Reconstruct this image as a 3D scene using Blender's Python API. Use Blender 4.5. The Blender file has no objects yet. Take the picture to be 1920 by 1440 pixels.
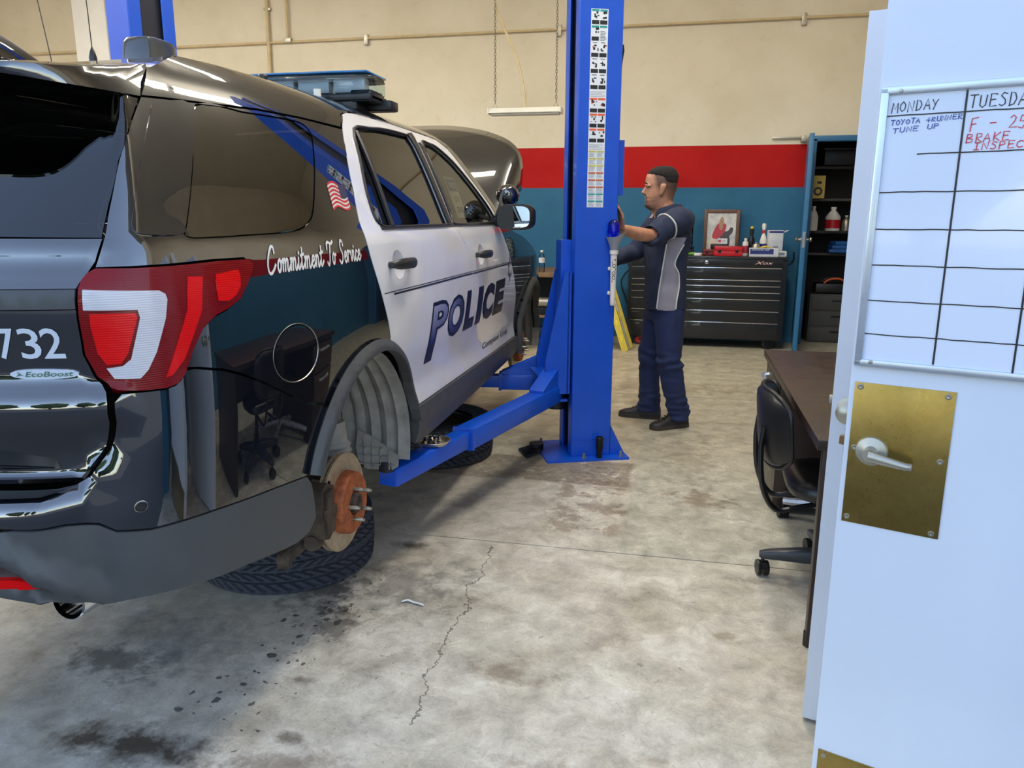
import bpy, bmesh, math, random
from mathutils import Vector, Matrix, Euler
from mathutils.geometry import delaunay_2d_cdt
from mathutils.bvhtree import BVHTree
scene = bpy.context.scene
COL = scene.collection
R = math.radians
PI = math.pi
random.seed(7)

# ---------------------------------------------------------------- camera
cam_d = bpy.data.cameras.new('camera'); cam = bpy.data.objects.new('camera', cam_d); COL.objects.link(cam)
cam_d.sensor_fit = 'HORIZONTAL'; cam_d.sensor_width = 36.0; cam_d.lens = 36.0 * 1440 / 1920; cam_d.clip_start = .02
def _cam_matrix(yaw, pitch, roll, loc):
    y, p, r = R(yaw), R(pitch), R(roll)
    f = Vector((-math.sin(y) * math.cos(p), math.cos(y) * math.cos(p), -math.sin(p)))
    rt = Vector((math.cos(y), math.sin(y), 0)); up = rt.cross(f)
    r2 = rt * math.cos(r) - up * math.sin(r); u2 = up * math.cos(r) + rt * math.sin(r)
    m = Matrix((r2, u2, -f)).transposed().to_4x4(); m.translation = loc
    return m
cam.matrix_world = _cam_matrix(12.32, 12.4, -.21, (0, 0, 1.44))
scene.camera = cam

# ---------------------------------------------------------------- world, sun, exposure
scene.view_settings.view_transform = 'Standard'; scene.view_settings.look = 'None'
scene.view_settings.gamma = 1.0; scene.view_settings.use_curve_mapping = False
scene.view_settings.exposure = 0.0
world = bpy.data.worlds.new('world'); scene.world = world; world.use_nodes = True
wn = world.node_tree.nodes; wl = world.node_tree.links
for n in list(wn): wn.remove(n)
sky = wn.new('ShaderNodeTexSky'); sky.sky_type = 'NISHITA'; sky.sun_disc = False
sky.sun_elevation = R(48); sky.sun_rotation = R(20); sky.air_density = 1.0; sky.dust_density = .6; sky.ozone_density = 1.2
bg = wn.new('ShaderNodeBackground'); bg.inputs['Strength'].default_value = .70
wo = wn.new('ShaderNodeOutputWorld')
hs = wn.new('ShaderNodeHueSaturation'); hs.inputs['Saturation'].default_value = .85
wl.new(sky.outputs[0], hs.inputs['Color']); wl.new(hs.outputs[0], bg.inputs['Color']); wl.new(bg.outputs[0], wo.inputs['Surface'])
sun_d = bpy.data.lights.new('sun', 'SUN'); sun_d.energy = 4.2; sun_d.angle = R(.6); sun_d.color = (1.0, .95, .86)
sun = bpy.data.objects.new('sun', sun_d); COL.objects.link(sun)
sun.location = (6, 20, 18); sun.rotation_euler = (R(-42), 0, R(-20))     # sun stands behind the building

# ---------------------------------------------------------------- materials
def lin(c):
    return tuple((x / 12.92 if x <= .04045 else ((x + .055) / 1.055) ** 2.4) for x in c)
def S(r, g, b): return lin((r / 255, g / 255, b / 255))
class N:
    """small node-tree helper"""
    def __init__(s, name):
        s.m = bpy.data.materials.new(name); s.m.use_nodes = True; s.t = s.m.node_tree
        s.b = s.t.nodes['Principled BSDF']; s.out = s.t.nodes['Material Output']
    def node(s, typ, **kw):
        n = s.t.nodes.new(typ)
        for k, v in kw.items():
            if k in n.inputs: n.inputs[k].default_value = v
            else: setattr(n, k, v)
        return n
    def link(s, a, b): s.t.links.new(a, b)
    def set(s, **kw):
        for k, v in kw.items():
            k = k.replace('_', ' ')
            i = s.b.inputs[k]
            if hasattr(v, 'is_linked'): s.link(v, i)
            else: i.default_value = (*v, 1) if isinstance(v, tuple) and len(v) == 3 and i.type == 'RGBA' else v
    def coord(s, kind='Object'): return s.node('ShaderNodeTexCoord').outputs[kind]
    def noise(s, vec, scale, detail=3, rough=.55, dist=0):
        n = s.node('ShaderNodeTexNoise'); n.inputs['Scale'].default_value = scale; n.inputs['Detail'].default_value = detail
        n.inputs['Roughness'].default_value = rough; n.inputs['Distortion'].default_value = dist
        s.link(vec, n.inputs['Vector']); return n.outputs['Fac']
    def ramp(s, fac, *stops):
        n = s.node('ShaderNodeValToRGB'); e = n.color_ramp.elements
        while len(e) > 2: e.remove(e[-1])
        while len(e) < len(stops): e.new(.5)
        for el, (p, c) in zip(e, stops):
            el.position = p; el.color = (*c, 1) if isinstance(c, tuple) else (c, c, c, 1)
        s.link(fac, n.inputs['Fac']); return n.outputs['Color']
    def mix(s, fac, a, b, mode='MIX'):
        n = s.node('ShaderNodeMix'); n.data_type = 'RGBA'; n.blend_type = mode
        for v, i in ((fac, 0), (a, 6), (b, 7)):
            if hasattr(v, 'is_linked'): s.link(v, n.inputs[i])
            else: n.inputs[i].default_value = (*v, 1) if isinstance(v, tuple) and i else v
        return n.outputs[2]
    def math(s, op, a, b=0.0, c=0.0):
        n = s.node('ShaderNodeMath', operation=op)
        for v, i in ((a, 0), (b, 1), (c, 2)):
            if hasattr(v, 'is_linked'): s.link(v, n.inputs[i])
            else: n.inputs[i].default_value = v
        return n.outputs[0]
    def bump(s, h, strength=.2, dist=.01):
        n = s.node('ShaderNodeBump'); n.inputs['Strength'].default_value = strength; n.inputs['Distance'].default_value = dist
        s.link(h, n.inputs['Height']); s.link(n.outputs[0], s.b.inputs['Normal']); return n
MATS = {}
def mat(name, color, rough=.5, metal=0.0, coat=0.0, ior=1.5, var=.12, scale=9, bump=0.0, coat_ior=1.5, bscale=None, coat_rough=.03):
    """plain surface with a little procedural variation in tone and gloss"""
    if name in MATS: return MATS[name]
    n = N(name); v = n.coord()
    f = n.noise(v, scale, 4)
    dk = tuple(x * (1 - var) for x in color); lt = tuple(min(1, x * (1 + var)) for x in color)
    n.set(Base_Color=n.ramp(f, (.3, dk), (.7, lt)), Metallic=metal, IOR=ior, Coat_Weight=coat, Coat_IOR=coat_ior, Coat_Roughness=coat_rough)
    n.set(Roughness=n.ramp(f, (.25, max(0, rough * .85)), (.75, min(1, rough * 1.15))))
    if bump: n.bump(n.noise(v, bscale or scale * 12, 3), bump, .004)
    MATS[name] = n.m
    return n.m

# ---------------------------------------------------------------- mesh helpers
class MB:
    """collects shapes into one mesh"""
    def __init__(s): s.v = []; s.f = []; s.mi = []; s.cur = 0
    def add(s, vs, fs):
        o = len(s.v); s.v += [tuple(p) for p in vs]; s.f += [tuple(i + o for i in f) for f in fs]; s.mi += [s.cur] * len(fs); return s
    def box(s, c, d, rot=None, bev=0.0):
        hx, hy, hz = d[0] / 2, d[1] / 2, d[2] / 2
        if bev > 0:
            bm = bmesh.new(); bmesh.ops.create_cube(bm, size=1)
            for v in bm.verts: v.co = Vector((v.co.x * d[0], v.co.y * d[1], v.co.z * d[2]))
            bmesh.ops.bevel(bm, geom=bm.edges[:], offset=min(bev, .49 * min(d)), segments=2, profile=.6, affect='EDGES', clamp_overlap=True)
            bm.verts.index_update()
            vs = [v.co.copy() for v in bm.verts]; fs = [[v.index for v in f.verts] for f in bm.faces]; bm.free()
        else:
            vs = [Vector((x * hx, y * hy, z * hz)) for z in (-1, 1) for y in (-1, 1) for x in (-1, 1)]
            fs = [(0, 2, 3, 1), (4, 5, 7, 6), (0, 1, 5, 4), (2, 6, 7, 3), (0, 4, 6, 2), (1, 3, 7, 5)]
        if rot is not None:
            m = rot if isinstance(rot, Matrix) else Euler(rot).to_matrix()
            vs = [m @ v for v in vs]
        c = Vector(c)
        return s.add([v + c for v in vs], fs)
    def cyl(s, a, b, r0, r1=None, n=16, cap=True):
        r1 = r0 if r1 is None else r1
        return s.tube([a, b], [r0, r1], n, cap)
    def tube(s, pts, r, n=10, cap=True, closed=False, flat=None):
        pts = [Vector(p) for p in pts]; k = len(pts)
        if not isinstance(r, (list, tuple)): r = [r] * k
        rings = []; up = None
        for i, p in enumerate(pts):
            if closed: t = pts[(i + 1) % k] - pts[i - 1]
            else: t = pts[min(i + 1, k - 1)] - pts[max(i - 1, 0)]
            if t.length < 1e-9: t = Vector((0, 0, 1))
            t.normalize()
            if up is None:
                up = Vector((0, 0, 1)) if abs(t.z) < .9 else Vector((1, 0, 0))
            x = t.cross(up)
            if x.length < 1e-6: x = t.orthogonal()
            x.normalize(); y = x.cross(t).normalized(); up = y
            rings.append([p + x * math.cos(2 * PI * j / n) * r[i] + y * math.sin(2 * PI * j / n) * r[i] * (flat or 1) for j in range(n)])
        vs = [v for g in rings for v in g]; fs = []
        m = k if closed else k - 1
        for i in range(m):
            a, b = i * n, ((i + 1) % k) * n
            for j in range(n):
                fs.append((a + j, a + (j + 1) % n, b + (j + 1) % n, b + j))
        if cap and not closed: fs += [tuple(range(n))[::-1], tuple((k - 1) * n + j for j in range(n))]
        return s.add(vs, fs)
    def lathe(s, prof, o=(0, 0, 0), axis=(0, 0, 1), n=24, cap=True, a0=0, a1=2 * PI):
        """prof: (radius, height) pairs along axis"""
        ax = Vector(axis).normalized(); x = ax.orthogonal().normalized(); y = ax.cross(x); o = Vector(o)
        full = abs(a1 - a0 - 2 * PI) < 1e-6; m = n if full else n + 1
        vs = []
        for r, h in prof:
            for j in range(m):
                a = a0 + (a1 - a0) * j / n
                vs.append(o + ax * h + (x * math.cos(a) + y * math.sin(a)) * r)
        fs = []
        for i in range(len(prof) - 1):
            for j in range(n):
                q = (j + 1) % m
                fs.append((i * m + j, i * m + q, (i + 1) * m + q, (i + 1) * m + j))
        if cap and full:
            if prof[0][0] > 1e-5: fs.append(tuple(range(m))[::-1])
            if prof[-1][0] > 1e-5: fs.append(tuple((len(prof) - 1) * m + j for j in range(m)))
        return s.add(vs, fs)
    def prism(s, poly, a, b, f):
        """poly 2D outline, f(p, t) -> 3D, t in (a, b)"""
        n = len(poly); vs = [f(p, a) for p in poly] + [f(p, b) for p in poly]
        fs = [tuple(range(n))[::-1], tuple(range(n, 2 * n))] + [(i, (i + 1) % n, n + (i + 1) % n, n + i) for i in range(n)]
        return s.add(vs, fs)
    def grid(s, rows, closed_u=False, closed_v=False):
        nr = len(rows); nc = len(rows[0]); vs = [p for r in rows for p in r]; fs = []
        for i in range(nr if closed_v else nr - 1):
            for j in range(nc if closed_u else nc - 1):
                fs.append((i * nc + j, i * nc + (j + 1) % nc, ((i + 1) % nr) * nc + (j + 1) % nc, ((i + 1) % nr) * nc + j))
        return s.add(vs, fs)
    def loft(s, rings, cap=True):
        n = len(rings[0]); s.grid(rings, closed_u=True)
        o = len(s.v) - n * len(rings)
        if cap:
            s.f += [tuple(o + j for j in range(n))[::-1], tuple(o + (len(rings) - 1) * n + j for j in range(n))]; s.mi += [s.cur] * 2
        return s
    def mesh(s, name, smooth=True, angle=35, weld=False, fix=True):
        me = bpy.data.meshes.new(name); me.from_pydata([tuple(v) for v in s.v], [], s.f)
        for p, i in zip(me.polygons, s.mi): p.material_index = i
        if weld or fix:
            bm = bmesh.new(); bm.from_mesh(me)
            if weld: bmesh.ops.remove_doubles(bm, verts=bm.verts[:], dist=1e-5)
            if fix: bmesh.ops.recalc_face_normals(bm, faces=bm.faces[:])
            bm.to_mesh(me); bm.free()
        if smooth:
            me.shade_smooth(); me.set_sharp_from_angle(angle=R(angle))
        me.update(); return me
    def build(s, name, material, parent=None, smooth=True, angle=35, **kw):
        return link(name, s.mesh(name, smooth, angle, kw.pop('weld', False), kw.pop('fix', True)), material, parent, **kw)
def link(name, me, material, parent=None, **props):
    o = bpy.data.objects.new(name, me); COL.objects.link(o)
    for m in (material if isinstance(material, (list, tuple)) else [material]):
        if m: me.materials.append(m)
    if parent: o.parent = parent
    for k, v in props.items():
        if v is not None: o[k] = v
    return o
def thing(name, label, cat, loc=(0, 0, 0), rot=0.0, group=None):
    o = bpy.data.objects.new(name, None); COL.objects.link(o); o.empty_display_size = .1
    o.location = loc; o.rotation_euler = (0, 0, rot) if not isinstance(rot, tuple) else rot
    o['label'] = label; o['category'] = cat
    if group: o['group'] = group
    return o
def tag(o, label, cat, group=None):
    o['label'] = label; o['category'] = cat
    if group: o['group'] = group
    return o
def struct(o, label=None):
    o['kind'] = 'structure'
    if label: o['label'] = label
    return o
def dup(root, loc, rot=None, label=None):
    r = root.copy(); COL.objects.link(r); r.location = loc
    if rot is not None: r.rotation_euler = rot if isinstance(rot, tuple) else (0, 0, rot)
    if label: r['label'] = label
    for ch in root.children:
        k = ch.copy(); COL.objects.link(k); k.parent = r
        for gch in ch.children:
            d = gch.copy(); COL.objects.link(d); d.parent = k
    return r
def spline(pts, n=8):
    """Catmull-Rom through points"""
    P = [Vector(p) for p in pts]; P = [P[0] * 2 - P[1]] + P + [P[-1] * 2 - P[-2]]; out = []
    for i in range(1, len(P) - 2):
        a, b, c, d = P[i - 1:i + 3]
        for k in range(n):
            t = k / n
            out.append(.5 * (2 * b + (c - a) * t + (2 * a - 5 * b + 4 * c - d) * t * t + (3 * b - a - 3 * c + d) * t ** 3))
    out.append(P[-2]); return out
def text_loops(txt, size=1.0, bold=0.0, shear=0.0, space=1.0):
    """outline loops (list of 2D point lists) of a line of text, origin at its left baseline"""
    cu = bpy.data.curves.new('t', 'FONT'); cu.body = txt; cu.size = size; cu.offset = bold; cu.shear = shear; cu.space_character = space; cu.resolution_u = 3
    o = bpy.data.objects.new('t', cu); COL.objects.link(o)
    dg = bpy.context.evaluated_depsgraph_get(); me = o.evaluated_get(dg).to_mesh()
    cnt = {}
    for p in me.polygons:
        for e in p.edge_keys: cnt[e] = cnt.get(e, 0) + 1
    nb = {}
    co = [v.co.to_2d() for v in me.vertices]
    for (a, b), k in cnt.items():
        if k == 1: nb.setdefault(a, []).append(b); nb.setdefault(b, []).append(a)
    loops = []; seen = set()
    for st in nb:
        if st in seen: continue
        lp = [st]; seen.add(st); cur = st
        while True:
            nx = [q for q in nb[cur] if q not in seen]
            if not nx: break
            cur = nx[0]; seen.add(cur); lp.append(cur)
        if len(lp) > 2: loops.append([tuple(co[i]) for i in lp])
    o.evaluated_get(dg).to_mesh_clear(); bpy.data.objects.remove(o); bpy.data.curves.remove(cu)
    return loops
def inside(p, loops):
    c = False
    for lp in loops:
        n = len(lp); j = n - 1
        for i in range(n):
            a, b = lp[i], lp[j]
            if (a[1] > p[1]) != (b[1] > p[1]) and p[0] < (b[0] - a[0]) * (p[1] - a[1]) / (b[1] - a[1]) + a[0]: c = not c
            j = i
    return c
def triangulate(loops, step=0.0, extra=()):
    """even-odd filled triangulation of 2D loops, with interior grid points every step"""
    vs = []; es = []
    for lp in loops:
        o = len(vs); n = len(lp); vs += [Vector(p) for p in lp]; es += [(o + i, o + (i + 1) % n) for i in range(n)]
    if step:
        xs = [p[0] for lp in loops for p in lp]; ys = [p[1] for lp in loops for p in lp]
        segs = [(lp[i], lp[(i + 1) % len(lp)]) for lp in loops for i in range(len(lp))]
        y = min(ys) + step * .5; row = 0
        while y < max(ys):
            x = min(xs) + step * (.5 if row % 2 else 1.0)
            while x < max(xs):
                if inside((x, y), loops):
                    near = False
                    for a, b in segs:
                        dx, dy = b[0] - a[0], b[1] - a[1]; L = dx * dx + dy * dy
                        t = max(0, min(1, ((x - a[0]) * dx + (y - a[1]) * dy) / L)) if L else 0
                        if (a[0] + t * dx - x) ** 2 + (a[1] + t * dy - y) ** 2 < (step * .35) ** 2: near = True; break
                    if not near: vs.append(Vector((x, y)))
                x += step
            y += step; row += 1
    V, E_, F, *_ = delaunay_2d_cdt(vs, es, [], 0, 1e-6)
    out = []
    for f in F:
        c = ((V[f[0]].x + V[f[1]].x + V[f[2]].x) / 3, (V[f[0]].y + V[f[1]].y + V[f[2]].y) / 3)
        if inside(c, loops): out.append(tuple(f))
    return [(v.x, v.y) for v in V], out
def flat_print(name, loops, f, material, parent, **kw):
    """flat print: 2D loops mapped to 3D by f(x, y)"""
    V, F = triangulate(loops); m = MB().add([f(*p) for p in V], F)
    return m.build(name, material, parent, smooth=False, fix=False, **kw)
def stroke_loops(lines, w):
    """polylines -> loops of constant-width strokes (each a closed outline)"""
    out = []
    for ln in lines:
        P = [Vector(p) for p in ln]; L = []; Rr = []
        for i, p in enumerate(P):
            t = (P[min(i + 1, len(P) - 1)] - P[max(i - 1, 0)])
            if t.length < 1e-9: t = Vector((1, 0))
            t.normalize(); n = Vector((-t.y, t.x)) * w * .5
            e = t * w * .4 * (1 if i == len(P) - 1 else -1 if i == 0 else 0)
            L.append(tuple(p + n + e)); Rr.append(tuple(p - n + e))
        out.append((L, Rr))
    return out
def strokes(name, lines, w, f, material, parent, **kw):
    m = MB()
    for L, Rr in stroke_loops(lines, w):
        n = len(L); m.add([f(*p) for p in L] + [f(*p) for p in Rr], [(i, i + 1, n + i + 1, n + i) for i in range(n - 1)])
    return m.build(name, material, parent, smooth=False, fix=False, **kw)
# ================================================================ SETTING
XL, XR, YF, YB, ZC = -9.2, 2.55, 1.22, 9.35, 5.2
# --- floor: worn, stained concrete slabs
def floor_material():
    n = N('worn_concrete'); v = n.coord()
    sx = n.node('ShaderNodeSeparateXYZ'); n.link(v, sx.inputs[0]); X, Y = sx.outputs[0], sx.outputs[1]
    big = n.noise(v, .8, 5, .6); mid = n.noise(v, 3.2, 6, .65); fine = n.noise(v, 26, 6, .7); grit = n.noise(v, 120, 3, .6)
    base = n.ramp(mid, (.30, S(160, 153, 136)), (.52, S(186, 181, 167)), (.72, S(206, 202, 190)))
    # the far half of the shop is browner, the strip on the door side was painted grey once
    yy = n.math('ADD', Y, n.math('MULTIPLY', n.math('SUBTRACT', big, .5), 3.0))
    far = n.ramp(n.math('MULTIPLY', n.math('SUBTRACT', yy, 3.6), .6), (0, 0.0), (1, 1.0))
    base = n.mix(n.math('MULTIPLY', far, .65), base, S(178, 165, 134))
    wear = n.ramp(fine, (.50, 0.0), (.64, 1.0))
    paintx = n.math('GREATER_THAN', n.math('ADD', X, n.math('MULTIPLY', n.math('SUBTRACT', fine, .5), .12)), -.21)
    painty = n.math('GREATER_THAN', Y, 3.14)
    pm = n.math('MULTIPLY', n.math('MULTIPLY', paintx, painty), n.math('SUBTRACT', 1.0, wear))
    base = n.mix(n.math('MULTIPLY', pm, .5), base, S(160, 162, 148))
    # long brown grime band beside the lift
    def boxmask(x0, x1, y0, y1, soft, wob):
        w = n.math('MULTIPLY', n.math('SUBTRACT', mid, .5), wob)
        a = n.math('ADD', X, w); b = n.math('ADD', Y, w)
        def edge(val, lo, hi):
            return n.math('MULTIPLY', n.ramp(n.math('DIVIDE', n.math('SUBTRACT', val, lo), soft), (0, 0.0), (1, 1.0)),
                          n.ramp(n.math('DIVIDE', n.math('SUBTRACT', hi, val), soft), (0, 0.0), (1, 1.0)))
        return n.math('MULTIPLY', edge(a, x0, x1), edge(b, y0, y1))
    grime = n.math('MULTIPLY', boxmask(-2.6, -.2, 3.97, 4.42, .03, .10), n.ramp(fine, (.36, .55), (.66, 1.0)))
    chips = n.ramp(n.noise(v, 9, 6, .7), (.60, 0.0), (.63, 1.0))
    grime = n.math('MULTIPLY', grime, n.math('SUBTRACT', 1.0, n.math('MULTIPLY', chips, .9)))
    base = n.mix(n.math('MULTIPLY', grime, .78), base, S(92, 78, 62))
    g2 = n.math('MULTIPLY', boxmask(-.62, -.21, 3.30, 4.15, .04, .16), n.ramp(n.noise(v, 7, 6, .7), (.44, 1.0), (.52, 0.0)))
    base = n.mix(n.math('MULTIPLY', g2, .6), base, S(112, 96, 76))
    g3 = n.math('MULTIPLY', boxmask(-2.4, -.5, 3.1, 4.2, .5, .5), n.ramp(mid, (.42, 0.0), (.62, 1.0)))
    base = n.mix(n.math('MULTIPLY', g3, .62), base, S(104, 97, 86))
    # blotches
    def blot(cx, cy, rx, ry, wob, lo=.15, hi=.6):
        dx = n.math('DIVIDE', n.math('SUBTRACT', X, cx), rx); dy = n.math('DIVIDE', n.math('SUBTRACT', Y, cy), ry)
        d = n.math('SQRT', n.math('ADD', n.math('MULTIPLY', dx, dx), n.math('MULTIPLY', dy, dy)))
        d = n.math('ADD', d, n.math('MULTIPLY', n.math('SUBTRACT', n.noise(v, 11, 6, .7), .5), wob))
        return n.ramp(d, (lo, 1.0), (hi, 0.0))
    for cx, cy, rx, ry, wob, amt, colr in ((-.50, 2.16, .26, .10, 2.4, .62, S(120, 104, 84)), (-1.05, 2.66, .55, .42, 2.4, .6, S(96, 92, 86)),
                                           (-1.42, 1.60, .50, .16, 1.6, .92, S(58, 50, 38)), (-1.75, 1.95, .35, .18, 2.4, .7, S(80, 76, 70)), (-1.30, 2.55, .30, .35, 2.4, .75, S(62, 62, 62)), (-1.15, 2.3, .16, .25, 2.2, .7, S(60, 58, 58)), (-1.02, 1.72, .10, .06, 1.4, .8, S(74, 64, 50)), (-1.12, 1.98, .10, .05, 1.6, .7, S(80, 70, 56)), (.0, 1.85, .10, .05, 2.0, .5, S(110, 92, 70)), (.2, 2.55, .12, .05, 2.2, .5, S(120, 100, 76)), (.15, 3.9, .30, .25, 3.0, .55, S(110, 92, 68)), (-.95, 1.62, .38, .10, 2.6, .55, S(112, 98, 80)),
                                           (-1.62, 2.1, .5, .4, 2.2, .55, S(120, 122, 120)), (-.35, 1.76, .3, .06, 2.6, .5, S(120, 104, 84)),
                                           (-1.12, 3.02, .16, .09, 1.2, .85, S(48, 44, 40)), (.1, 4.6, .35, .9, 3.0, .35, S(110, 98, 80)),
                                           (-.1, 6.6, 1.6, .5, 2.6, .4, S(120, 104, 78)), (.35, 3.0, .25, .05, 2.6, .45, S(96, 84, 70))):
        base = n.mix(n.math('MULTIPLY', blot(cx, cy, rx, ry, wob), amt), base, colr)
    # oil drips: dots in a trail from the wheel towards the door
    wv = n.node('ShaderNodeVectorMath', operation='ADD'); nz = n.node('ShaderNodeTexNoise'); nz.inputs['Scale'].default_value = 22; nz.inputs['Detail'].default_value = 3; n.link(v, nz.inputs['Vector'])
    sc_ = n.node('ShaderNodeVectorMath', operation='SCALE'); sc_.inputs['Scale'].default_value = .045; n.link(nz.outputs['Color'], sc_.inputs[0]); n.link(v, wv.inputs[0]); n.link(sc_.outputs[0], wv.inputs[1])
    tx = n.math('ADD', n.math('MULTIPLY', n.math('SUBTRACT', Y, 2.0), .10), -1.235)
    dd = n.math('ABSOLUTE', n.math('SUBTRACT', X, tx))
    band = n.math('MULTIPLY', n.ramp(dd, (.02, 1.0), (.17, 0.0)), n.math('MULTIPLY', n.ramp(n.math('SUBTRACT', Y, 1.55), (0, 0.0), (.25, 1.0)), n.ramp(n.math('SUBTRACT', Y, 2.1), (.2, 1.0), (.75, 0.0))))
    for vs, cut, size in ((24, .62, .36), (46, .72, .36), (12, .72, .22)):
        vor = n.node('ShaderNodeTexVoronoi', feature='F1'); vor.inputs['Scale'].default_value = vs; n.link(wv.outputs[0], vor.inputs['Vector'])
        sep = n.node('ShaderNodeSeparateColor'); n.link(vor.outputs['Color'], sep.inputs[0])
        dots = n.ramp(n.math('SUBTRACT', vor.outputs['Distance'], n.math('MULTIPLY', sep.outputs[0], size)), (.0, 1.0), (.06, 0.0))
        keep = n.math('GREATER_THAN', n.math('ADD', sep.outputs[1], n.math('MULTIPLY', n.math('SUBTRACT', band, .55), .55)), cut)
        base = n.mix(n.math('MULTIPLY', n.math('MULTIPLY', dots, keep), n.math('MULTIPLY', n.math('GREATER_THAN', band, .05), .78)), base, S(46, 44, 44))
    # hairline crack
    cxm = n.math('ADD', n.math('ADD', -.73, n.math('MULTIPLY', n.math('SUBTRACT', n.noise(v, 4.5, 5, .7), .5), .22)), n.math('MULTIPLY', n.math('SUBTRACT', Y, 2.4), -.06))
    cr = n.math('MULTIPLY', n.math('LESS_THAN', n.math('ABSOLUTE', n.math('SUBTRACT', X, cxm)), .0034), n.math('MULTIPLY', n.math('GREATER_THAN', Y, 1.85), n.math('LESS_THAN', Y, 3.1)))
    base = n.mix(n.math('MULTIPLY', cr, .8), base, S(90, 82, 72))
    # scuffs and pitting everywhere
    mott = n.noise(v, 8.5, 10, .72, .4)
    base = n.mix(.55, base, n.ramp(mott, (.32, .22), (.5, .5), (.68, .80)), 'OVERLAY')
    st2 = n.ramp(n.noise(v, 5.5, 9, .78, .8), (.56, 0.0), (.66, 1.0))
    base = n.mix(n.math('MULTIPLY', st2, .30), base, S(120, 104, 80))
    pit = n.ramp(n.noise(v, 62, 6, .8, .4), (.63, 0.0), (.67, 1.0))
    base = n.mix(n.math('MULTIPLY', pit, .5), base, S(84, 76, 64))
    scuff = n.ramp(n.noise(v, 34, 8, .75, .6), (.57, 0.0), (.66, 1.0))
    patch_ = n.ramp(n.noise(v, 1.7, 4, .6), (.42, 0.0), (.62, 1.0))
    base = n.mix(n.math('MULTIPLY', n.math('MULTIPLY', scuff, patch_), .7), base, S(98, 90, 76))
    base = n.mix(.16, base, n.ramp(grit, (.3, .25), (.7, .85)), 'OVERLAY')
    n.set(Base_Color=base, Roughness=n.ramp(mid, (.3, .36), (.7, .62)), IOR=1.45)
    n.bump(n.math('ADD', fine, n.math('MULTIPLY', grit, .4)), .12, .004)
    return n.m
M_FLOOR = floor_material()
M_JOINT = mat('joint_filler', S(84, 78, 68), .9)
fl = struct(MB().box(((XL + XR) / 2, (YF + 11) / 2, -.06), (XR - XL, 11 - YF + .3, .08)).build('floor', M_JOINT, smooth=False), 'stained grey concrete shop floor with a saw cut joint')
xs = [XL, -4.6, XR]; ys = [YF - .15, 3.145, 6.25, 11.1]
for i in range(2):
    for j in range(3):
        g = .003
        MB().box(((xs[i] + xs[i + 1]) / 2, (ys[j] + ys[j + 1]) / 2, -.01), (xs[i + 1] - xs[i] - 2 * g, ys[j + 1] - ys[j] - 2 * g, .02)).build('slab', M_FLOOR, fl, smooth=False)
# --- painted walls: blue dado, red band, cream above
def wall_material():
    n = N('painted_wall'); v = n.coord('Object')
    sx = n.node('ShaderNodeSeparateXYZ'); n.link(v, sx.inputs[0]); Z = sx.outputs[2]
    f = n.noise(v, 1.3, 5, .6); g = n.noise(v, 7, 6, .65)
    cream = n.ramp(f, (.3, S(214, 205, 182)), (.7, S(228, 220, 202)))
    cream = n.mix(n.math('MULTIPLY', n.ramp(g, (.58, 0.0), (.75, 1.0)), .25), cream, S(190, 176, 140))
    blue = n.ramp(f, (.3, S(44, 98, 132)), (.7, S(58, 114, 146))); red = n.ramp(f, (.3, S(168, 10, 12)), (.7, S(186, 20, 18)))
    c = n.mix(n.math('GREATER_THAN', Z, 1.757), blue, red); c = n.mix(n.math('GREATER_THAN', Z, 2.218), c, cream)
    n.set(Base_Color=c, Roughness=n.ramp(g, (.3, .55), (.7, .7)), IOR=1.3)
    n.bump(n.noise(v, 60, 4), .08, .004)
    return n.m
M_WALL = wall_material()
M_WHITE = mat('white_paint', S(214, 218, 226), .42, var=.03, scale=2.2, bump=.03)
M_CEIL = mat('ceiling_white', S(214, 210, 198), .8, var=.04, scale=2)
M_BLUE = mat('lift_blue', S(0, 78, 198), .42, coat=.10, var=.08, scale=5, bump=.02, bscale=90)
M_BLUETRIM = mat('blue_trim_paint', S(40, 104, 150), .38, var=.1, scale=6)
m = MB()
CX0, CX1, CZ = 1.33, 2.35, 2.27                                   # closet opening
m.box(((XL + CX0) / 2, YB + .1, ZC / 2), (CX0 - XL, .2, ZC)); m.box(((CX0 + CX1) / 2, YB + .1, (CZ + ZC) / 2), (CX1 - CX0, .2, ZC - CZ)); m.box(((CX1 + XR + .2) / 2, YB + .1, ZC / 2), (XR + .2 - CX1, .2, ZC))
struct(m.build('wall_back', M_WALL, smooth=False), 'cream shop wall with a red band above blue')
struct(MB().box((XL - .1, (YF + YB) / 2, ZC / 2), (.2, YB - YF + .4, ZC)).build('wall_left', M_WALL, smooth=False))
struct(MB().box((XR + .1, (YF + YB) / 2, ZC / 2), (.2, YB - YF, ZC)).build('wall_right', M_WALL, smooth=False))
m = MB().box(((XL - 8.7) / 2, YF - .1, ZC / 2), (-8.7 - XL, .2, ZC)).box(((-8.7 + 1.33) / 2, YF - .1, (3.9 + ZC) / 2), (10.03, .2, ZC - 3.9)).box(((1.33 + XR + .2) / 2, YF - .1, ZC / 2), (XR + .2 - 1.33, .2, ZC))  # unseen second bay opening added on the left to let sky light in
struct(m.build('wall_front', M_WALL, smooth=False))
struct(MB().box(((1.36 + XR) / 2, 1.93, 1.3), (XR - 1.36, .1, 2.6)).build('wall_partition', M_WHITE, smooth=False))
struct(MB().box(((XL + XR) / 2, (YF + YB) / 2 + .6, ZC + .1), (XR - XL + .8, YB - YF + 2.4, .2)).build('ceiling', M_CEIL, smooth=False))
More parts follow.
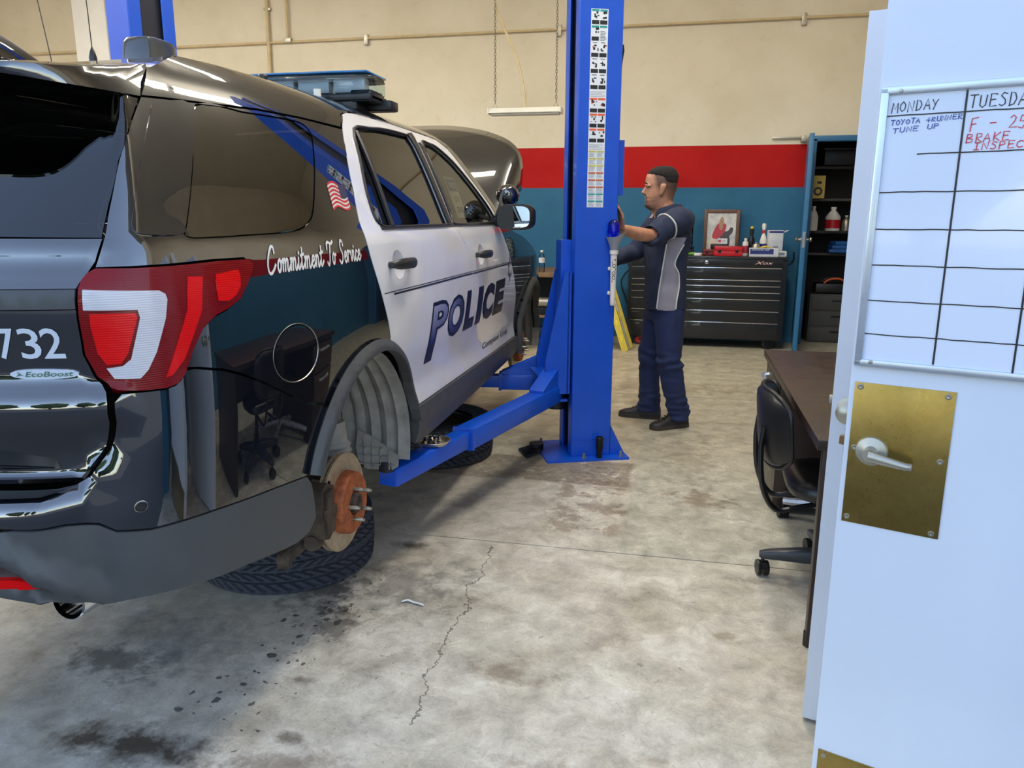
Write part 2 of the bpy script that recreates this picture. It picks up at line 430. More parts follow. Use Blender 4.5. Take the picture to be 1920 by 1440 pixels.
# closet recess behind the back wall
M_DARK = mat('closet_dark', S(58, 54, 50), .8)
m = MB().box(((CX0 + CX1) / 2, 10.55, 1.2), (CX1 - CX0 + .2, .08, 2.5)).box((CX0 - .06, 10.05, 1.2), (.1, .95, 2.5)).box((CX1 + .06, 10.05, 1.2), (.1, .95, 2.5)).box(((CX0 + CX1) / 2, 10.05, 2.42), (CX1 - CX0 + .2, 1.0, .1))
struct(m.build('wall_closet', M_DARK, smooth=False))
m = MB()
m.box((CX0 + .02, YB - .02, CZ / 2), (.06, .12, CZ), bev=.006); m.box((CX1 - .02, YB - .02, CZ / 2), (.06, .12, CZ), bev=.006); m.box(((CX0 + CX1) / 2, YB - .02, CZ), (CX1 - CX0 + .06, .12, .06), bev=.006)
struct(m.build('trim_1', M_BLUETRIM), 'blue door frame of the dark storage closet')
# outside
M_ASPH = mat('asphalt', S(84, 84, 84), .9, var=.12, scale=3, bump=.2)
struct(MB().box((-3, -19, -.06), (60, 40.2, .1)).build('pavement', M_ASPH, smooth=False))
# trees across the yard (they show only as reflections in the car)
M_LEAF = mat('dark_foliage', S(52, 74, 34), .8, var=.5, scale=6, bump=.6, bscale=14); M_BARK = mat('bark', S(84, 70, 56), .9, var=.2)
from mathutils import noise as mnoise
for k, (tx_, ty_, tr_, tw) in enumerate(((-11, -11.5, 1.8, 'leftmost'), (-6.2, -12.2, 1.8, 'second from the left'), (-1.4, -11.6, 1.8, 'middle'), (3.4, -12.4, 1.8, 'second from the right'), (8.2, -11.4, 1.8, 'rightmost'))):
    t_ = thing('tree', 'leafy green tree across the yard, ' + tw + ' of the row', 'tree', (tx_, ty_, 0), k * 1.3, 'trees across the yard')
    MB().tube([(0, 0, 0), (.05, 0, 1.0), (0, .08, 2.4)], [.2, .16, .12], 10).build('trunk', M_BARK, t_)
    rows = []
    for i in range(25):
        a = -PI / 2 + PI * i / 24; row = []
        for j in range(40):
            d_ = Vector((math.cos(a) * math.cos(2 * PI * j / 40), math.cos(a) * math.sin(2 * PI * j / 40), math.sin(a))); r_ = tr_ * (1 + .22 * mnoise.noise(d_ * 2.2 + Vector((k * 7, 0, 0))) + .16 * mnoise.noise(d_ * 6 + Vector((k, 3, 0))))
            row.append((d_.x * r_, d_.y * r_, 3.2 + d_.z * r_ * 1.15))
        rows.append(row)
    MB().grid(rows, closed_u=True).build('crown', M_LEAF, t_, angle=30)
# --- unseen ceiling strip lights, added over the bays to light them and the car
M_STEELWHITE = mat('white_enamel', S(226, 224, 214), .4, var=.03)
def tube_mat():
    n = N('added_lit_tube'); n.set(Base_Color=(1, 1, 1), Emission_Color=(1.0, .93, .80), Emission_Strength=6.0); return n.m
M_TUBE = tube_mat()
def added_strip_light(x, y, z, label, watts, along=0.0):
    t = thing('added_strip_light', label, 'ceiling light', (x, y, z), along, 'strip lights added under the shop ceiling')
    MB().box((0, 0, .05), (2.4, .10, .06), bev=.01).build('housing', M_STEELWHITE, t)
    for dy in (-.08, .08): MB().cyl((-1.15, dy, 0), (1.15, dy, 0), .018, n=10).build('lamp_tube', M_TUBE, t)
    for dx in (-1, 1): MB().cyl((dx, 0, .08), (dx, 0, ZC - z), .006, n=6).build('hanger', M_STEELWHITE, t)
    for dz, rx, k in ((-.03, 0, .7), (.10, PI, .3)):                       # added area lamps: one downwards, a weaker one to brighten the ceiling
        l = bpy.data.lights.new('added_strip_lamp', 'AREA'); l.shape = 'RECTANGLE'; l.size = 2.3; l.size_y = .26; l.energy = watts * k; l.color = (1.0, .94, .84)
        o = bpy.data.objects.new('added_strip_lamp', l); COL.objects.link(o); o.parent = t; o.location = (0, 0, dz); o.rotation_euler = (rx, 0, 0)
for x, y, w, p_, al in ((-6.4, 4.6, 'far side bay', 380, 0), (-2.6, 3.4, 'lift bay near the front', 70, 0), (-2.6, 5.6, 'lift bay near the rear wall', 30, 0), (.0, 3.0, 'passage by the desk', 105, PI / 2), (.0, 5.5, 'mechanic', 80, PI / 2)):
    added_strip_light(x, y, 4.7, 'unseen white strip light added to brighten the ' + w, p_, al)

# ---------- car skin: right half, car frame (x right from centre, u forward from rear axle, z world) ----------
def pchip(xs, ys):
    n=len(xs); h=[xs[i+1]-xs[i] for i in range(n-1)]; d=[(ys[i+1]-ys[i])/h[i] for i in range(n-1)]
    m=[d[0]]+[0.0 if d[i-1]*d[i]<=0 else 2*d[i-1]*d[i]/(d[i-1]+d[i]) for i in range(1,n-1)]+[d[-1]]
    def f(x):
        if x<=xs[0]: return ys[0]+m[0]*(x-xs[0])
        if x>=xs[-1]: return ys[-1]+m[-1]*(x-xs[-1])
        lo=0; hi=n-1
        while hi-lo>1:
            k=(lo+hi)//2
            if xs[k]<=x: lo=k
            else: hi=k
        t=(x-xs[lo])/h[lo]; t2=t*t; t3=t2*t
        return (2*t3-3*t2+1)*ys[lo]+(t3-2*t2+t)*h[lo]*m[lo]+(-2*t3+3*t2)*ys[hi]+(t3-t2)*h[lo]*m[hi]
    return f
def table(f, a, b, step, smooth=0):
    n=int(round((b-a)/step)); v=[f(a+i*step) for i in range(n+1)]
    for _ in range(smooth):
        v=[v[0]]+[(v[i-1]+2*v[i]+v[i+1])/4 for i in range(1,n)]+[v[-1]]
    def g(x):
        q=(x-a)/step; i=max(0,min(n-1,int(q))); t=q-i
        return v[i]*(1-t)+v[i+1]*t
    return g
HALF=[(.40,.90),(.46,.935),(.52,.955),(.60,.965),(.68,.962),(.76,.953),(.84,.962),(.95,.980),(1.08,.987),(1.20,.985),(1.30,.975),(1.37,.962),(1.40,.945),(1.5,.900),(1.6,.853),(1.7,.80),(1.77,.758),(1.82,.715),(1.86,.655),(1.89,.57)]
REAR=[(.42,-1.03),(.50,-1.11),(.60,-1.155),(.72,-1.18),(.80,-1.185),(.835,-1.175),(.862,-1.06),(.90,-1.065),(.97,-1.085),(1.015,-1.10),(1.03,-1.10),(1.075,-1.06),(1.15,-1.068),(1.25,-1.082),(1.27,-1.082),(1.325,-1.04),(1.37,-1.03),(1.40,-1.01),(1.5,-.935),(1.6,-.855),(1.7,-.77),(1.8,-.69),(1.9,-.61)]
REAR_S=[(.42,-1.01),(.50,-1.075),(.60,-1.105),(.72,-1.11),(.85,-1.095),(1.0,-1.085),(1.15,-1.082),(1.25,-1.08),(1.30,-1.065),(1.37,-1.03),(1.40,-1.01),(1.5,-.935),(1.6,-.855),(1.7,-.77),(1.8,-.69),(1.9,-.61)]
ZREF=1.25
_half=table(pchip(*zip(*HALF)),.38,1.92,.005,18)
HALF_Q=[(.40,.935),(.46,.958),(.52,.968),(.60,.974),(.76,.980),(.95,.986),(1.08,.987)]+[h for h in HALF if h[0]>1.1]
_halfq=table(pchip(*zip(*HALF_Q)),.38,1.92,.005,18)
_rear=table(pchip(*zip(*REAR)),.38,1.92,.005,3)
_rear2=table(pchip(*zip(*REAR_S)),.38,1.92,.005,14)
PLAN=[(0,-1.08),(.2,-1.075),(.4,-1.055),(.55,-1.025),(.66,-.99),(.745,-.945),(.81,-.875),(.86,-.775),(.90,-.64),(.933,-.45),(.956,-.25),(.970,0),(.978,.4),(.981,1.0),(.981,1.8),(.979,2.4),(.972,2.8),(.95,3.2),(.90,3.5),(.82,3.7)]
def _plan():
    pts=[(-x,u) for x,u in PLAN[3:0:-1]]+PLAN
    dense=[]
    for i in range(1,len(pts)-2):
        p0,p1,p2,p3=pts[i-1:i+3]
        for k in range(40):
            t=k/40
            dense.append(tuple(.5*((2*p1[j])+(-p0[j]+p2[j])*t+(2*p0[j]-5*p1[j]+4*p2[j]-p3[j])*t*t+(-p0[j]+3*p1[j]-3*p2[j]+p3[j])*t**3) for j in (0,1)))
    L=[0]
    for a,b in zip(dense,dense[1:]): L.append(L[-1]+math.dist(a,b))
    z=min(range(len(dense)),key=lambda i:abs(dense[i][0])+ (9 if dense[i][1]>-.9 else 0))
    L=[l-L[z] for l in L]
    step=.01; out=[]; j=0; s0=math.ceil(L[0]/step)*step; s=s0
    while s<L[-1]:
        while L[j+1]<s: j+=1
        t=(s-L[j])/(L[j+1]-L[j]); out.append((dense[j][0]*(1-t)+dense[j+1][0]*t,dense[j][1]*(1-t)+dense[j+1][1]*t)); s+=step
    for _ in range(12):
        out=[out[0]]+[tuple((out[i-1][k]+2*out[i][k]+out[i+1][k])/4 for k in (0,1)) for i in range(1,len(out)-1)]+[out[-1]]
    return s0,step,out
S0,SSTEP,SP=_plan()
_N=[]
for i in range(len(SP)):
    a=SP[max(0,i-2)]; b=SP[min(len(SP)-1,i+2)]; d=math.dist(a,b); _N.append(((b[1]-a[1])/d,-(b[0]-a[0])/d))
def plan(s):
    q=(s-S0)/SSTEP; i=max(0,min(len(SP)-2,int(q))); t=q-i
    return (SP[i][0]*(1-t)+SP[i+1][0]*t,SP[i][1]*(1-t)+SP[i+1][1]*t,_N[i][0]*(1-t)+_N[i+1][0]*t,_N[i][1]*(1-t)+_N[i+1][1]*t)
def skin(s,z):
    x,u,nx,nu=plan(s)
    kq=min(1.0,max(0.0,(s-1.42)/.5)); kq=kq*kq*(3-2*kq); dw=(_half(z)-_half(ZREF))*kq+(_halfq(z)-_halfq(ZREF))*(1-kq); q=min(1.0,max(0.0,(z-.88)/.08)); k=min(1.0,max(0.0,(s-.655-.105*q)/.09)); k=k*k*(3-2*k); dr=(_rear(z)-_rear(ZREF))*(1-k)+(_rear2(z)-_rear2(ZREF))*k
    sx=nx*abs(nx)**.3 if nx else 0
    return (x+sx*dw, u+(-nu)*dr if nu<0 else u, z)
def s_of_u(u):
    lo,hi=1.0,5.2
    for _ in range(40):
        m=(lo+hi)/2
        if plan(m)[1]<u: lo=m
        else: hi=m
    return lo

# ================================================================ POLICE CAR
CARX, CARY = -1.98, 2.37
def paint(name, col, flake=0.0):
    n = N(name); v = n.coord(); f = n.noise(v, 3, 3)
    n.set(Base_Color=n.ramp(f, (.3, tuple(x * .94 for x in col)), (.7, tuple(min(1, x * 1.05) for x in col))), Roughness=.22, Coat_Weight=1.0, Coat_IOR=2.3, Coat_Roughness=.012, IOR=1.4, Specular_IOR_Level=.05)
    return n.m
M_BLACK = paint('gloss_black_paint', (.0045, .0055, .009)); M_CARWHITE = paint('gloss_white_paint', S(226, 226, 232))
n_ = bpy.data.materials['gloss_white_paint'].node_tree.nodes['Principled BSDF']; n_.inputs['Coat IOR'].default_value = 1.5
M_CLAD = mat('grey_cladding', S(66, 68, 70), .48, var=.08, scale=14, bump=.05, bscale=300)
M_TRIM = mat('black_trim', S(22, 22, 24), .35)
M_LINER = mat('dusty_liner', S(140, 137, 131), .85, var=.22, scale=16, bump=.2, bscale=60)
M_RUBBER = mat('black_rubber', S(30, 31, 34), .75, var=.1)
M_STEEL = mat('bare_steel', S(170, 165, 155), .35, 1.0, var=.1)
M_CHROME = mat('chrome', S(215, 218, 222), .08, 1.0, var=.02)
def rust_mat(name, a, b, rough=.7):
    n = N(name); v = n.coord(); f = n.noise(v, 30, 6, .7)
    n.set(Base_Color=n.ramp(f, (.35, a), (.65, b)), Roughness=rough, Metallic=.25); n.bump(f, .2, .003); return n.m
M_RUST = rust_mat('rusty_hub', S(120, 62, 34), S(178, 98, 54)); M_ROTOR = rust_mat('worn_rotor', S(140, 122, 98), S(176, 158, 130), .38)
M_IRON = rust_mat('grimy_iron', S(56, 46, 40), S(84, 72, 60))
def glass_mat(name, tint, ior=1.55, rough=0.0):
    n = N(name); n.t.nodes.remove(n.b)
    tr = n.node('ShaderNodeBsdfTransparent'); gl = n.node('ShaderNodeBsdfGlossy'); gl.inputs['Roughness'].default_value = rough
    fr = n.node('ShaderNodeFresnel'); fr.inputs['IOR'].default_value = ior
    f = n.noise(n.coord(), 2.5, 2); tr_c = n.ramp(f, (.3, tuple(x * .96 for x in tint)), (.7, tint)); n.link(tr_c, tr.inputs['Color'])
    mx = n.node('ShaderNodeMixShader'); n.link(fr.outputs[0], mx.inputs[0]); n.link(tr.outputs[0], mx.inputs[1]); n.link(gl.outputs[0], mx.inputs[2]); n.link(mx.outputs[0], n.out.inputs['Surface'])
    return n.m
M_TINT = glass_mat('privacy_glass', (.035, .037, .035), 3.0); M_REARGLASS = glass_mat('rear_privacy_glass', (.06, .06, .06), 1.8); M_GLASS = glass_mat('window_glass', (.72, .80, .75), 1.6)
def lens_mat(name, col, rough=.12, emit=0.0):
    n = N(name); v = n.coord()
    w = n.node('ShaderNodeTexWave', wave_type='BANDS', bands_direction='Z'); w.inputs['Scale'].default_value = 60; w.inputs['Distortion'].default_value = .6; n.link(v, w.inputs['Vector'])
    n.set(Base_Color=n.mix(n.math('MULTIPLY', w.outputs['Fac'], .35), col, tuple(x * .45 for x in col)), Roughness=rough, Coat_Weight=.6, Coat_Roughness=.01, Coat_IOR=1.3, IOR=1.3)
    n.bump(w.outputs['Fac'], .12, .003); return n.m
M_REDLENS = lens_mat('red_lamp_lens', S(120, 0, 8), .3); M_REDHOT = lens_mat('bright_red_lens', S(222, 4, 8), .3); M_CLEARLENS = lens_mat('clear_ribbed_lens', S(206, 202, 206), .1)
M_BLUELENS = glass_mat('blue_clear_lens', (.80, .92, .95), 1.45, .02)

def nrm(s, z):
    a = Vector(skin(s + .006, z)); b = Vector(skin(s - .006, z)); c = Vector(skin(s, z + .005)); d = Vector(skin(s, z - .005))
    n = (a - b).cross(c - d); n.normalize(); return n
def sk(s, z, off=0.0):
    return Vector(skin(s, z)) + nrm(s, z) * off if off else Vector(skin(s, z))
def dense(lp, step):
    out = []
    for i, a in enumerate(lp):
        b = lp[(i + 1) % len(lp)]; d = math.dist(a, b); k = max(1, int(math.ceil(d / step)))
        out += [(a[0] + (b[0] - a[0]) * j / k, a[1] + (b[1] - a[1]) * j / k) for j in range(k)]
    return out
def rounded(lp, n=3, amt=.3):
    """soften a loop: corner cutting"""
    for _ in range(n):
        out = []
        for i, a in enumerate(lp):
            b = lp[(i + 1) % len(lp)]
            t = min(.25, amt)
            out += [(a[0] + (b[0] - a[0]) * t, a[1] + (b[1] - a[1]) * t), (a[0] + (b[0] - a[0]) * (1 - t), a[1] + (b[1] - a[1]) * (1 - t))]
        lp = out
    return lp
def skin_patch(name, loops, material, parent, off=0.0, thick=.012, step=.045, sides=(1,), bevel=.004, **props):
    """a body panel: outline(s) in (s, z) laid on the car skin, with a folded edge and exact smooth normals"""
    offf = off if callable(off) else (lambda s, z: off)
    loops = [dense(l, step * .6) for l in loops]
    V, F = triangulate(loops, step)
    base = [sk(s, z, offf(s, z)) for s, z in V]; nn = [nrm(s, z) for s, z in V]
    if callable(off):
        nn2 = []
        for (s, z), n in zip(V, nn):
            e = .006; a = sk(s + e, z, offf(s + e, z)) - sk(s - e, z, offf(s - e, z)); b = sk(s, z + e, offf(s, z + e)) - sk(s, z - e, offf(s, z - e))
            q = a.cross(b); nn2.append(q.normalized() if q.length > 1e-9 else n)
        nn = nn2
    verts = []; faces = []; norms = []
    cnt = {}
    for f in F:
        for i in range(3):
            e = (f[i], f[(i + 1) % 3]); cnt[tuple(sorted(e))] = cnt.get(tuple(sorted(e)), 0) + 1
    for side in sides:
        o = len(verts)
        fl = Vector((side, 1, 1))
        verts += [v * fl for v in base]; norms += [n * fl for n in nn]
        for f in F:
            a, b, c = (base[i] for i in f); g = (b - a).cross(c - a)
            ok = g.dot(nn[f[0]]) > 0
            if side < 0: ok = not ok
            faces.append(tuple(o + i for i in (f if ok else f[::-1])))
        if thick:
            for f in F:
                for i in range(3):
                    p, q = f[i], f[(i + 1) % 3]
                    if cnt[tuple(sorted((p, q)))] != 1: continue
                    k = len(verts); third = f[(i + 2) % 3]
                    outw = ((base[p] + base[q]) / 2 - base[third]); e = (base[q] - base[p]).normalized(); outw -= e * outw.dot(e); outw.normalize()
                    pts = [base[p], base[q], base[q] - nn[q] * thick + outw * bevel * .0, base[p] - nn[p] * thick]
                    verts += [v * fl for v in pts]; norms += [outw * fl] * 4
                    g = (pts[1] - pts[0]).cross(pts[2] - pts[0]); ok = (g.dot(outw) > 0) ^ (side < 0)
                    faces.append((k, k + 1, k + 2, k + 3) if ok else (k + 3, k + 2, k + 1, k))
    me = bpy.data.meshes.new(name); me.from_pydata([tuple(v) for v in verts], [], faces); me.shade_smooth()
    me.normals_split_custom_set_from_vertices([tuple(n.normalized()) for n in norms])
    return link(name, me, material, parent, **props)
def grow(lp, d):
    """offset a loop outwards by d"""
    n = len(lp); ar = sum(lp[i][0] * lp[(i + 1) % n][1] - lp[(i + 1) % n][0] * lp[i][1] for i in range(n)); sg = 1 if ar > 0 else -1
    out = []
    for i in range(n):
        a, b, c = Vector(lp[i - 1]), Vector(lp[i]), Vector(lp[(i + 1) % n])
        t1 = (b - a).normalized(); t2 = (c - b).normalized()
        n1 = Vector((t1.y, -t1.x)) * sg; n2 = Vector((t2.y, -t2.x)) * sg
        m_ = n1 + n2; m_ = m_ / max(.6, m_.length_squared / 2) if m_.length > .2 else n1
        out.append(tuple(b + m_ * d))
    return out
def curve_loop(pts, n=5):
    """closed smooth loop through points"""
    P = pts; k = len(P); out = []
    for i in range(k):
        a, b, c, d = P[i - 1], P[i], P[(i + 1) % k], P[(i + 2) % k]
        for j in range(n):
            t = j / n
            out.append(tuple(.5 * (2 * b[q] + (c[q] - a[q]) * t + (2 * a[q] - 5 * b[q] + 4 * c[q] - d[q]) * t * t + (3 * b[q] - a[q] - 3 * c[q] + d[q]) * t ** 3) for q in (0, 1)))
    return out
def smooth_line(pts, n=5): return [tuple(p) for p in spline([(a, b, 0) for a, b in pts], n)] and [(p.x, p.y) for p in spline([(a, b, 0) for a, b in pts], n)]

car = thing('police_car', 'black and white police utility vehicle raised on the blue lift with its rear wheel off', 'car', (CARX, CARY, 0))
SA, ZA = 1.795, .535                              # rear arch centre in (s, z)
SF = 4.626
def arch(sc, rx, rz, a0, a1, n=28): return [(sc + rx * math.cos(R(a0 + (a1 - a0) * i / n)), ZA + rz * math.sin(R(a0 + (a1 - a0) * i / n))) for i in range(n + 1)]
RX, RZ = .452, .482
SEAM_TG = smooth_line([(.984, 1.714), (.90, 1.642), (.826, 1.56), (.795, 1.46), (.783, 1.39), (.762, 1.336)])
LAMP = [(.741, 1.293), (.746, 1.307), (.76, 1.319), (.84, 1.320), (.936, 1.322), (1.049, 1.327), (1.15, 1.327), (1.172, 1.316), (1.166, 1.30), (1.145, 1.27), (1.111, 1.234), (1.07, 1.215), (1.031, 1.203), (.993, 1.179), (.958, 1.125), (.935, 1.075), (.917, 1.056), (.891, 1.050), (.791, 1.053), (.775, 1.058), (.745, 1.09), (.73, 1.14), (.734, 1.22)]
QWIN = curve_loop([(1.205, 1.714), (1.10, 1.57), (1.01, 1.42), (.995, 1.390), (1.07, 1.387), (1.20, 1.390), (1.339, 1.393), (1.427, 1.401), (1.492, 1.42), (1.54, 1.449), (1.613, 1.523), (1.694, 1.607), (1.752, 1.672), (1.768, 1.70), (1.750, 1.718), (1.70, 1.724), (1.55, 1.722), (1.40, 1.718)], 3)
FUEL = [(1.328 + .102 * math.cos(2 * PI * i / 40), 1.062 + .08 * math.sin(2 * PI * i / 40)) for i in range(40)]
DEDGE = smooth_line([(1.953, 1.006), (1.927, 1.074), (1.885, 1.162), (1.840, 1.255), (1.815, 1.34), (1.82, 1.40), (1.847, 1.456), (1.93, 1.59), (2.023, 1.701), (2.085, 1.757), (2.14, 1.793), (2.214, 1.812)])
a_d = math.degrees(math.atan2((1.006 - ZA) / RZ, (1.953 - SA) / RX)); a_b = math.degrees(math.atan2((.868 - ZA) / RZ, -.33 / RX))
BSEAM = smooth_line([(.97, 1.086), (1.012, 1.076), (1.062, 1.063), (1.157, 1.022), (1.285, .953), (1.40, .898)])
ab0 = math.degrees(math.atan2((.885 - ZA) / RZ, (-.315) / RX))
quarter = SEAM_TG + [(.758, 1.326)] + [(.84, 1.327), (.936, 1.329), (1.049, 1.334), (1.155, 1.334), (1.181, 1.316), (1.173, 1.297), (1.151, 1.267), (1.115, 1.229), (1.074, 1.209), (1.035, 1.197), (.999, 1.174), (.965, 1.122), (.948, 1.088)] + BSEAM[1:-1] + arch(SA, RX, RZ, ab0, a_d) + [(a - .005, b) for a, b in DEDGE[1:-3]] + [(2.05, 1.735), (1.76, 1.738), (1.49, 1.733), (1.21, 1.720)]
skin_patch('quarter_panel', [quarter, grow(QWIN, .004), FUEL], M_BLACK, car, sides=(1,))
skin_patch('quarter_panel', [quarter, grow(QWIN, .004)], M_BLACK, car, sides=(-1,))
fd = skin_patch('fuel_door', [grow(FUEL, -.0035)], M_BLACK, car, off=-.0005)
ring = MB().tube([sk(1.328 + .1035 * math.cos(2 * PI * i / 48), 1.062 + .0815 * math.sin(2 * PI * i / 48), -.001) for i in range(48)], .0022, 6, closed=True).build('rim', M_STEEL, fd)
for sd in (1, -1): skin_patch('quarter_window', [QWIN], M_TINT, car, off=-.002, thick=.004, sides=(sd,))
skin_patch('pillar_trim', [curve_loop([(.853, 1.405), (.868, 1.465), (.912, 1.562), (.995, 1.673), (1.035, 1.703), (1.19, 1.712), (1.095, 1.575), (1.003, 1.425), (.985, 1.395), (.90, 1.392)], 3)], M_BLACK, car, off=.004, thick=.006)
# doors
SEAM_D = smooth_line([(2.945, 1.822), (2.905, 1.767), (2.862, 1.604), (2.838, 1.41), (2.90, 1.34), (2.984, 1.273), (3.03, 1.156), (3.062, .90), (3.108, .685)])
RWIN = curve_loop([(2.165, 1.748), (2.066, 1.633), (1.994, 1.534), (1.965, 1.464), (1.962, 1.423), (1.992, 1.402), (2.06, 1.396), (2.40, 1.397), (2.755, 1.398), (2.772, 1.41), (2.778, 1.486), (2.80, 1.62), (2.833, 1.775), (2.80, 1.787), (2.551, 1.784), (2.342, 1.769)], 3)
FWIN = curve_loop([(2.985, 1.774), (3.09, 1.774), (3.182, 1.767), (3.349, 1.704), (3.505, 1.597), (3.624, 1.505), (3.675, 1.444), (3.65, 1.402), (3.30, 1.398), (2.875, 1.398), (2.87, 1.43), (2.892, 1.519), (2.936, 1.677)], 3)
rear_door = [(a, b) for a, b in SEAM_D] + [(2.70, .685), (2.30, .685)] + arch(SA, RX, RZ, 18.1, a_d, 18)[0:] + DEDGE[1:] + [(2.305, 1.821), (2.659, 1.827)]
FEDGE = smooth_line([(3.72, 1.372), (3.781, 1.306), (3.866, 1.217), (3.976, 1.087), (4.094, .917), (4.14, .689)])
front_door = [(a + .006, b) for a, b in SEAM_D] + [(3.5, .685)] + FEDGE[::-1] + [(3.77, 1.41), (3.772, 1.44), (3.712, 1.50), (3.556, 1.624), (3.401, 1.774), (3.303, 1.814), (3.055, 1.821)]
DOORS = {}
CUPS = {'rear_door': (2.055, 1.264, .058, .052), 'front_door': (3.212, 1.244, .060, .052)}
def cup_loop(c): return [(c[0] + c[2] * math.cos(2 * PI * i / 32), c[1] + c[3] * math.sin(2 * PI * i / 32)) for i in range(32)]
for sd in (1, -1):
    for nm, lp, wn_, tint in (('rear_door', rear_door, RWIN, M_TINT), ('front_door', front_door, FWIN, M_GLASS)):
        d = skin_patch(nm, [lp, grow(wn_, .002)] + ([cup_loop(CUPS[nm])] if sd > 0 else []), M_CARWHITE, car, sides=(sd,)); DOORS[nm, sd] = d
        skin_patch('window_pane', [wn_], tint, d, off=-.008, thick=.004, sides=(sd,))
        if sd > 0:
            pts = [sk(s, z, .002) for s, z in wn_]
            MB().tube(pts, .006, 6, closed=True).build('window_seal', M_TRIM, d)
rd, fdr = DOORS['rear_door', 1], DOORS['front_door', 1]
skin_patch('pillar_trim', [[(2.785, 1.40), (2.832, 1.40), (2.857, 1.60), (2.9, 1.765), (2.935, 1.812), (2.85, 1.80), (2.838, 1.775), (2.806, 1.62), (2.783, 1.486)]], M_TRIM, rd, off=.002, thick=.003)
skin_patch('pillar_trim', [[(2.845, 1.40), (2.866, 1.40), (2.864, 1.43), (2.886, 1.519), (2.930, 1.677), (2.96, 1.77), (2.915, 1.765), (2.872, 1.60)]], M_TRIM, fdr, off=.002, thick=.003)
MB().tube([sk(2.174 + (2.084 - 2.174) * i / 8, 1.74 + (1.398 - 1.74) * i / 8, .0) for i in range(9)], .011, 8).build('division_bar', M_TRIM, rd)
skin_patch('belt_moulding', [[(1.975, 1.388), (2.84, 1.388), (2.84, 1.40), (1.975, 1.40)]], M_TRIM, rd, off=.005, thick=.006, step=.03)
skin_patch('belt_moulding', [[(2.85, 1.388), (3.70, 1.388), (3.70, 1.40), (2.85, 1.40)]], M_TRIM, fdr, off=.005, thick=.006, step=.03)
def door_handle(s0, s1, z, parent, parent_cup):
    sm = (s0 + s1) / 2
    h = MB(); L = 12
    rings = []
    for i in range(L + 1):
        t = i / L; s = s0 + (s1 - s0) * t; lift = .012 + .030 * math.sin(PI * min(1, max(0, t))) ** .5; hh = .020 * (1 - abs(2 * t - 1) ** 6 * .55)
        c = sk(s, z - .004 * t, lift); n = nrm(s, z)
        rings.append([c + Vector((0, 0, 1)) * hh * math.cos(2 * PI * j / 12) + n * .012 * math.sin(2 * PI * j / 12) for j in range(12)])
    h.loft(rings)
    for s in (s0 + .014, s1 - .014):
        h.cyl(sk(s, z, -.004), sk(s, z, .022), .013, n=10)
    h.build('handle', M_HANDLE, parent)
    # dished finger cup behind the bar
    sc, zc, rx, rz = parent_cup
    skin_patch('finger_cup', [cup_loop(parent_cup)], M_CARWHITE, parent, off=lambda s, z_: -.024 * max(0, 1 - ((s - sc) / rx) ** 2 - ((z_ - zc) / rz) ** 2) ** .8, thick=0, step=.012)
M_HANDLE = mat('handle_grey', S(40, 42, 45), .4)
door_handle(1.955, 2.165, 1.266, rd, CUPS['rear_door']); door_handle(3.105, 3.33, 1.246, fdr, CUPS['front_door'])
# front fender, rocker, flares, roof rail
fender = [(a + .006, b) for a, b in FEDGE] + [(4.16, .70)] + arch(SF, RX, RZ, 160, 22)[0:] + [(5.12, .72), (5.22, .85), (5.22, 1.02), (5.05, 1.10), (4.85, 1.165), (4.617, 1.24), (4.334, 1.305), (4.044, 1.345), (3.9, 1.366)]
for sd in (1, -1):
    skin_patch('front_fender', [fender], M_BLACK, car, sides=(sd,))
    skin_patch('roof_rail_panel', [[(.99, 1.720), (1.21, 1.726), (1.49, 1.740), (1.76, 1.745), (2.05, 1.745), (2.09, 1.768), (2.14, 1.80), (2.214, 1.818), (2.305, 1.828), (2.659, 1.834), (2.97, 1.829), (3.30, 1.821), (3.41, 1.781), (3.565, 1.63), (3.72, 1.507), (3.78, 1.45), (3.79, 1.385), (3.92, 1.385), (3.82, 1.49), (3.64, 1.65), (3.47, 1.80), (3.36, 1.85), (3.2, 1.875), (2.6, 1.89), (1.8, 1.885), (1.3, 1.86), (1.07, 1.79)]], M_BLACK, car, sides=(sd,), thick=.02)
    skin_patch('rocker_cladding', [[(2.235, .681), (3.1, .681), (4.155, .684), (4.18, .62), (4.12, .585), (3.6, .558), (3.1, .532), (2.8, .522), (2.44, .512), (2.25, .525)]], M_CLAD, car, off=lambda s, z: .012 - .02 * max(0, (.60 - z) / .1), thick=.05, sides=(sd,))
    for sc, a0, a1 in ((SA, 161, 13), (SF, 176, 10)):
        outer = arch(sc, .462, .492, a0, a1, 70); inner = arch(sc, .424, .455, a1, a0, 70)
        def foff(s, z, sc=sc):
            q = math.hypot((s - sc) / .462, (z - ZA) / .492); return .010 + .024 * max(0, min(1, (1.0 - q) / .05)) ** .7
        skin_patch('arch_flare', [outer + inner], M_CLAD, car, off=foff, thick=.04, step=.016, sides=(sd,))
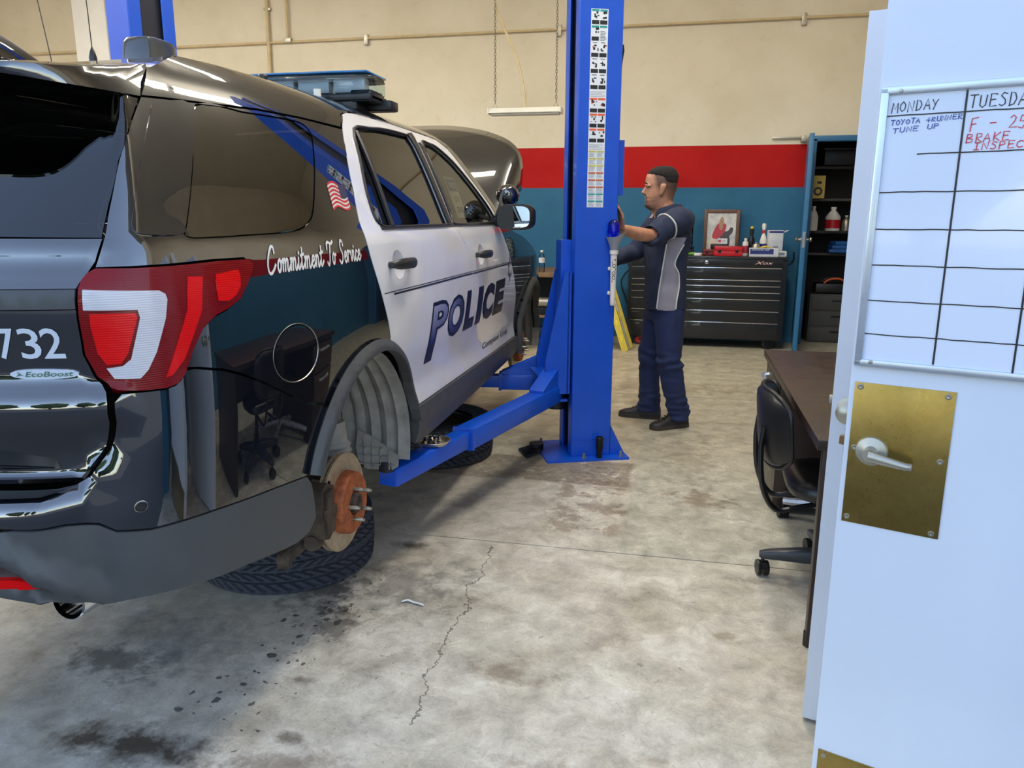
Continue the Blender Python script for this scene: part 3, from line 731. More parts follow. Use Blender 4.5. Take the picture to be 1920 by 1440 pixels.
# rear bumper
CT = [(0, .785), (.55, .784), (.62, .780), (.70, .771), (.743, .755), (.776, .732), (.845, .719), (.905, .717), (1.015, .714), (1.168, .705), (1.25, .699), (1.352, .690)]
ab1 = math.degrees(math.atan2((.690 - ZA) / RZ, (1.352 - SA) / RX))
bump_up = [(a, b + .003) for a, b in CT] + arch(SA, RX, RZ, ab1 - 2, ab0 + 2, 10) + [(a - .003, b - .006) for a, b in BSEAM[::-1][1:]] + [(.945, 1.080), (.93, 1.058), (.917, 1.049), (.891, 1.043), (.80, 1.046), (.789, 1.03), (.786, .985), (.768, .925), (.728, .868), (.70, .851), (.672, .848), (.3, .849), (0, .85)]
clad_r = [(0, .785), (.55, .783), (.62, .779), (.70, .769), (.743, .753), (.776, .730), (.845, .717), (.905, .715), (1.015, .712), (1.168, .703), (1.25, .697), (1.352, .688)] + [(1.372, .66), (1.385, .60), (1.392, .55)] + [(1.36, .515), (1.304, .503), (1.252, .507), (1.094, .528), (1.005, .534), (.844, .553), (.756, .562), (.69, .575), (.64, .60), (.56, .625), (.44, .635), (0, .64)]
skin_patch('rear_bumper', [bump_up], M_BLACK, car, sides=(1, -1), thick=.02)
_cprof = pchip([.50, .60, .64, .655, .668, .695, .71, .735, .76, .79], [.0, .004, .004, -.012, -.014, -.006, .020, .022, .012, .0])
def coff(s, z):
    e = 1 / (1 + math.exp((s - .735) / .018)); zz = z + 1.1 * max(0, s - .60)      # sculpted lip and recess over the exhaust
    return .006 + e * _cprof(min(.79, max(.50, zz)))
skin_patch('bumper_cladding', [clad_r], M_CLAD, car, off=coff, sides=(1, -1), thick=.03, step=.018)
skin_patch('reflector', [[(.45, .665), (.596, .664), (.633, .658), (.655, .648), (.668, .638), (.45, .640)]], M_REDHOT, car, off=.006, thick=.02, step=.03)
m = MB().lathe([(.012, .0), (.0125, .003), (.0105, .0035), (.010, .001), (0.0005, .0008)], sk(.826, .780), nrm(.826, .780), 20); sen = m.build('parking_sensor', M_TRIM, car)
MB().tube([sk(.826 + .0135 * math.cos(a), .780 + .0125 * math.sin(a), .001) for a in [2 * PI * i / 24 for i in range(24)]], .0012, 5, closed=True).build('sensor_ring', M_STEEL, sen)
skin_patch('sill_plate', [[(.0, .8405), (.55, .8405), (.66, .8405), (.69, .8455), (.66, .8475), (0, .8475)]], M_TRIM, car, off=.002, thick=.002, step=.02, sides=(1, -1))
# tailgate
TGB = [(.665, .860), (.70, .862), (.717, .879), (.754, .93), (.772, .985), (.775, 1.03), (.766, 1.053), (.736, 1.086), (.722, 1.138), (.727, 1.22)]
lower = [(0, .858), (.4, .858)] + TGB + [(.729, 1.2375), (0, 1.2375)]
skin_patch('tailgate', [lower], M_BLACK, car, sides=(1, -1))
skin_patch('tailgate_trim_bar', [[(0, 1.240), (.729, 1.240), (.732, 1.280), (0, 1.280)]], M_CLAD, car, off=.004, sides=(1, -1))
skin_patch('tailgate_upper', [[(0, 1.283), (.732, 1.283), (.735, 1.295), (.748, 1.325), (.757, 1.338), (.776, 1.386), (0, 1.388)]], M_BLACK, car, sides=(1, -1))
skin_patch('rear_window', [[(0, 1.392), (.557, 1.392), (.774, 1.39), (.787, 1.46), (.818, 1.56), (.89, 1.642), (.972, 1.712), (.66, 1.737), (.547, 1.757), (.36, 1.768), (0, 1.772)]], M_REARGLASS, car, sides=(1, -1), off=-.003, thick=.006)
def smirror(pts): return spline([(-x, y, z) for x, y, z in pts[:0:-1]] + pts, 5)
eB, eT = tuple(sk(.982, 1.717)), tuple(sk(1.062, 1.788)); eR = tuple(sk(1.075, 1.795)); eI = tuple(sk(1.02, 1.722, -.03))
spB = smirror([(0, -.96, 1.745), (.3, -.95, 1.744), (.5, -.915, 1.737), (.60, -.80, 1.727), eB])
spT = smirror([(0, -.965, 1.762), (.3, -.955, 1.761), (.5, -.92, 1.758), (.597, -.795, 1.765), eT])
spR = smirror([(0, -.62, 1.788), (.3, -.61, 1.788), (.48, -.57, 1.788), (.57, -.53, 1.788), eR])
spI = smirror([(0, -.74, 1.755), (.3, -.72, 1.752), (.5, -.69, 1.745), (.6, -.64, 1.735), eI])
rows = [spI, spB]
rows += [[b.lerp(t_, .5) + Vector((0, -.008, 0)) for b, t_ in zip(spB, spT)], spT]
for k in (.33, .66, 1.0): rows.append([t_.lerp(r_, k) + Vector((0, 0, .012 * math.sin(PI * k))) for t_, r_ in zip(spT, spR)])
rows += [[r_ + Vector((0, .02, -.05)) for r_ in spR]]
m = MB().grid(rows, closed_v=True); nr = len(spI)
m.f += [tuple(i * nr for i in range(len(rows))), tuple(i * nr + nr - 1 for i in range(len(rows)))[::-1]]; m.mi += [0, 0]
m.build('spoiler', M_BLACK, car, angle=40)
# tail lamps
for sd in (1, -1):
    lamp = skin_patch('tail_lamp', [LAMP], M_REDLENS, car, off=.012, thick=.03, step=.03, sides=(sd,))
    if sd > 0:
        skin_patch('reversing_lens', [[(.748, 1.277), (.895, 1.270), (.908, 1.262), (.911, 1.25), (.902, 1.21), (.875, 1.136), (.854, 1.097), (.838, 1.080), (.782, 1.083), (.766, 1.108), (.804, 1.111), (.823, 1.125), (.849, 1.215), (.846, 1.232), (.745, 1.238)]], M_CLEARLENS, lamp, off=.015, thick=.006, step=.025)
        skin_patch('brake_lens', [[(.755, 1.230), (.84, 1.226), (.843, 1.215), (.818, 1.138), (.802, 1.117), (.768, 1.116), (.754, 1.143), (.752, 1.20)]], M_REDHOT, lamp, off=.016, thick=.006, step=.025)
        skin_patch('side_marker', [[(1.042, 1.297), (1.113, 1.304), (1.118, 1.29), (1.115, 1.265), (1.096, 1.244), (1.071, 1.232), (1.04, 1.235)]], M_REDHOT, lamp, off=.015, thick=.006, step=.025)
        skin_patch('lamp_prism', [[(.966, 1.296), (1.006, 1.294), (.992, 1.219), (.936, 1.111), (.905, 1.078), (.89, 1.074), (.923, 1.151), (.955, 1.223)]], M_REDHOT, lamp, off=.014, thick=.004, step=.03)
# roof, windscreen, open bonnet
def roof_row(s, za, cr, n=14):
    p = sk(s, za); return [(p.x * (1 - 2 * i / n), p.y + .0, p.z + cr * (1 - (1 - 2 * i / n) ** 2)) for i in range(n + 1)]
rows = [roof_row(s, z, c_) for s, z, c_ in ((1.02, 1.775, .006), (1.07, 1.79, .008), (1.3, 1.858, -.005), (1.8, 1.884, .006), (2.2, 1.889, .014), (2.6, 1.889, .018), (3.0, 1.882, .022), (3.2, 1.874, .035), (3.36, 1.849, .035))]
r0 = [(x, y - .10 * (1 - (abs(x) / .75) ** 2), z - .012) for x, y, z in rows[0]]
MB().grid([r0] + rows).build('roof', M_BLACK, car, angle=80)
rows = []
for i in range(9):
    t = i / 8; s = 3.36 + (3.92 - 3.36) * t; z = 1.85 + (1.385 - 1.85) * t; p = sk(s, z); n = 14
    rows.append([(p.x * (1 - 2 * j / n), p.y + .22 * (1 - (1 - 2 * j / n) ** 2) * (.4 + .6 * t), p.z + .03 * (1 - (1 - 2 * j / n) ** 2) * (1 - t)) for j in range(n + 1)])
MB().grid(rows).build('windscreen', M_GLASS, car, angle=80)
rim = [(0, 3.57, 2.112), (.23, 3.52, 2.102), (.48, 3.364, 2.054), (.66, 3.22, 1.995), (.77, 3.12, 1.94), (.845, 3.05, 1.865), (.878, 3.0, 1.76), (.885, 2.92, 1.60)]
rim = [(-x, y, z) for x, y, z in rim[:0:-1]] + rim; base = []
for x, y, z in rim: base.append((x * .93, 2.42 + .06 * (abs(x) / .88) ** 3, 1.40 - .05 * (abs(x) / .88) ** 2))
rim = [tuple(p) for p in spline(rim, 3)]; base = [tuple(p) for p in spline(base, 3)]
rows = []
for i in range(11):
    t = i / 10; row = []
    for a, b in zip(base, rim):
        q = Vector(a).lerp(Vector(b), t); bul = .10 * math.sin(PI * t) * (1 - .5 * (abs(b[0]) / .88) ** 2)
        row.append(q + Vector((0, -.45, .89)) * bul)
    rows.append(row)
inner = [[p + Vector((0, .03, -.05)) - Vector((p.x * .03, 0, 0)) for p in r] for r in rows]
m = MB().grid(rows); hood = m.build('bonnet', M_BLACK, car, angle=70)
md = hood.modifiers.new('thick', 'SOLIDIFY'); md.thickness = .03; md.offset = -1
# cabin: dark tub, seats, dashboard, steering wheel (seen through the glass)
M_CABIN = mat('cabin_trim', S(34, 33, 33), .8); M_SEAT = mat('seat_cloth', S(40, 38, 38), .9)
cab = MB().box((0, 1.42, .62), (1.64, 1.74, .06)).box((0, 2.30, 1.05), (1.56, .10, .8)).box((.84, 1.42, .95), (.04, 1.74, .7)).box((-.84, 1.42, .95), (.04, 1.74, .7)).build('cabin', M_CABIN, car, smooth=False)
MB().box((0, 2.1, 1.22), (1.62, .5, .22), bev=.05).build('dashboard', M_CABIN, car)
for sx in (-.42, .42):
    for yy in (1.25, .35):
        st = MB().box((sx, yy, .86), (.52, .52, .16), bev=.05).box((sx, yy - .30, 1.2), (.50, .14, .66), (R(12), 0, 0), bev=.05)
        st.box((sx, yy - .40, 1.62), (.27, .10, .18), bev=.04); st.build('seat', M_SEAT, car)
sw = MB().tube([Vector((-.42 + .19 * math.cos(a), 1.82 + .07 * math.sin(a), 1.32 + .17 * math.sin(a))) for a in [2 * PI * i / 24 for i in range(24)]], .016, 8, closed=True); sw.cyl((-.42, 1.82, 1.32), (-.42, 2.05, 1.22), .025, n=8); sw.build('steering_wheel', M_TRIM, car)
MB().box((0, -.15, 1.05), (1.16, 1.3, .04)).box((0, -.15, .9), (1.16, 1.3, .25)).build('cargo_floor', M_CABIN, car, smooth=False)
MB().box((0, 1.42, .55), (1.6, 1.8, .10), bev=.03).box((0, 1.3, .58), (1.1, 4.2, .10), bev=.03).box((0, -.7, .62), (1.2, .5, .12), bev=.03).build('underbody', M_IRON, car)
m = MB().box((0, 3.1, .85), (1.2, .9, .6), bev=.05).box((0, 3.0, 1.17), (.8, .6, .12), bev=.04); m.build('engine', M_IRON, car)
rows = []
for z in (.50, .60, .75, .90, 1.02):
    row = []
    for i in range(21):
        a = PI * (i / 20); row.append((.86 * math.cos(a), 3.42 + (.36 if z < .9 else .28) * math.sin(a) ** .6, z))
    rows.append(row)
MB().grid(rows).build('front_bumper', M_BLACK, car, angle=60)
# wheel housings, hubs, brakes
def wheel_house(u, nm):
    rows = []
    for k in range(19):
        x = .945 - .29 * k / 18; rib = .010 * math.sin(k * 1.75) if 2 < k < 17 else 0; row = []
        for i in range(33):
            a = R(-8 + 188 * i / 32); rx = .415 + .008 * math.sin(5 * a) + rib; rz = .45 + rib
            row.append((x - .05 * max(0, min(1, (math.degrees(a) - 140) / 20)) * (1 - k / 18), u + .035 + rx * math.cos(a), ZA + rz * math.sin(a)))
        rows.append(row)
    m = MB().grid(rows); cen = len(m.v)
    m.add([(.655, u + .035 + .415 * math.cos(R(-8 + 188 * i / 32)), ZA + .45 * math.sin(R(-8 + 188 * i / 32))) for i in range(33)] + [(.655, u - .40, .42), (.655, u + .45, .42)], [tuple(range(33)) + (33, 34)])
    m.build(nm, M_LINER, car, angle=50, fix=False)
wheel_house(0, 'wheel_liner'); wheel_house(2.866, 'wheel_liner')
sh = [(.738, .593), (.79, .572), (.901, .500), (.906, .470), (.903, .448), (.881, .435), (.773, .431), (.735, .47), (.725, .52)]
m = MB().prism(sh, .41, .418, lambda p, t: (p[0], t, p[1]))
for xa in (.765, .80, .835, .87): m.box((xa, .406, .50 - (xa - .77) * .25), (.005, .008, .13 - (xa - .76) * .5))
for za in (.455, .49, .525): m.box((.815 - (za - .455) * .35, .406, za), (.15 - (za - .455) * .6, .008, .005))
m.build('splash_shield', M_LINER, car)
def hub(u, z, name):
    b = MB().lathe([(.075, 0), (.172, 0), (.174, .002), (.174, .010), (.160, .011), (.160, .017), (.174, .018), (.174, .026), (.172, .028), (.112, .028)], (.832, u, z), (1, 0, 0), 56).build(name, M_ROTOR, car)
    MB().lathe([(.112, .028), (.109, .062), (.104, .068), (.045, .068), (.043, .060), (.036, .058)], (.832, u, z), (1, 0, 0), 48, cap=False).build('rotor_hat', M_RUST, b)
    MB().lathe([(.036, .058), (.036, .078), (.032, .082), (.024, .082), (.022, .074), (.0005, .074)], (.832, u, z), (1, 0, 0), 24).build('hub_bore', M_IRON, b)
    for k in range(5):
        a = R(90 + 72 * k + 14); c = (u + .057 * math.cos(a), z + .057 * math.sin(a))
        st = MB().lathe([(.0072, 0), (.0072, .036), (.0055, .040), (.0055, .046), (.0005, .046)], (.832 + .064, c[0], c[1]), (1, 0, 0), 10).build('wheel_stud', M_STEEL, b)
    return b
hub(0, .452, 'brake_disc'); hub(2.90, .534, 'brake_disc')
for u, z, s_ in ((0, .452, -1), (2.90, .534, 1)):
    m = MB()
    outl = [(.095, -.075), (.145, -.10), (.185, -.085), (.195, 0), (.185, .085), (.145, .10), (.095, .075)]
    cal = MB().prism([(s_ * a, b + .02) for a, b in outl], .78, .868, lambda p, t: (t, u + p[0], z + p[1])).build('brake_caliper', M_IRON, car)
    MB().box((.874, u + s_ * .145, z + .02), (.014, .05, .15), bev=.004).box((.874, u + s_ * .145, z + .02), (.018, .075, .035), bev=.004).build('caliper_bridge', M_IRON, cal)
    for dz in (.105, -.065): MB().cyl((.80, u + s_ * .115, z + dz), (.86, u + s_ * .115, z + dz), .012, n=8).build('slide_pin', M_STEEL, cal)
m = MB().lathe([(.055, 0), (.062, .012), (.055, .024), (.062, .036), (.055, .048), (.062, .06), (.055, .072), (.062, .084), (.05, .10), (.05, .17)], (.79, .10, .54), (-.1, 0, 1), 20); m.build('shock_bellows', M_LINER, car)
m = MB().tube([(.84, -.16, .375), (.70, -.10, .40), (.40, -.05, .46)], [.03, .035, .04], 10).tube([(.74, -.24, .325), (.78, -.12, .36), (.80, 0, .40)], [.022, .026, .03], 10); m.lathe([(.03, -.02), (.034, 0), (.03, .02)], (.74, -.22, .322), (1, .3, 0), 16).lathe([(.026, -.025), (.03, 0), (.026, .025)], (.825, -.17, .372), (0, 1, 0), 16); m.box((.72, 0, .452), (.16, .12, .16), bev=.03); m.build('control_arm', M_IRON, car)
MB().tube([(.72, 2.9, .534), (.4, 2.9, .5)], .05, 10).box((.74, 2.9, .53), (.1, .14, .2), bev=.03).build('front_knuckle', M_IRON, car)
for ex in (.62, .30):
    MB().lathe([(.040, 0), (.044, .003), (.044, .16), (.036, .16), (.036, .01)], (ex, -.99, .552), (0, 1, 0), 24, cap=False).build('exhaust_tip', M_CHROME, car)
# ================================================================ CAR FITTINGS AND MARKINGS
M_VBLACK = mat('vinyl_black', S(16, 16, 22), .35); M_VWHITE = mat('vinyl_silver_white', S(222, 220, 214), .35, var=.02)
def skin_print(name, loops, material, parent, off=.0012, step=.02):
    """vinyl print lying on the skin"""
    loops = [dense(l, step) for l in loops]
    V, F = triangulate(loops, 0)
    verts = [sk(s, z, off) for s, z in V]; nn = [nrm(s, z) for s, z in V]
    fs = []
    for f in F:
        a, b, c = (verts[i] for i in f); fs.append(f if (b - a).cross(c - a).dot(nn[f[0]]) > 0 else f[::-1])
    me = bpy.data.meshes.new(name); me.from_pydata([tuple(v) for v in verts], [], fs); me.shade_smooth()
    me.normals_split_custom_set_from_vertices([tuple(n) for n in nn])
    return link(name, me, material, parent)
def fit_loops(loops, s0, s1, z0, z1, shear=0.0):
    xs_ = [p[0] for l in loops for p in l]; ys_ = [p[1] for l in loops for p in l]; a, b, c, d = min(xs_), max(xs_), min(ys_), max(ys_)
    return [[(s0 + (p[0] - a) / (b - a) * (s1 - s0) + shear * (p[1] - c) / (d - c), z0 + (p[1] - c) / (d - c) * (z1 - z0)) for p in l] for l in loops]
# POLICE: dark outline, gradient fill, each letter its own piece
def police_fill():
    n = N('police_gradient'); v = n.coord(); sx = n.node('ShaderNodeSeparateXYZ'); n.link(v, sx.inputs[0])
    u = n.math('DIVIDE', n.math('SUBTRACT', sx.outputs[1], .55), 1.25); z = n.math('DIVIDE', n.math('SUBTRACT', sx.outputs[2], .90), .19)
    lo = n.ramp(u, (0, S(24, 34, 110)), (.32, S(26, 36, 104)), (.45, S(16, 16, 30)), (1, S(30, 30, 42))); hi = n.ramp(u, (0, S(176, 178, 214)), (.30, S(120, 124, 180)), (.45, S(20, 20, 30)), (1, S(20, 20, 28)))
    n.set(Base_Color=n.mix(n.ramp(z, (.15, 0.0), (.9, 1.0)), lo, hi), Roughness=.35); return n.m
M_POL = police_fill()
SPANS = [('P', 2.365, 2.60), ('O', 2.60, 2.86), ('L', 2.885, 3.06), ('I', 3.10, 3.20), ('C', 3.215, 3.45), ('E', 3.47, 3.70)]
for ch, a, b in SPANS:
    z0 = .845 if ch == 'P' else .898; par = rd if b < 3.08 else fdr
    lp = fit_loops(text_loops(ch, 1.0, .068), a, b, .898, 1.085, .05)
    if ch == 'P':                                              # the P has a long tapering foot
        lp = [[(s - (.02 if z < .95 and s < 2.47 else 0), z - (.06 if z < .905 else 0)) for s, z in l] for l in lp]
    skin_print('police_letter', lp, M_VBLACK, par, .0010)
    inn = fit_loops(text_loops(ch, 1.0, .020), a + .016, b - .016, .914, 1.069, .042)
    skin_print('police_letter_fill', inn, M_POL, par, .0020)
# twin pinstripe
for s0_, s1_, zc, w, par in ((1.985, 3.032, 1.1630, .0065, rd), (1.90, 3.034, 1.1725, .0030, rd), (3.042, 3.84, 1.1610, .0065, fdr), (3.042, 3.84, 1.1705, .0030, fdr)):
    skin_print('pinstripe', [[(s0_, zc - w / 2), (s1_, zc - w / 2), (s1_, zc + w / 2), (s0_, zc + w / 2)]], M_VBLACK, par)
# badge star and unit name on the front door
star = []
for k in range(12):
    r = (1.0 if k % 2 == 0 else .52); a = PI / 2 + 2 * PI * k / 12; star.append((3.865 + .055 * r * math.cos(a) + .0, 1.13 + .085 * r * math.sin(a)))
M_STAR = mat('star_badge_grey', S(70, 72, 84), .4); skin_print('star_badge', [star], M_STAR, fdr)
skin_print('star_badge_centre', [[(3.865 + .02 * math.cos(2 * PI * i / 16), 1.13 + .032 * math.sin(2 * PI * i / 16)) for i in range(16)]], M_VWHITE, fdr, .0022)
skin_print('unit_lettering', fit_loops(text_loops('Compton Unit', 1, .018, .35), 3.33, 3.94, .726, .766), M_VBLACK, fdr)
# "Commitment To Service" in brush script (polylines per letter on a unit grid, x advance, points)
SCRIPT = {
 'C': (.95, [[(.72, .78), (.66, 1.0), (.42, .98), (.16, .66), (.06, .28), (.16, .02), (.38, -.02), (.62, .12), (.80, .30)]]),
 'T': (.66, [[(.04, .70), (.10, .92), (.34, .98), (.66, .90), (.95, 1.0)], [(.54, .92), (.40, .50), (.30, .12), (.14, -.02), (.02, .10)]]),
 'S': (.74, [[(.70, .78), (.62, .98), (.40, .96), (.26, .74), (.36, .54), (.52, .38), (.46, .10), (.22, -.02), (.04, .12)]]),
 'o': (.50, [[(.30, .48), (.12, .40), (.06, .16), (.18, .0), (.34, .12), (.36, .36), (.28, .48), (.40, .38), (.54, .42)]]),
 'm': (.82, [[(.04, .44), (.10, .46), (.06, .02)], [(.08, .30), (.22, .47), (.32, .40), (.28, .02)], [(.30, .30), (.46, .47), (.58, .40), (.54, .08), (.64, .0), (.84, .20)]]),
 'n': (.60, [[(.04, .44), (.10, .46), (.06, .02)], [(.08, .30), (.24, .47), (.36, .40), (.32, .08), (.42, .0), (.62, .20)]]),
 'i': (.34, [[(.10, .46), (.06, .12), (.14, .0), (.36, .20)], [(.13, .64), (.16, .68)]]),
 't': (.42, [[(.20, .84), (.10, .20), (.16, .0), (.44, .20)], [(.0, .54), (.36, .60)]]),
 'e': (.48, [[(.06, .20), (.34, .34), (.30, .47), (.12, .42), (.05, .16), (.18, .0), (.34, .06), (.50, .22)]]),
 'r': (.46, [[(.04, .44), (.12, .50), (.08, .02)], [(.09, .30), (.24, .48), (.40, .44), (.48, .36)]]),
 'v': (.48, [[(.02, .42), (.10, .46), (.16, .02), (.32, .22), (.38, .48), (.50, .42)]]),
 'c': (.44, [[(.36, .40), (.22, .48), (.06, .30), (.08, .06), (.24, .0), (.46, .20)]]),
 ' ': (.52, [])}
x = 0; lines = []
for ch in 'Commitment To Service':
    adv, ls = SCRIPT[ch]
    for l in ls: lines.append([(x + p[0] + p[1] * .18, p[1]) for p in smooth_line(l, 4)])
    x += adv
SW, SH = (1.752 - 1.235) / (x + .2), .066
m = MB()
for k, (L_, R_) in enumerate(stroke_loops(lines, .13)):
    f_ = lambda p: sk(1.235 + p[0] * SW, 1.288 + .010 * (p[0] / x) + p[1] * SH, .0014)
    nL = len(L_); m.add([f_(p) for p in L_] + [f_(p) for p in R_], [(i, n_i, nL + n_i, nL + i) for i, n_i in ((i, i + 1) for i in range(nL - 1))])
m.build('script_lettering', M_VWHITE, car, smooth=False, fix=False, kind='stuff')
# flag decal
M_FLAGR = mat('flag_red', S(188, 40, 44), .4); M_FLAGW = mat('flag_white', S(214, 206, 200), .4); M_FLAGB = mat('flag_blue', S(48, 48, 78), .4)
def flag_pt(a, b):   # a along, b up
    return (1.672 + .128 * a + .030 * b + .004 * math.sin(6 * a), 1.452 + .082 * b + .008 * math.sin(a * 6.0) + .010 * a)
fl_ = skin_print('flag_decal', [[flag_pt(i / 12, 0) for i in range(13)] + [flag_pt(i / 12, 1) for i in range(12, -1, -1)]], M_FLAGW, car, .0012)
for k in range(0, 13, 2):
    b0, b1 = k / 13, (k + 1) / 13; skin_print('flag_stripe', [[flag_pt(i / 12, b0) for i in range(13)] + [flag_pt(i / 12, b1) for i in range(12, -1, -1)]], M_FLAGR, fl_, .0018)
skin_print('flag_canton', [[flag_pt(.6 + .4 * i / 5, 6 / 13) for i in range(6)] + [flag_pt(.6 + .4 * i / 5, 1) for i in range(5, -1, -1)]], M_FLAGB, fl_, .0024)
# tailgate number and badge
M_REFL = mat('reflective_grey', S(196, 202, 212), .4, var=.02)
for ch, a, b in (('7', .553, .594), ('3', .601, .643), ('2', .646, .689)):
    skin_print('fleet_number', fit_loops(text_loops(ch, 1, .008), a, b, 1.132, 1.2), M_REFL, car, .002)
bd = skin_patch('engine_badge', [rounded([(.568, 1.0875), (.707, 1.0865), (.708, 1.1075), (.569, 1.1095)], 2)], M_REFL, car, off=.006, thick=.006, step=.02)
M_GREEN = mat('badge_green', S(70, 110, 92), .4)
skin_print('badge_lettering', fit_loops(text_loops('EcoBoost', 1, .012, .25), .600, .698, 1.0925, 1.1045), M_GREEN, bd, .0075, .01)
skin_print('badge_leaf', [[(.580, 1.0935), (.592, 1.0965), (.597, 1.094), (.590, 1.1005), (.584, 1.105), (.587, 1.099)]], M_GREEN, bd, .0075, .01)
# papers inside the glass
M_PAPER = mat('paper', S(226, 228, 222), .8, var=.03); M_PBLUE = mat('sign_blue', S(30, 96, 170), .6); M_PTXT = mat('sign_text_grey', S(70, 74, 80), .7)
def on_pane(s, z, d): return sk(s, z, d) + Vector((CARX, CARY, 0))
note = thing('paper_notice', 'white out of service notice taped inside the front side window', 'notice', tuple(on_pane(3.16, 1.52, -.03)))
nb = Vector(note.location)
def npt(a, b, d): return on_pane(3.055 + .17 * a + .06 * b, 1.435 + .20 * b, -.022 + d) - nb
MB().grid([[npt(a / 4, b / 4, 0) for a in range(5)] for b in range(5)]).build('sheet', M_PAPER, note, fix=False)
MB().grid([[npt(.08 + .84 * a / 4, .64 + .30 * b / 4, .002) for a in range(5)] for b in range(5)]).build('header', M_PBLUE, note, fix=False)
def note_text(t, a0, a1, b0, b1, mt, d):
    lp = fit_loops(text_loops(t, 1, .02), a0, a1, b0, b1); V, F = triangulate(lp)
    MB().add([npt(p[0], p[1], d) for p in V], F).build('lettering', mt, note, smooth=False, fix=False)
note_text('NOTICE', .2, .8, .72, .86, M_PAPER, .004); note_text('OUT OF', .25, .75, .38, .52, M_PTXT, .003); note_text('SERVICE', .2, .8, .12, .26, M_PTXT, .003)
# door mirror
m = MB(); rings = []
MX, MY, MZ = 1.075, 1.88, 1.43
for i, (dy, a, b) in enumerate(((.075, .02, .02), (.07, .07, .045), (.045, .096, .062), (.0, .104, .070), (-.05, .100, .070), (-.06, .094, .066))):
    rings.append([Vector((MX + a * math.copysign(abs(math.cos(t)) ** .55, math.cos(t)), MY + dy + .02 * math.cos(t), MZ + b * math.copysign(abs(math.sin(t)) ** .55, math.sin(t)))) for t in [2 * PI * j / 28 for j in range(28)]])
mir = m.loft(rings).build('door_mirror', M_TRIM, car, angle=50)
M_MIRROR = mat('mirror_glass', S(200, 204, 206), .02, 1.0, var=.0)
rg = [[Vector((MX + .085 * k * math.copysign(abs(math.cos(t)) ** .55, math.cos(t)), MY - .062, MZ + .058 * k * math.copysign(abs(math.sin(t)) ** .55, math.sin(t)))) for t in [2 * PI * j / 28 for j in range(28)]] for k in (1, .02)]
MB().grid(rg, closed_u=True).build('mirror_glass', M_MIRROR, mir)
MB().box((.975, 1.90, 1.405), (.12, .06, .05), (0, R(-10), 0), bev=.015).build('mirror_stalk', M_TRIM, mir)
# spotlight on the pillar
sp = MB().lathe([(.02, -.06), (.045, -.05), (.062, -.02), (.066, .01), (.062, .04), (.05, .05), (.0005, .052)], (.985, 2.03, 1.545), (.1, .95, .15), 24).build('spotlight', M_BLACK, car)
MB().cyl((.975, 1.99, 1.5), (.93, 1.93, 1.42), .012, n=8).build('spotlight_stem', M_TRIM, sp)
# roof light bar
LBY, LBZ = 1.05, 2.0
lb = MB().box((0, LBY, LBZ - .055), (1.24, .20, .03), bev=.01).build('light_bar', M_TRIM, car)
rings = []
for x_, k in ((-.62, .55), (-.60, .9), (-.55, 1), (.55, 1), (.60, .9), (.62, .55)):
    rings.append([Vector((x_, LBY + .14 * k * math.copysign(abs(math.cos(t)) ** .6, math.cos(t)), LBZ + .045 * (.6 + .4 * k) * math.copysign(abs(math.sin(t)) ** .5, math.sin(t)))) for t in [2 * PI * j / 20 for j in range(20)]])
MB().loft(rings).build('lens', M_BLUELENS, lb)
M_BLUECAP = mat('blue_lens_cap', S(24, 110, 176), .15, coat=.6); M_REDCAP = mat('red_lens_cap', S(190, 24, 30), .15, coat=.6)
MB().box((.31, LBY, LBZ + .046), (.60, .24, .008), bev=.003).build('blue_cap', M_BLUECAP, lb); MB().box((-.31, LBY, LBZ + .046), (.60, .24, .008), bev=.003).build('red_cap', M_REDCAP, lb)
for k in range(7): MB().box((-.51 + .17 * k, LBY - .05, LBZ - .005), (.15, .05, .06), bev=.006).build('lamp_module', M_CLEARLENS, lb)
for x_ in (-.5, .5): MB().box((x_, LBY, LBZ - .085), (.09, .16, .06), bev=.01).build('mounting_foot', M_TRIM, lb)
MB().box((.57, LBY - .02, LBZ - .05), (.10, .14, .05), bev=.01).box((.58, LBY + .09, LBZ - .075), (.16, .10, .045), bev=.012).build('alley_lamp', M_TRIM, lb)
MB().cyl((.40, LBY - .16, LBZ - .085), (.40, LBY - .16, LBZ - .03), .016, n=12).build('antenna_base', M_VWHITE, car)
# roof antennas and camera pod
pod = MB(); rings = []
for z_, a, b, dx in ((1.845, .060, .085, 0), (1.90, .060, .085, 0), (1.970, .056, .080, .003), (1.984, .050, .072, .005), (1.990, .036, .05, .006)):
    rings.append([Vector((.26 + dx + a * math.copysign(abs(math.cos(t)) ** .5, math.cos(t)), -.02 + b * math.copysign(abs(math.sin(t)) ** .5, math.sin(t)), z_)) for t in [2 * PI * j / 24 for j in range(24)]])
M_POD = mat('dark_grey_gloss', S(62, 66, 70), .25, coat=.5); pod.loft(rings).build('antenna_pod', M_POD, car, angle=45)
for x_, y_, z0_, z1_, r in ((.46, -.08, 1.86, 1.905, .018), (.46, .33, 1.885, 1.935, .018)): MB().lathe([(r, 0), (r, (z1_ - z0_) * .9), (r * .8, z1_ - z0_), (.0005, z1_ - z0_)], (x_, y_, z0_), (0, 0, 1), 16).build('puck_antenna', M_TRIM, car)
w1 = MB().lathe([(.012, 0), (.013, .05), (.008, .07), (.002, .085)], (-.02, .06, 1.91), (0, 0, 1), 12).build('whip_antenna', M_TRIM, car); MB().cyl((-.02, .06, 1.99), (-.03, .06, 2.5), .0018, .0012, n=6).build('whip', M_TRIM, w1)
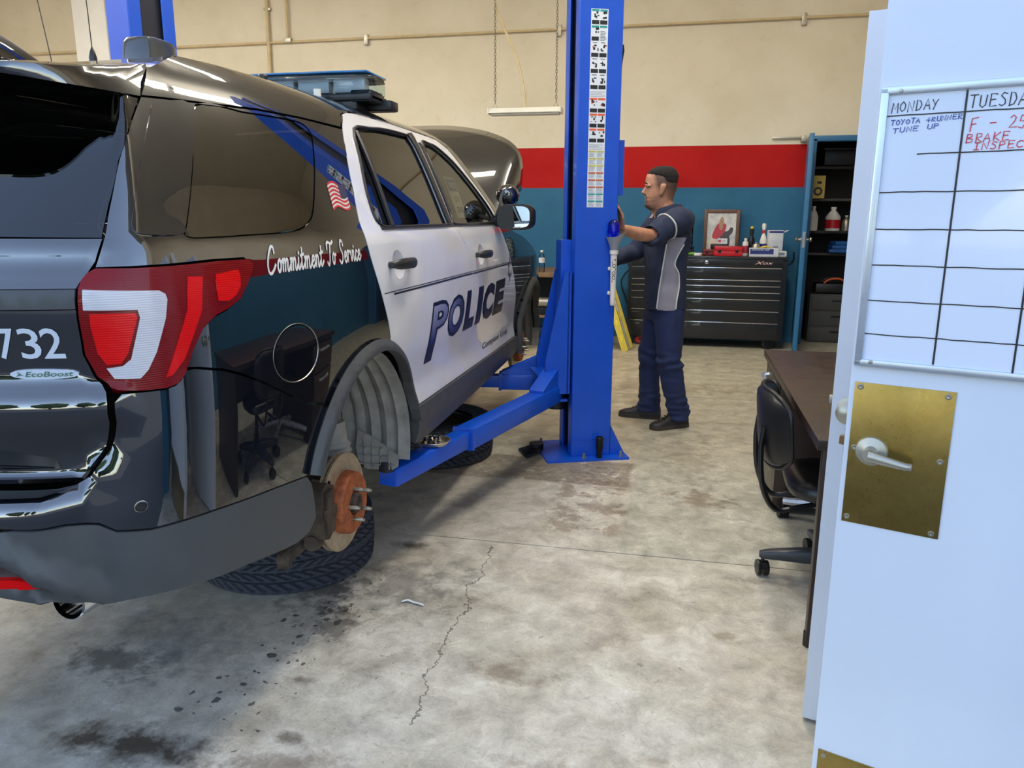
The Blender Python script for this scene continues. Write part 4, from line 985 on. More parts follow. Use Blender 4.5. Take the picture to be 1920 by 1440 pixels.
w1 = MB().lathe([(.010, 0), (.006, .02), (.002, .03)], (-.22, .10, 1.92), (0, 0, 1), 12).build('whip_antenna', M_TRIM, car); MB().cyl((-.22, .10, 1.945), (-.30, .10, 2.5), .0018, .0012, n=6).build('whip', M_TRIM, w1)
rows = []
for i in range(9):
    t = i / 8; w_ = .035 * (1 - t ** 2) ** .5 + .002; h = .09 * (1 - t) ** .7
    rows.append([Vector((-.02 + w_ * math.cos(a), -.36 + .22 * t, 1.875 + h * math.sin(a))) for a in [PI * j / 10 for j in range(11)]])
MB().grid(rows).build('shark_fin', M_BLACK, car, angle=60)
M_AMBER = None
# ================================================================ LIFT POSTS
TH = R(22)
M_SLOT = mat('dark_grease_steel', S(20, 24, 40), .5); M_BOLT = mat('zinc_bolt', S(178, 182, 186), .3, 1.0); M_DKSTEEL = mat('dark_steel', S(44, 46, 50), .4, .8)
M_LWHITE = mat('decal_white', S(222, 226, 232), .45, var=.02); M_LBLK = mat('decal_black', S(26, 28, 32), .5); M_LTEAL = mat('decal_teal', S(40, 150, 150), .5); M_LORG = mat('decal_orange', S(226, 92, 40), .5); M_LYEL = mat('decal_yellow', S(198, 190, 90), .5); M_LGRY = mat('decal_grey_text', S(128, 134, 146), .5); M_LRED = mat('decal_red', S(180, 50, 50), .5); M_LBRN = mat('decal_brown', S(186, 96, 58), .5)
def lift_post(sx, label, full):
    """C-section column; local frame at the inner near corner, x towards the wall side, mirrored by sx"""
    K = Vector((CARX + sx * (-.60 - CARX), 4.42, 0))
    t = thing('lift_post', label, 'vehicle lift', tuple(K), 0, 'posts of the two-post lift')
    ex = Vector((sx * math.cos(TH), math.sin(TH), 0)); ey = Vector((-sx * math.sin(TH), math.cos(TH), 0))
    def L(a, b, z): return ex * a + ey * b + Vector((0, 0, z))
    def bx(mb, a0, a1, b0, b1, z0, z1):
        mb.add([L(a, b, z) for z in (z0, z1) for b in (b0, b1) for a in (a0, a1)], [(0, 2, 3, 1), (4, 5, 7, 6), (0, 1, 5, 4), (2, 6, 7, 3), (0, 4, 6, 2), (1, 3, 7, 5)])
    W, D, H, T = .245, .31, 3.75, .010
    prof = [(0, 0), (W, 0), (W, D), (0, D), (0, D - .085), (T, D - .085), (T, D - T), (W - T, D - T), (W - T, T), (T, T), (T, .085), (0, .085)]
    # rounded folds
    col = MB().prism(prof, .012, H, lambda p, z: L(p[0], p[1], z)).build('column', M_BLUE, t, angle=30)
    md = col.modifiers.new('bevel', 'BEVEL'); md.width = .006; md.segments = 2; md.limit_method = 'ANGLE'
    m = MB(); bx(m, .03, .05, .03, D - .03, .02, H - .1); m.build('inner_rail', M_SLOT, t)
    bp = MB(); bx(bp, -.16, W + .10, -.07, D + .05, 0, .014); base = bp.build('base_plate', M_BLUE, t)
    for a, b in ((.07, -.045), (W + .055, -.04), (W + .06, D + .02), (-.12, D)):
        p = L(a, b, .014)
        MB().lathe([(.020, 0), (.020, .003), (.013, .0035), (.013, .016), (.008, .017), (.008, .034), (.0005, .036)], p, (0, 0, 1), 6).build('anchor_bolt', M_BOLT, t)
    for b in (0.0, D):
        MB().prism([(W, .014), (W + .085, .014), (W + .085, .03), (W, .20)], b, b + .012, lambda p, q: L(p[0], q, p[1])).build('gusset', M_BLUE, t)
    MB().prism([(0, .12), (W, .12), (W, .126), (0, .126)], -.004, .0, lambda p, q: L(p[0], q, p[1])).build('weld_seam', M_BLUE, t)
    # carriage with tapered brace and arm bracket
    car_ = MB().prism([(-.02, .40), (-.155, .40), (-.160, .60), (-.05, 1.12), (-.02, 1.12)], .02, .036, lambda p, q: L(p[0], q, p[1]))
    car_.prism([(-.02, .40), (-.155, .40), (-.160, .60), (-.05, 1.12), (-.02, 1.12)], D - .036, D - .02, lambda p, q: L(p[0], q, p[1]))
    bx(car_, -.06, .02, .09, D - .09, .40, 1.30); bx(car_, -.03, -.01, .02, D - .02, .40, 1.12)
    carr = car_.build('carriage', M_BLUE, t)
    def arm(px, py, ex_, ey_, z, name):
        A = Vector((px, py, 0)); B = Vector((ex_, ey_, 0)); d = (B - A); Ln = d.length; d.normalize(); n = Vector((-d.y, d.x, 0)); ang = math.atan2(d.y, d.x)
        rot = Euler((0, 0, ang)).to_matrix()
        mid = A + d * Ln * .33; a = MB().box((mid.x, mid.y, z), (Ln * .62, .105, .10), rot, bev=.008).build(name, M_BLUE, t)
        mid = A + d * Ln * .74; MB().box((mid.x, mid.y, z), (Ln * .52, .085, .078), rot, bev=.006).build('arm_extension', M_BLUE, a)
        c = A + d * Ln * .645; MB().box((c.x, c.y, z), (.02, .112, .108), rot, bev=.003).build('arm_collar', M_BLUE, a)
        # sloped top strap and pivot
        MB().prism([(.02, .05), (.30, .05), (.30, .065), (.06, .17), (.02, .17)], -.045, .045, lambda p, q: A + d * p[0] + n * q + Vector((0, 0, z + p[1]))).build('arm_strap', M_BLUE, a)
        MB().lathe([(.055, -.10), (.055, .175), (.03, .18), (.03, .195), (.0005, .197)], (A.x, A.y, z), (0, 0, 1), 24).build('pivot_pin', M_DKSTEEL, a)
        MB().cyl((B.x, B.y, z + .03), (B.x, B.y, z + .07), .035, .032, n=20).build('lift_pad', M_RUBBER, a)
        return a
    lk = lambda X, Y: (sx * (X + .60), Y - 4.42)
    arm(*lk(-.705, 4.50), *lk(-1.13, 2.80), .395, 'lift_arm'); arm(*lk(-.80, 4.76), *lk(-1.27, 4.68), .40, 'lift_arm')
    for z in (.50, .35):
        m = MB(); bx(m, -.20, -.02, .03, D - .01, z, z + .014); m.build('arm_bracket', M_BLUE, t)
    if not full: return t
    # warning decals, two columns of small panels on one long sheet
    a0, a1, zt, zb = .062, .158, 2.525, 1.485
    def DP(a, b, d): return L(a0 + (a1 - a0) * a, -.0012 - d, zb + (zt - zb) * b)
    def rects(name, rs, mt, d):
        m = MB()
        for x0, x1, y0, y1 in rs: m.add([DP(x0, y0, d), DP(x1, y0, d), DP(x1, y1, d), DP(x0, y1, d)], [(0, 1, 2, 3)])
        return m.build(name, mt, sheet, smooth=False, fix=False, kind='stuff')
    m = MB().add([DP(0, 0, 0), DP(1, 0, 0), DP(1, 1, 0), DP(0, 1, 0)], [(0, 1, 2, 3)]); sheet = m.build('warning_decal', M_LWHITE, t, smooth=False, fix=False)
    sets = {'teal': [], 'black': [], 'orange': [], 'yellow': [], 'grey': [], 'red': [], 'brown': []}
    # rows from the top: (height share, kind)
    rows_ = [('teal', .094, 'pic'), ('teal', .094, 'half'), ('grey', .094, 'picr'), ('grey', .094, 'pic'), ('grey', .094, 'pic'), ('text', .045, None), ('orange', .094, 'picr'), ('orange', .09, 'pic'), ('orange', .09, 'pic'), ('text', .045, None)] + [('yellow', .044, 't')] * 3 + [('brown', .044, 't')] * 3 + [('teal', .044, 't')] * 2
    tot = sum(r[1] for r in rows_); y = 1.0; rnd = random.Random(3)
    for col_, hgt, kind in rows_:
        h = hgt / tot; y0 = y - h; y1 = y
        if kind is None:
            for k in range(4): sets['grey'].append((.06, .60 + .34 * rnd.random(), y1 - h * (.22 + .2 * k) - .002, y1 - h * (.22 + .2 * k)))
        else:
            for c_ in (0, 1):
                x0, x1 = .05 + .475 * c_, .475 + .475 * c_
                if col_ != 'grey': sets[col_].append((x0, x1, y1 - h * (.16 if kind != 't' else .26), y1 - h * .03))
                else: sets['black'].append((x0 + .08, x1 - .08, y1 - h * .09, y1 - h * .05))
                if kind == 't' or (kind == 'half' and c_ == 1):
                    q = .36
                    while q < .92: sets['grey'].append((x0 + .03, x1 - .03 - .12 * rnd.random(), y1 - h * (q + .05), y1 - h * q)); q += .15 if kind == 't' else .09
                else:
                    sets['black'].append((x0, x1, y0 + h * .05, y0 + h * .30))
                    for k in range(5):
                        px, py = x0 + .06 + .30 * rnd.random(), y0 + h * (.38 + .36 * rnd.random()); w, hh = .05 + .10 * rnd.random(), h * (.04 + .14 * rnd.random())
                        sets['red' if (kind == 'picr' and k == 2) else 'black'].append((px, min(x1, px + w), py, py + hh))
        y = y0
    for k, mt in (('teal', M_LTEAL), ('black', M_LBLK), ('orange', M_LORG), ('yellow', M_LYEL), ('grey', M_LGRY), ('red', M_LRED), ('brown', M_LBRN)): rects('decal_' + {'teal': 'notice_band', 'black': 'pictogram', 'orange': 'warning_band', 'yellow': 'caution_band', 'grey': 'text', 'red': 'pictogram', 'brown': 'danger_band'}[k], sets[k], mt, .0006)
    m = MB(); bx(m, W - .01, W + .06, .10, .22, 1.555, 1.862); m.build('control_box', M_BLUE, t)
    MB().tube([tuple(L(W + .004, .05, 2.34)), tuple(L(W + .016, .05, 2.36)), tuple(L(W + .02, .05, 2.33)), tuple(L(W + .012, .05, 2.28)), tuple(L(W + .006, .05, 2.22))], .006, 6).build('cable_hook', M_TRIM, t)
    return t
postR = lift_post(1, 'blue steel lift post carrying the warning labels beside the mechanic', True)
postL = lift_post(-1, 'blue steel lift post rising behind the police car roof', False)
KR = Vector((-.60, 4.42, 0)); EX = Vector((math.cos(TH), math.sin(TH), 0)); EY = Vector((-math.sin(TH), math.cos(TH), 0))
# impact socket standing on the base plate
p = KR + EX * .165 - EY * .045
tag(MB().lathe([(.017, 0), (.0175, .045), (.022, .055), (.022, .125), (.019, .128), (.015, .127), (.015, .10), (.0005, .10)], p + Vector((0, 0, .015)), (0, 0, 1), 20).build('impact_socket', M_DKSTEEL), 'dark impact socket standing upright on the lift base plate', 'socket')
# black bracket and puck by the base
MB_ = MB().box((-.86, 4.46, .022), (.10, .16, .012), (0, R(-14), R(30)), bev=.002).cyl((-.83, 4.52, .0), (-.83, 4.52, .055), .045, n=20)
tag(MB_.build('lift_adapter', M_DKSTEEL), 'black lift adapter with a tilted steel tab beside the post base', 'adapter')
# white oil funnel hanging on the post with its grey spout
M_IVORY = mat('ivory_plastic', S(222, 216, 206), .4, var=.04); M_SPOUT = mat('grey_plastic', S(150, 152, 158), .4); M_BLUEP = glass_mat('blue_translucent_plastic', (.16, .30, .98), 1.4, .1)
fp = KR + EX * .222 - EY * .030
fu = thing('oil_funnel', 'ivory tube funnel with grey spout hanging on the lift post', 'funnel', tuple(fp))
MB().lathe([(.012, .93), (.015, .935), (.0145, .95), (.019, 1.22), (.024, 1.225), (.024, 1.245), (.02, 1.246)], (0, 0, 0), (0, 0, 1), 24).build('tube', M_IVORY, fu)
rings = []
for z_, r, tilt in ((1.245, .021, 0), (1.27, .026, 0), (1.295, .036, .2), (1.315, .045, .6), (1.325, .05, 1.0)):
    rings.append([Vector((r * math.cos(a), r * math.sin(a), z_ + tilt * (.035 * max(0, math.cos(a)) ** 2 - .004))) + Vector((tilt * .02 * max(0, math.cos(a)) ** 3, 0, 0)) for a in [2 * PI * j / 28 for j in range(28)]])
MB().grid(rings, closed_u=True).build('spout', M_SPOUT, fu, angle=60)
lp = text_loops('FLOTOOL', .03, .0006); V_, F_ = triangulate(lp)
def fmap(x_, y_):
    z_ = 1.20 - x_; r = .0190 - (1.22 - z_) * .0165 + .0004; a = -PI / 2 + .25 + (y_ - .011) / .018; return (r * math.cos(a), r * math.sin(a), z_)
MB().add([fmap(*q) for q in V_], F_).build('lettering', M_LBLK, fu, smooth=False, fix=False)
for z_ in (1.14, 1.0): MB().lathe([(.0005, -.012), (.009, -.008), (.011, 0), (.009, .008), (.0005, .012)], (-.024, .012, z_), (0, 0, 1), 12).build('hook_magnet', M_IVORY, fu)
bb = thing('blue_bulb', 'translucent blue plastic bulb resting in the grey funnel spout', 'bulb', tuple(fp + Vector((-.006, 0, 1.30))))
MB().lathe([(.010, 0), (.026, .02), (.034, .045), (.035, .05), (.034, .055), (.034, .085), (.028, .105), (.014, .116), (.0005, .118)], (0, 0, 0), (0, 0, 1), 28).build('shell', M_BLUEP, bb); MB().lathe([(.0355, .048), (.037, .05), (.037, .056), (.0355, .058)], (0, 0, 0), (0, 0, 1), 28, cap=False).build('rim', M_BLUEP, bb)
# ================================================================ LOOSE TYRES AND TRAY
M_TIRE = mat('tyre_rubber', S(46, 50, 62), .7, var=.08, scale=20)
def tire_mesh():
    R0, Wd = .362, .245; prof = [(-.10, .235), (-.118, .26), (-.1225, .30), (-.118, .335), (-.108, .352)]
    nz = 66; rows = []; n = 288
    for r_z, r_r in prof: rows.append([(r_r * math.cos(2 * PI * j / n), r_r * math.sin(2 * PI * j / n), r_z + .1225) for j in range(n)])
    for i in range(nz):
        q = -1 + 2 * i / (nz - 1); zz = q * .100; row = []
        rib = (q + 1) / 2 * 5; fr = rib - int(rib); crown = R0 - .006 * q * q
        for j in range(n):
            a = 2 * PI * j / n; rr = crown
            if (fr < .16 and .3 < rib < 4.8): rr -= .011
            else:
                k = int(min(4, rib)); ph = (j + (6 if k % 2 else 0) * 1.0 + (fr - .5) * (7 if k in (0, 4) else (10 if k % 2 else -10))) % 6
                if ph < 1.7: rr -= .010
            row.append((rr * math.cos(a), rr * math.sin(a), zz + .1225))
        rows.append(row)
    for r_z, r_r in prof[::-1]: rows.append([(r_r * math.cos(2 * PI * j / n), r_r * math.sin(2 * PI * j / n), .1225 - r_z) for j in range(n)])
    m = MB().grid(rows, closed_u=True); return m.mesh('tyre', True, 22)
tm = tire_mesh()
t1 = thing('loose_wheel', 'removed wheel with chunky tread lying flat under the rear brake disc', 'wheel', (-1.58, 2.78, 0), .3, 'wheels taken off the police car')
link('tyre', tm, M_TIRE, t1)
M_RIM = mat('black_steel_rim', S(28, 28, 30), .45, .3)
MB().lathe([(.235, .20), (.245, .215), (.225, .21), (.215, .17), (.20, .12), (.14, .10), (.12, .14), (.05, .15), (.03, .12), (.0005, .12)], (0, 0, 0), (0, 0, 1), 40).build('rim', M_RIM, t1)
dup(t1, (-1.44, 4.36, 0), 1.0, 'removed wheel lying flat in the shadow below the lift arm')
dsh = Vector((-1.13, 2.80, 0)) - Vector((-.705, 4.50, 0)); q = Vector((-.705, 4.50, 0)) + dsh * .79
tr = thing('parts_tray', 'round stainless magnetic tray holding lug nuts on the lift arm', 'tray', (q.x - .01, q.y, .4345))
M_SS = mat('stainless', S(206, 198, 184), .42, 1.0, var=.05)
MB().lathe([(.028, 0), (.062, .002), (.068, .008), (.076, .020), (.079, .021), (.078, .0225), (.073, .0215), (.065, .010), (.058, .005), (.0005, .005)], (0, 0, 0), (0, 0, 1), 40).build('bowl', M_SS, tr)
nut = None
for k in range(8):
    a = 2.4 * k; r = .012 + .037 * (k / 8) ** .6; loc = (tr.location.x + r * math.cos(a), tr.location.y + r * math.sin(a), .4405)
    if nut is None:
        nut = MB().lathe([(.011, 0), (.0125, .003), (.010, .006), (.010, .022), (.006, .026), (.0005, .026)], (0, 0, 0), (0, 0, 1), 6).build('lug_nut', M_CHROME); nut.location = loc; tag(nut, 'small chrome lug nut lying in the round magnetic tray', 'lug nut', 'lug nuts in the tray')
    else:
        o = nut.copy(); COL.objects.link(o); o.location = loc; o.rotation_euler = (0, 0, k * .7)

# scrap of clear plastic on the floor
tag(MB().tube(spline([(-.975, 2.52, .006), (-.955, 2.53, .010), (-.93, 2.525, .006), (-.90, 2.515, .009), (-.885, 2.512, .005)], 5), .005, 6, flat=.5).build('plastic_strip', mat('scrap_plastic', S(206, 210, 212), .2)), 'small twisted strip of clear plastic lying on the bare floor', 'scrap')
# ================================================================ BACK OF THE SHOP
M_CHEST = mat('tool_chest_black', S(22, 24, 28), .35, coat=.3); M_WOOD = mat('worn_bench_wood', S(120, 96, 70), .6, var=.25, scale=12); M_WALNUT = mat('brown_frame_wood', S(96, 62, 40), .45, var=.25, scale=14)
M_YELLOW = mat('yellow_paint', S(206, 184, 70), .45); M_ALU = mat('brushed_aluminium', S(176, 172, 160), .4, .8); M_REDP = mat('red_plastic', S(186, 24, 34), .35); M_WPL = mat('white_plastic', S(226, 224, 218), .4)
M_CARD = mat('white_carton', S(206, 208, 214), .6); M_NAVY = mat('navy_print', S(34, 48, 120), .5); M_ORANGE = mat('orange_plastic', S(214, 92, 40), .5); M_CAPY = mat('yellow_cap', S(226, 206, 60), .4); M_CLEAR = glass_mat('clear_plastic', (.86, .90, .92), 1.35, .02)
M_GREENP = mat('green_plastic', S(120, 190, 60), .4)
ch = thing('tool_chest', 'wide black roller tool chest with chrome drawer trims', 'tool chest', (.265, 9.03, 0))
CW, CD, YF_ = 1.69, .56, -.28
MB().box((0, 0, .53), (CW, CD, .86), bev=.006).box((0, 0, .985), (CW, CD, .05), bev=.004).build('body', M_CHEST, ch)
zs = [.955, .898, .766, .703, .633, .558, .430, .301, .117]
for i in range(1, len(zs) - 1):
    z1, z0 = zs[i], zs[i + 1]
    d = MB().box((-.01, YF_ - .008, (z0 + z1) / 2 - .006), (CW - .10, .016, z1 - z0 - .008), bev=.003).build('drawer', M_CHEST, ch)
    MB().box((-.01, YF_ - .021, z1 - .010), (CW - .10, .012, .010), bev=.003).build('trim_pull', M_CHROME, d)
MB().box((-.01, YF_ - .006, .94), (CW - .08, .012, .075), bev=.003).build('lid_panel', M_CHEST, ch)
MB().lathe([(.020, 0), (.020, .006), (.014, .009), (.0005, .009)], (0, YF_ - .012, .945), (0, -1, 0), 20).build('lock', M_CHROME, ch)
flat_print('brand_script', fit_loops(text_loops('Xox', 1, .01, .4), .50, .70, .928, .965), lambda a, b: (a, YF_ - .0135, b), M_FLAGR, ch)
flat_print('brand_script', fit_loops(text_loops('Xox', 1, -.006, .4), .505, .695, .932, .961), lambda a, b: (a, YF_ - .0145, b), M_VWHITE, ch)
MB().box((CW / 2 + .03, -.05, .93), (.05, .10, .03), bev=.01).tube([(CW / 2 + .06, -.1, .94), (CW / 2 + .075, -.12, .98), (CW / 2 + .07, -.12, 1.06)], .01, 8).build('side_handle', M_TRIM, ch)
M_CASTR = mat('red_caster', S(176, 34, 40), .45)
for cx_ in (-.70, .70):
    for cy_ in (-.22, .22):
        w = MB().lathe([(.05, -.022), (.065, -.018), (.067, 0), (.065, .018), (.05, .022)], (cx_, cy_, .067), (.35, -1, 0), 28).build('caster', M_RUBBER, ch)
        MB().lathe([(.012, .024), (.05, .024), (.050, .020)], (cx_, cy_, .067), (.35, -1, 0), 20, cap=False).build('caster_rim', M_CASTR if cx_ < 0 else M_DKSTEEL, w)
        MB().box((cx_, cy_, .118), (.08, .06, .02), bev=.004).build('caster_plate', M_DKSTEEL, w)
# --- things on the chest
TZ = 1.0105
pic = thing('framed_picture', 'brown framed picture of a red caped rider standing on the tool chest', 'picture', (.42, 9.22, TZ + .003), (R(-6), 0, R(-2)))
fw, fh = .395, .50
for (c_, d_) in (((-fw / 2 + .02, 0, fh / 2), (.04, .025, fh)), ((fw / 2 - .02, 0, fh / 2), (.04, .025, fh)), ((0, 0, .02), (fw - .08, .025, .04)), ((0, 0, fh - .02), (fw - .08, .025, .04))):
    MB().box(c_, d_, bev=.005).build('frame_rail', M_WALNUT, pic)
nn_ = N('faded_print'); vv = nn_.coord(); nn_.set(Base_Color=nn_.ramp(nn_.noise(vv, 9, 4), (.3, S(150, 146, 140)), (.55, S(196, 190, 178)), (.75, S(214, 208, 196))), Roughness=.35, Coat_Weight=.4)
MB().box((0, .002, fh / 2), (fw - .07, .006, fh - .07)).build('print', nn_.m, pic)
def blob(nm, pts, mt, dy): flat_print(nm, [curve_loop(pts, 4)], lambda a, b: (a, -.002 - dy, b), mt, pic)
M_PR = mat('print_red', S(176, 54, 66), .5); M_PD = mat('print_dark', S(66, 64, 72), .5); M_PL = mat('print_pale', S(206, 186, 168), .5); M_PS = mat('print_skin', S(168, 128, 104), .5)
blob('painted_horse', [(-.02, .08), (.0, .16), (-.02, .20), (.02, .25), (.07, .26), (.10, .30), (.13, .29), (.12, .24), (.09, .20), (.10, .14), (.08, .06), (.06, .06), (.06, .14), (.02, .16), (.02, .08)], M_PD, .002)
blob('painted_cape', [(-.10, .19), (-.08, .27), (-.04, .34), (.0, .35), (.05, .33), (.04, .26), (.0, .20), (-.05, .17)], M_PR, .003)
blob('painted_rider', [(-.02, .28), (-.03, .35), (-.02, .39), (.0, .42), (.02, .39), (.02, .34), (.01, .28)], M_PS, .004)
blob('painted_kneeler', [(-.13, .06), (-.12, .13), (-.08, .17), (-.04, .13), (-.03, .06)], M_PL, .003)
card = thing('business_card', 'white business card with a red mark leaning on the picture', 'card', (.43, 9.045, 1.135), (R(-14), 0, 0))
MB().box((0, 0, .03), (.105, .002, .06)).build('card_stock', M_CARD, card); MB().box((-.03, -.0016, .03), (.03, .0012, .03)).build('red_mark', M_PR, card); MB().box((.015, -.0016, .035), (.045, .0012, .006)).build('printed_line', M_LGRY, card); MB().box((.015, -.0016, .022), (.045, .0012, .004)).build('printed_line', M_LGRY, card)
def case(x0, x1, y, z0, z1, dep, label, mt, name='tool_case'):
    t = thing(name, label, 'case', ((x0 + x1) / 2, y, z0)); h = z1 - z0
    MB().box((0, 0, h * .26), (x1 - x0, dep, h * .50), bev=.008).build('base', mt, t); MB().box((0, 0, h * .76), (x1 - x0 - .004, dep - .004, h * .46), bev=.012).build('lid', mt, t)
    for s_ in (-.3, .3): MB().box(((x1 - x0) * s_, -dep / 2 - .003, h * .5), (.03, .006, h * .28), bev=.002).build('latch', M_DKSTEEL, t)
    return t
case(.335, .635, 8.86, TZ, 1.118, .16, 'bright red metal tool case lying in front of the picture', M_REDP)
case(.22, .46, 9.045, TZ, 1.075, .15, 'dark red flat case partly hidden behind the bright red case', mat('dark_red', S(120, 30, 32), .5))
tag(MB().box((.40, 9.045, 1.106), (.19, .12, .055), bev=.008).build('black_case', M_TRIM), 'small black case on the dark red flat case', 'case')
def can(x_, y_, r, h, parts, label, cat, name):
    t = thing(name, label, cat, (x_, y_, TZ))
    for nm, prof, mt in parts: MB().lathe(prof, (0, 0, 0), (0, 0, 1), 20).build(nm, mt, t)
    return t
can(.742, 9.06, .035, .3, (('body', [(.036, 0), (.038, .01), (.038, .15), (.030, .19), (.016, .21), (.016, .22)], M_DKSTEEL), ('spray_head', [(.02, .22), (.024, .25), (.022, .29), (.012, .30), (.0005, .30)], M_TRIM), ('nozzle', [(.018, .29), (.018, .315), (.0005, .32)], M_CAPY)), 'dark spray bottle with a yellow nozzle on the tool chest', 'spray bottle', 'spray_bottle')
can(.675, 8.97, .03, .2, (('body', [(.030, 0), (.032, .006), (.032, .14), (.026, .155), (.012, .16)], M_WPL), ('label_band', [(.0325, .03), (.0325, .11)], M_PR), ('cap', [(.016, .155), (.016, .19), (.0005, .192)], M_WPL)), 'white aerosol can with a red label band on the tool chest', 'aerosol can', 'aerosol_can')
can(.79, 8.985, .03, .2, (('body', [(.038, 0), (.040, .006), (.040, .11), (.032, .128), (.014, .135), (.014, .15), (.0005, .152)], M_ALU), ('label_band', [(.0405, .02), (.0405, .06)], M_PR)), 'silver aerosol can with a red base band on the tool chest', 'aerosol can', 'aerosol_can')
can(.868, 9.05, .035, .35, (('body', [(.036, 0), (.038, .01), (.038, .16), (.026, .21), (.013, .24), (.013, .25)], M_WPL), ('collar', [(.018, .245), (.018, .275), (.012, .28)], M_REDP), ('spray_head', [(.014, .275), (.022, .30), (.024, .335), (.016, .35), (.0005, .352)], M_WPL), ('label_band', [(.0385, .03), (.0385, .13)], M_NAVY)), 'white trigger spray bottle with a red collar on the tool chest', 'spray bottle', 'spray_bottle')
bx_ = thing('carton', 'tall white carton with an open flap at the chest end', 'box', (.985, 9.02, TZ), .12)
MB().box((0, 0, .14), (.15, .12, .28), bev=.002).build('box_body', M_CARD, bx_); MB().box((0, -.062, .26), (.15, .003, .02)).build('printed_band', M_NAVY, bx_); MB().box((0, -.062, .09), (.05, .003, .035)).build('printed_mark', M_LGRY, bx_)
MB().box((.095, 0, .26), (.09, .10, .003), (0, R(-25), 0)).build('box_flap', M_CARD, bx_)
gb = thing('glove_box', 'navy and white glove carton with a yellow cloth on the chest', 'box', (.86, 8.86, TZ), -.03)
MB().box((0, 0, .045), (.30, .12, .09), bev=.002).build('box_body', M_CARD, gb); MB().box((-.02, -.0615, .055), (.24, .003, .055)).build('printed_panel', M_NAVY, gb)
flat_print('lettering', fit_loops(text_loops('DIAMOND GRIP', 1, .01), -.12, .06, .066, .078), lambda a, b: (a, -.0636, b), M_VWHITE, gb)
rows = []
for i in range(7): rows.append([(-.07 + .16 * j / 8, -.05 + .10 * i / 6, .094 + .02 * math.exp(-((j - 4) ** 2 + (i - 3) ** 2) / 6) + .004 * math.sin(i * 2 + j * 1.7)) for j in range(9)])
tag(MB().grid([[(a + .86, b + 8.86, c_ + TZ) for a, b, c_ in r] for r in rows]).build('yellow_cloth', mat('yellow_cloth', S(222, 196, 70), .85)), 'crumpled yellow cloth on top of the navy glove carton', 'cloth')
bw = thing('cleanser_block', 'low cream block beside the carton at the end of the tool chest', 'block', (1.05, 8.88, TZ)); MB().box((0, 0, .03), (.10, .08, .06), bev=.01).build('block_body', M_PAPER, bw); MB().box((0, -.0405, .03), (.06, .002, .03)).build('block_label', M_LGRY, bw)
tp = thing('tape_roll', 'white tape roll lying on the tool chest left of the red case', 'tape', (.17, 8.9, TZ)); MB().lathe([(.022, 0), (.045, 0), (.046, .002), (.046, .026), (.045, .028), (.022, .028), (.022, 0)], (0, 0, 0), (0, 0, 1), 24, cap=False).build('tape_body', M_WPL, tp); MB().lathe([(.020, 0), (.022, 0), (.022, .028), (.020, .028)], (0, 0, 0), (0, 0, 1), 24, cap=False).build('core', M_WOOD, tp)
gt = thing('green_torch', 'small bright green torch lying on the tool chest', 'torch', (.08, 8.88, TZ + .018), .5); MB().lathe([(.012, -.04), (.013, .02), (.017, .03), (.017, .045), (.0005, .045)], (0, 0, 0), (1, 0, 0), 14).build('torch_body', M_GREENP, gt); MB().lathe([(.008, -.046), (.010, -.04)], (0, 0, 0), (1, 0, 0), 12).build('torch_switch', M_TRIM, gt)
gj = thing('glass_tumbler', 'clear plastic tumbler on the tool chest beside the mechanic', 'cup', (.09, 9.03, TZ)); MB().lathe([(.03, 0), (.034, .09), (.032, .09), (.028, .006), (.0005, .006)], (0, 0, 0), (0, 0, 1), 20).build('cup_wall', M_CLEAR, gj); MB().lathe([(.0345, .086), (.036, .09), (.0345, .094)], (0, 0, 0), (0, 0, 1), 20, cap=False).build('cup_rim', M_CLEAR, gj)
orn = thing('candy_jar', 'tall jar of coloured sweets behind the shoulder of the mechanic', 'jar', (.03, 9.16, TZ)); MB().lathe([(.07, 0), (.078, .02), (.078, .40), (.06, .46), (.055, .48), (.0005, .48)], (0, 0, 0), (0, 0, 1), 28).build('jar_glass', M_CLEAR, orn)
nn_ = N('coloured_sweets'); vv = nn_.node('ShaderNodeTexVoronoi'); vv.inputs['Scale'].default_value = 40; nn_.link(nn_.coord(), vv.inputs['Vector']); nn_.set(Base_Color=nn_.mix(.35, vv.outputs['Color'], S(190, 160, 120)), Roughness=.3)
sw_ = MB(); rnd = random.Random(5)
for k in range(150):
    a = rnd.random() * 2 * PI; r = .06 * rnd.random() ** .4; z_ = .02 + .42 * k / 150; sw_.lathe([(.0005, -.012), (.010, -.006), (.011, .004), (.0005, .012)], (r * math.cos(a), r * math.sin(a), z_), (rnd.random() - .5, rnd.random() - .5, rnd.random()), 7)
sw_.build('sweets', nn_.m, orn, kind='stuff'); MB().lathe([(.012, .48), (.006, .54), (.0005, .62)], (0, 0, 0), (0, 0, 1), 10).build('finial', M_PBLUE, orn)
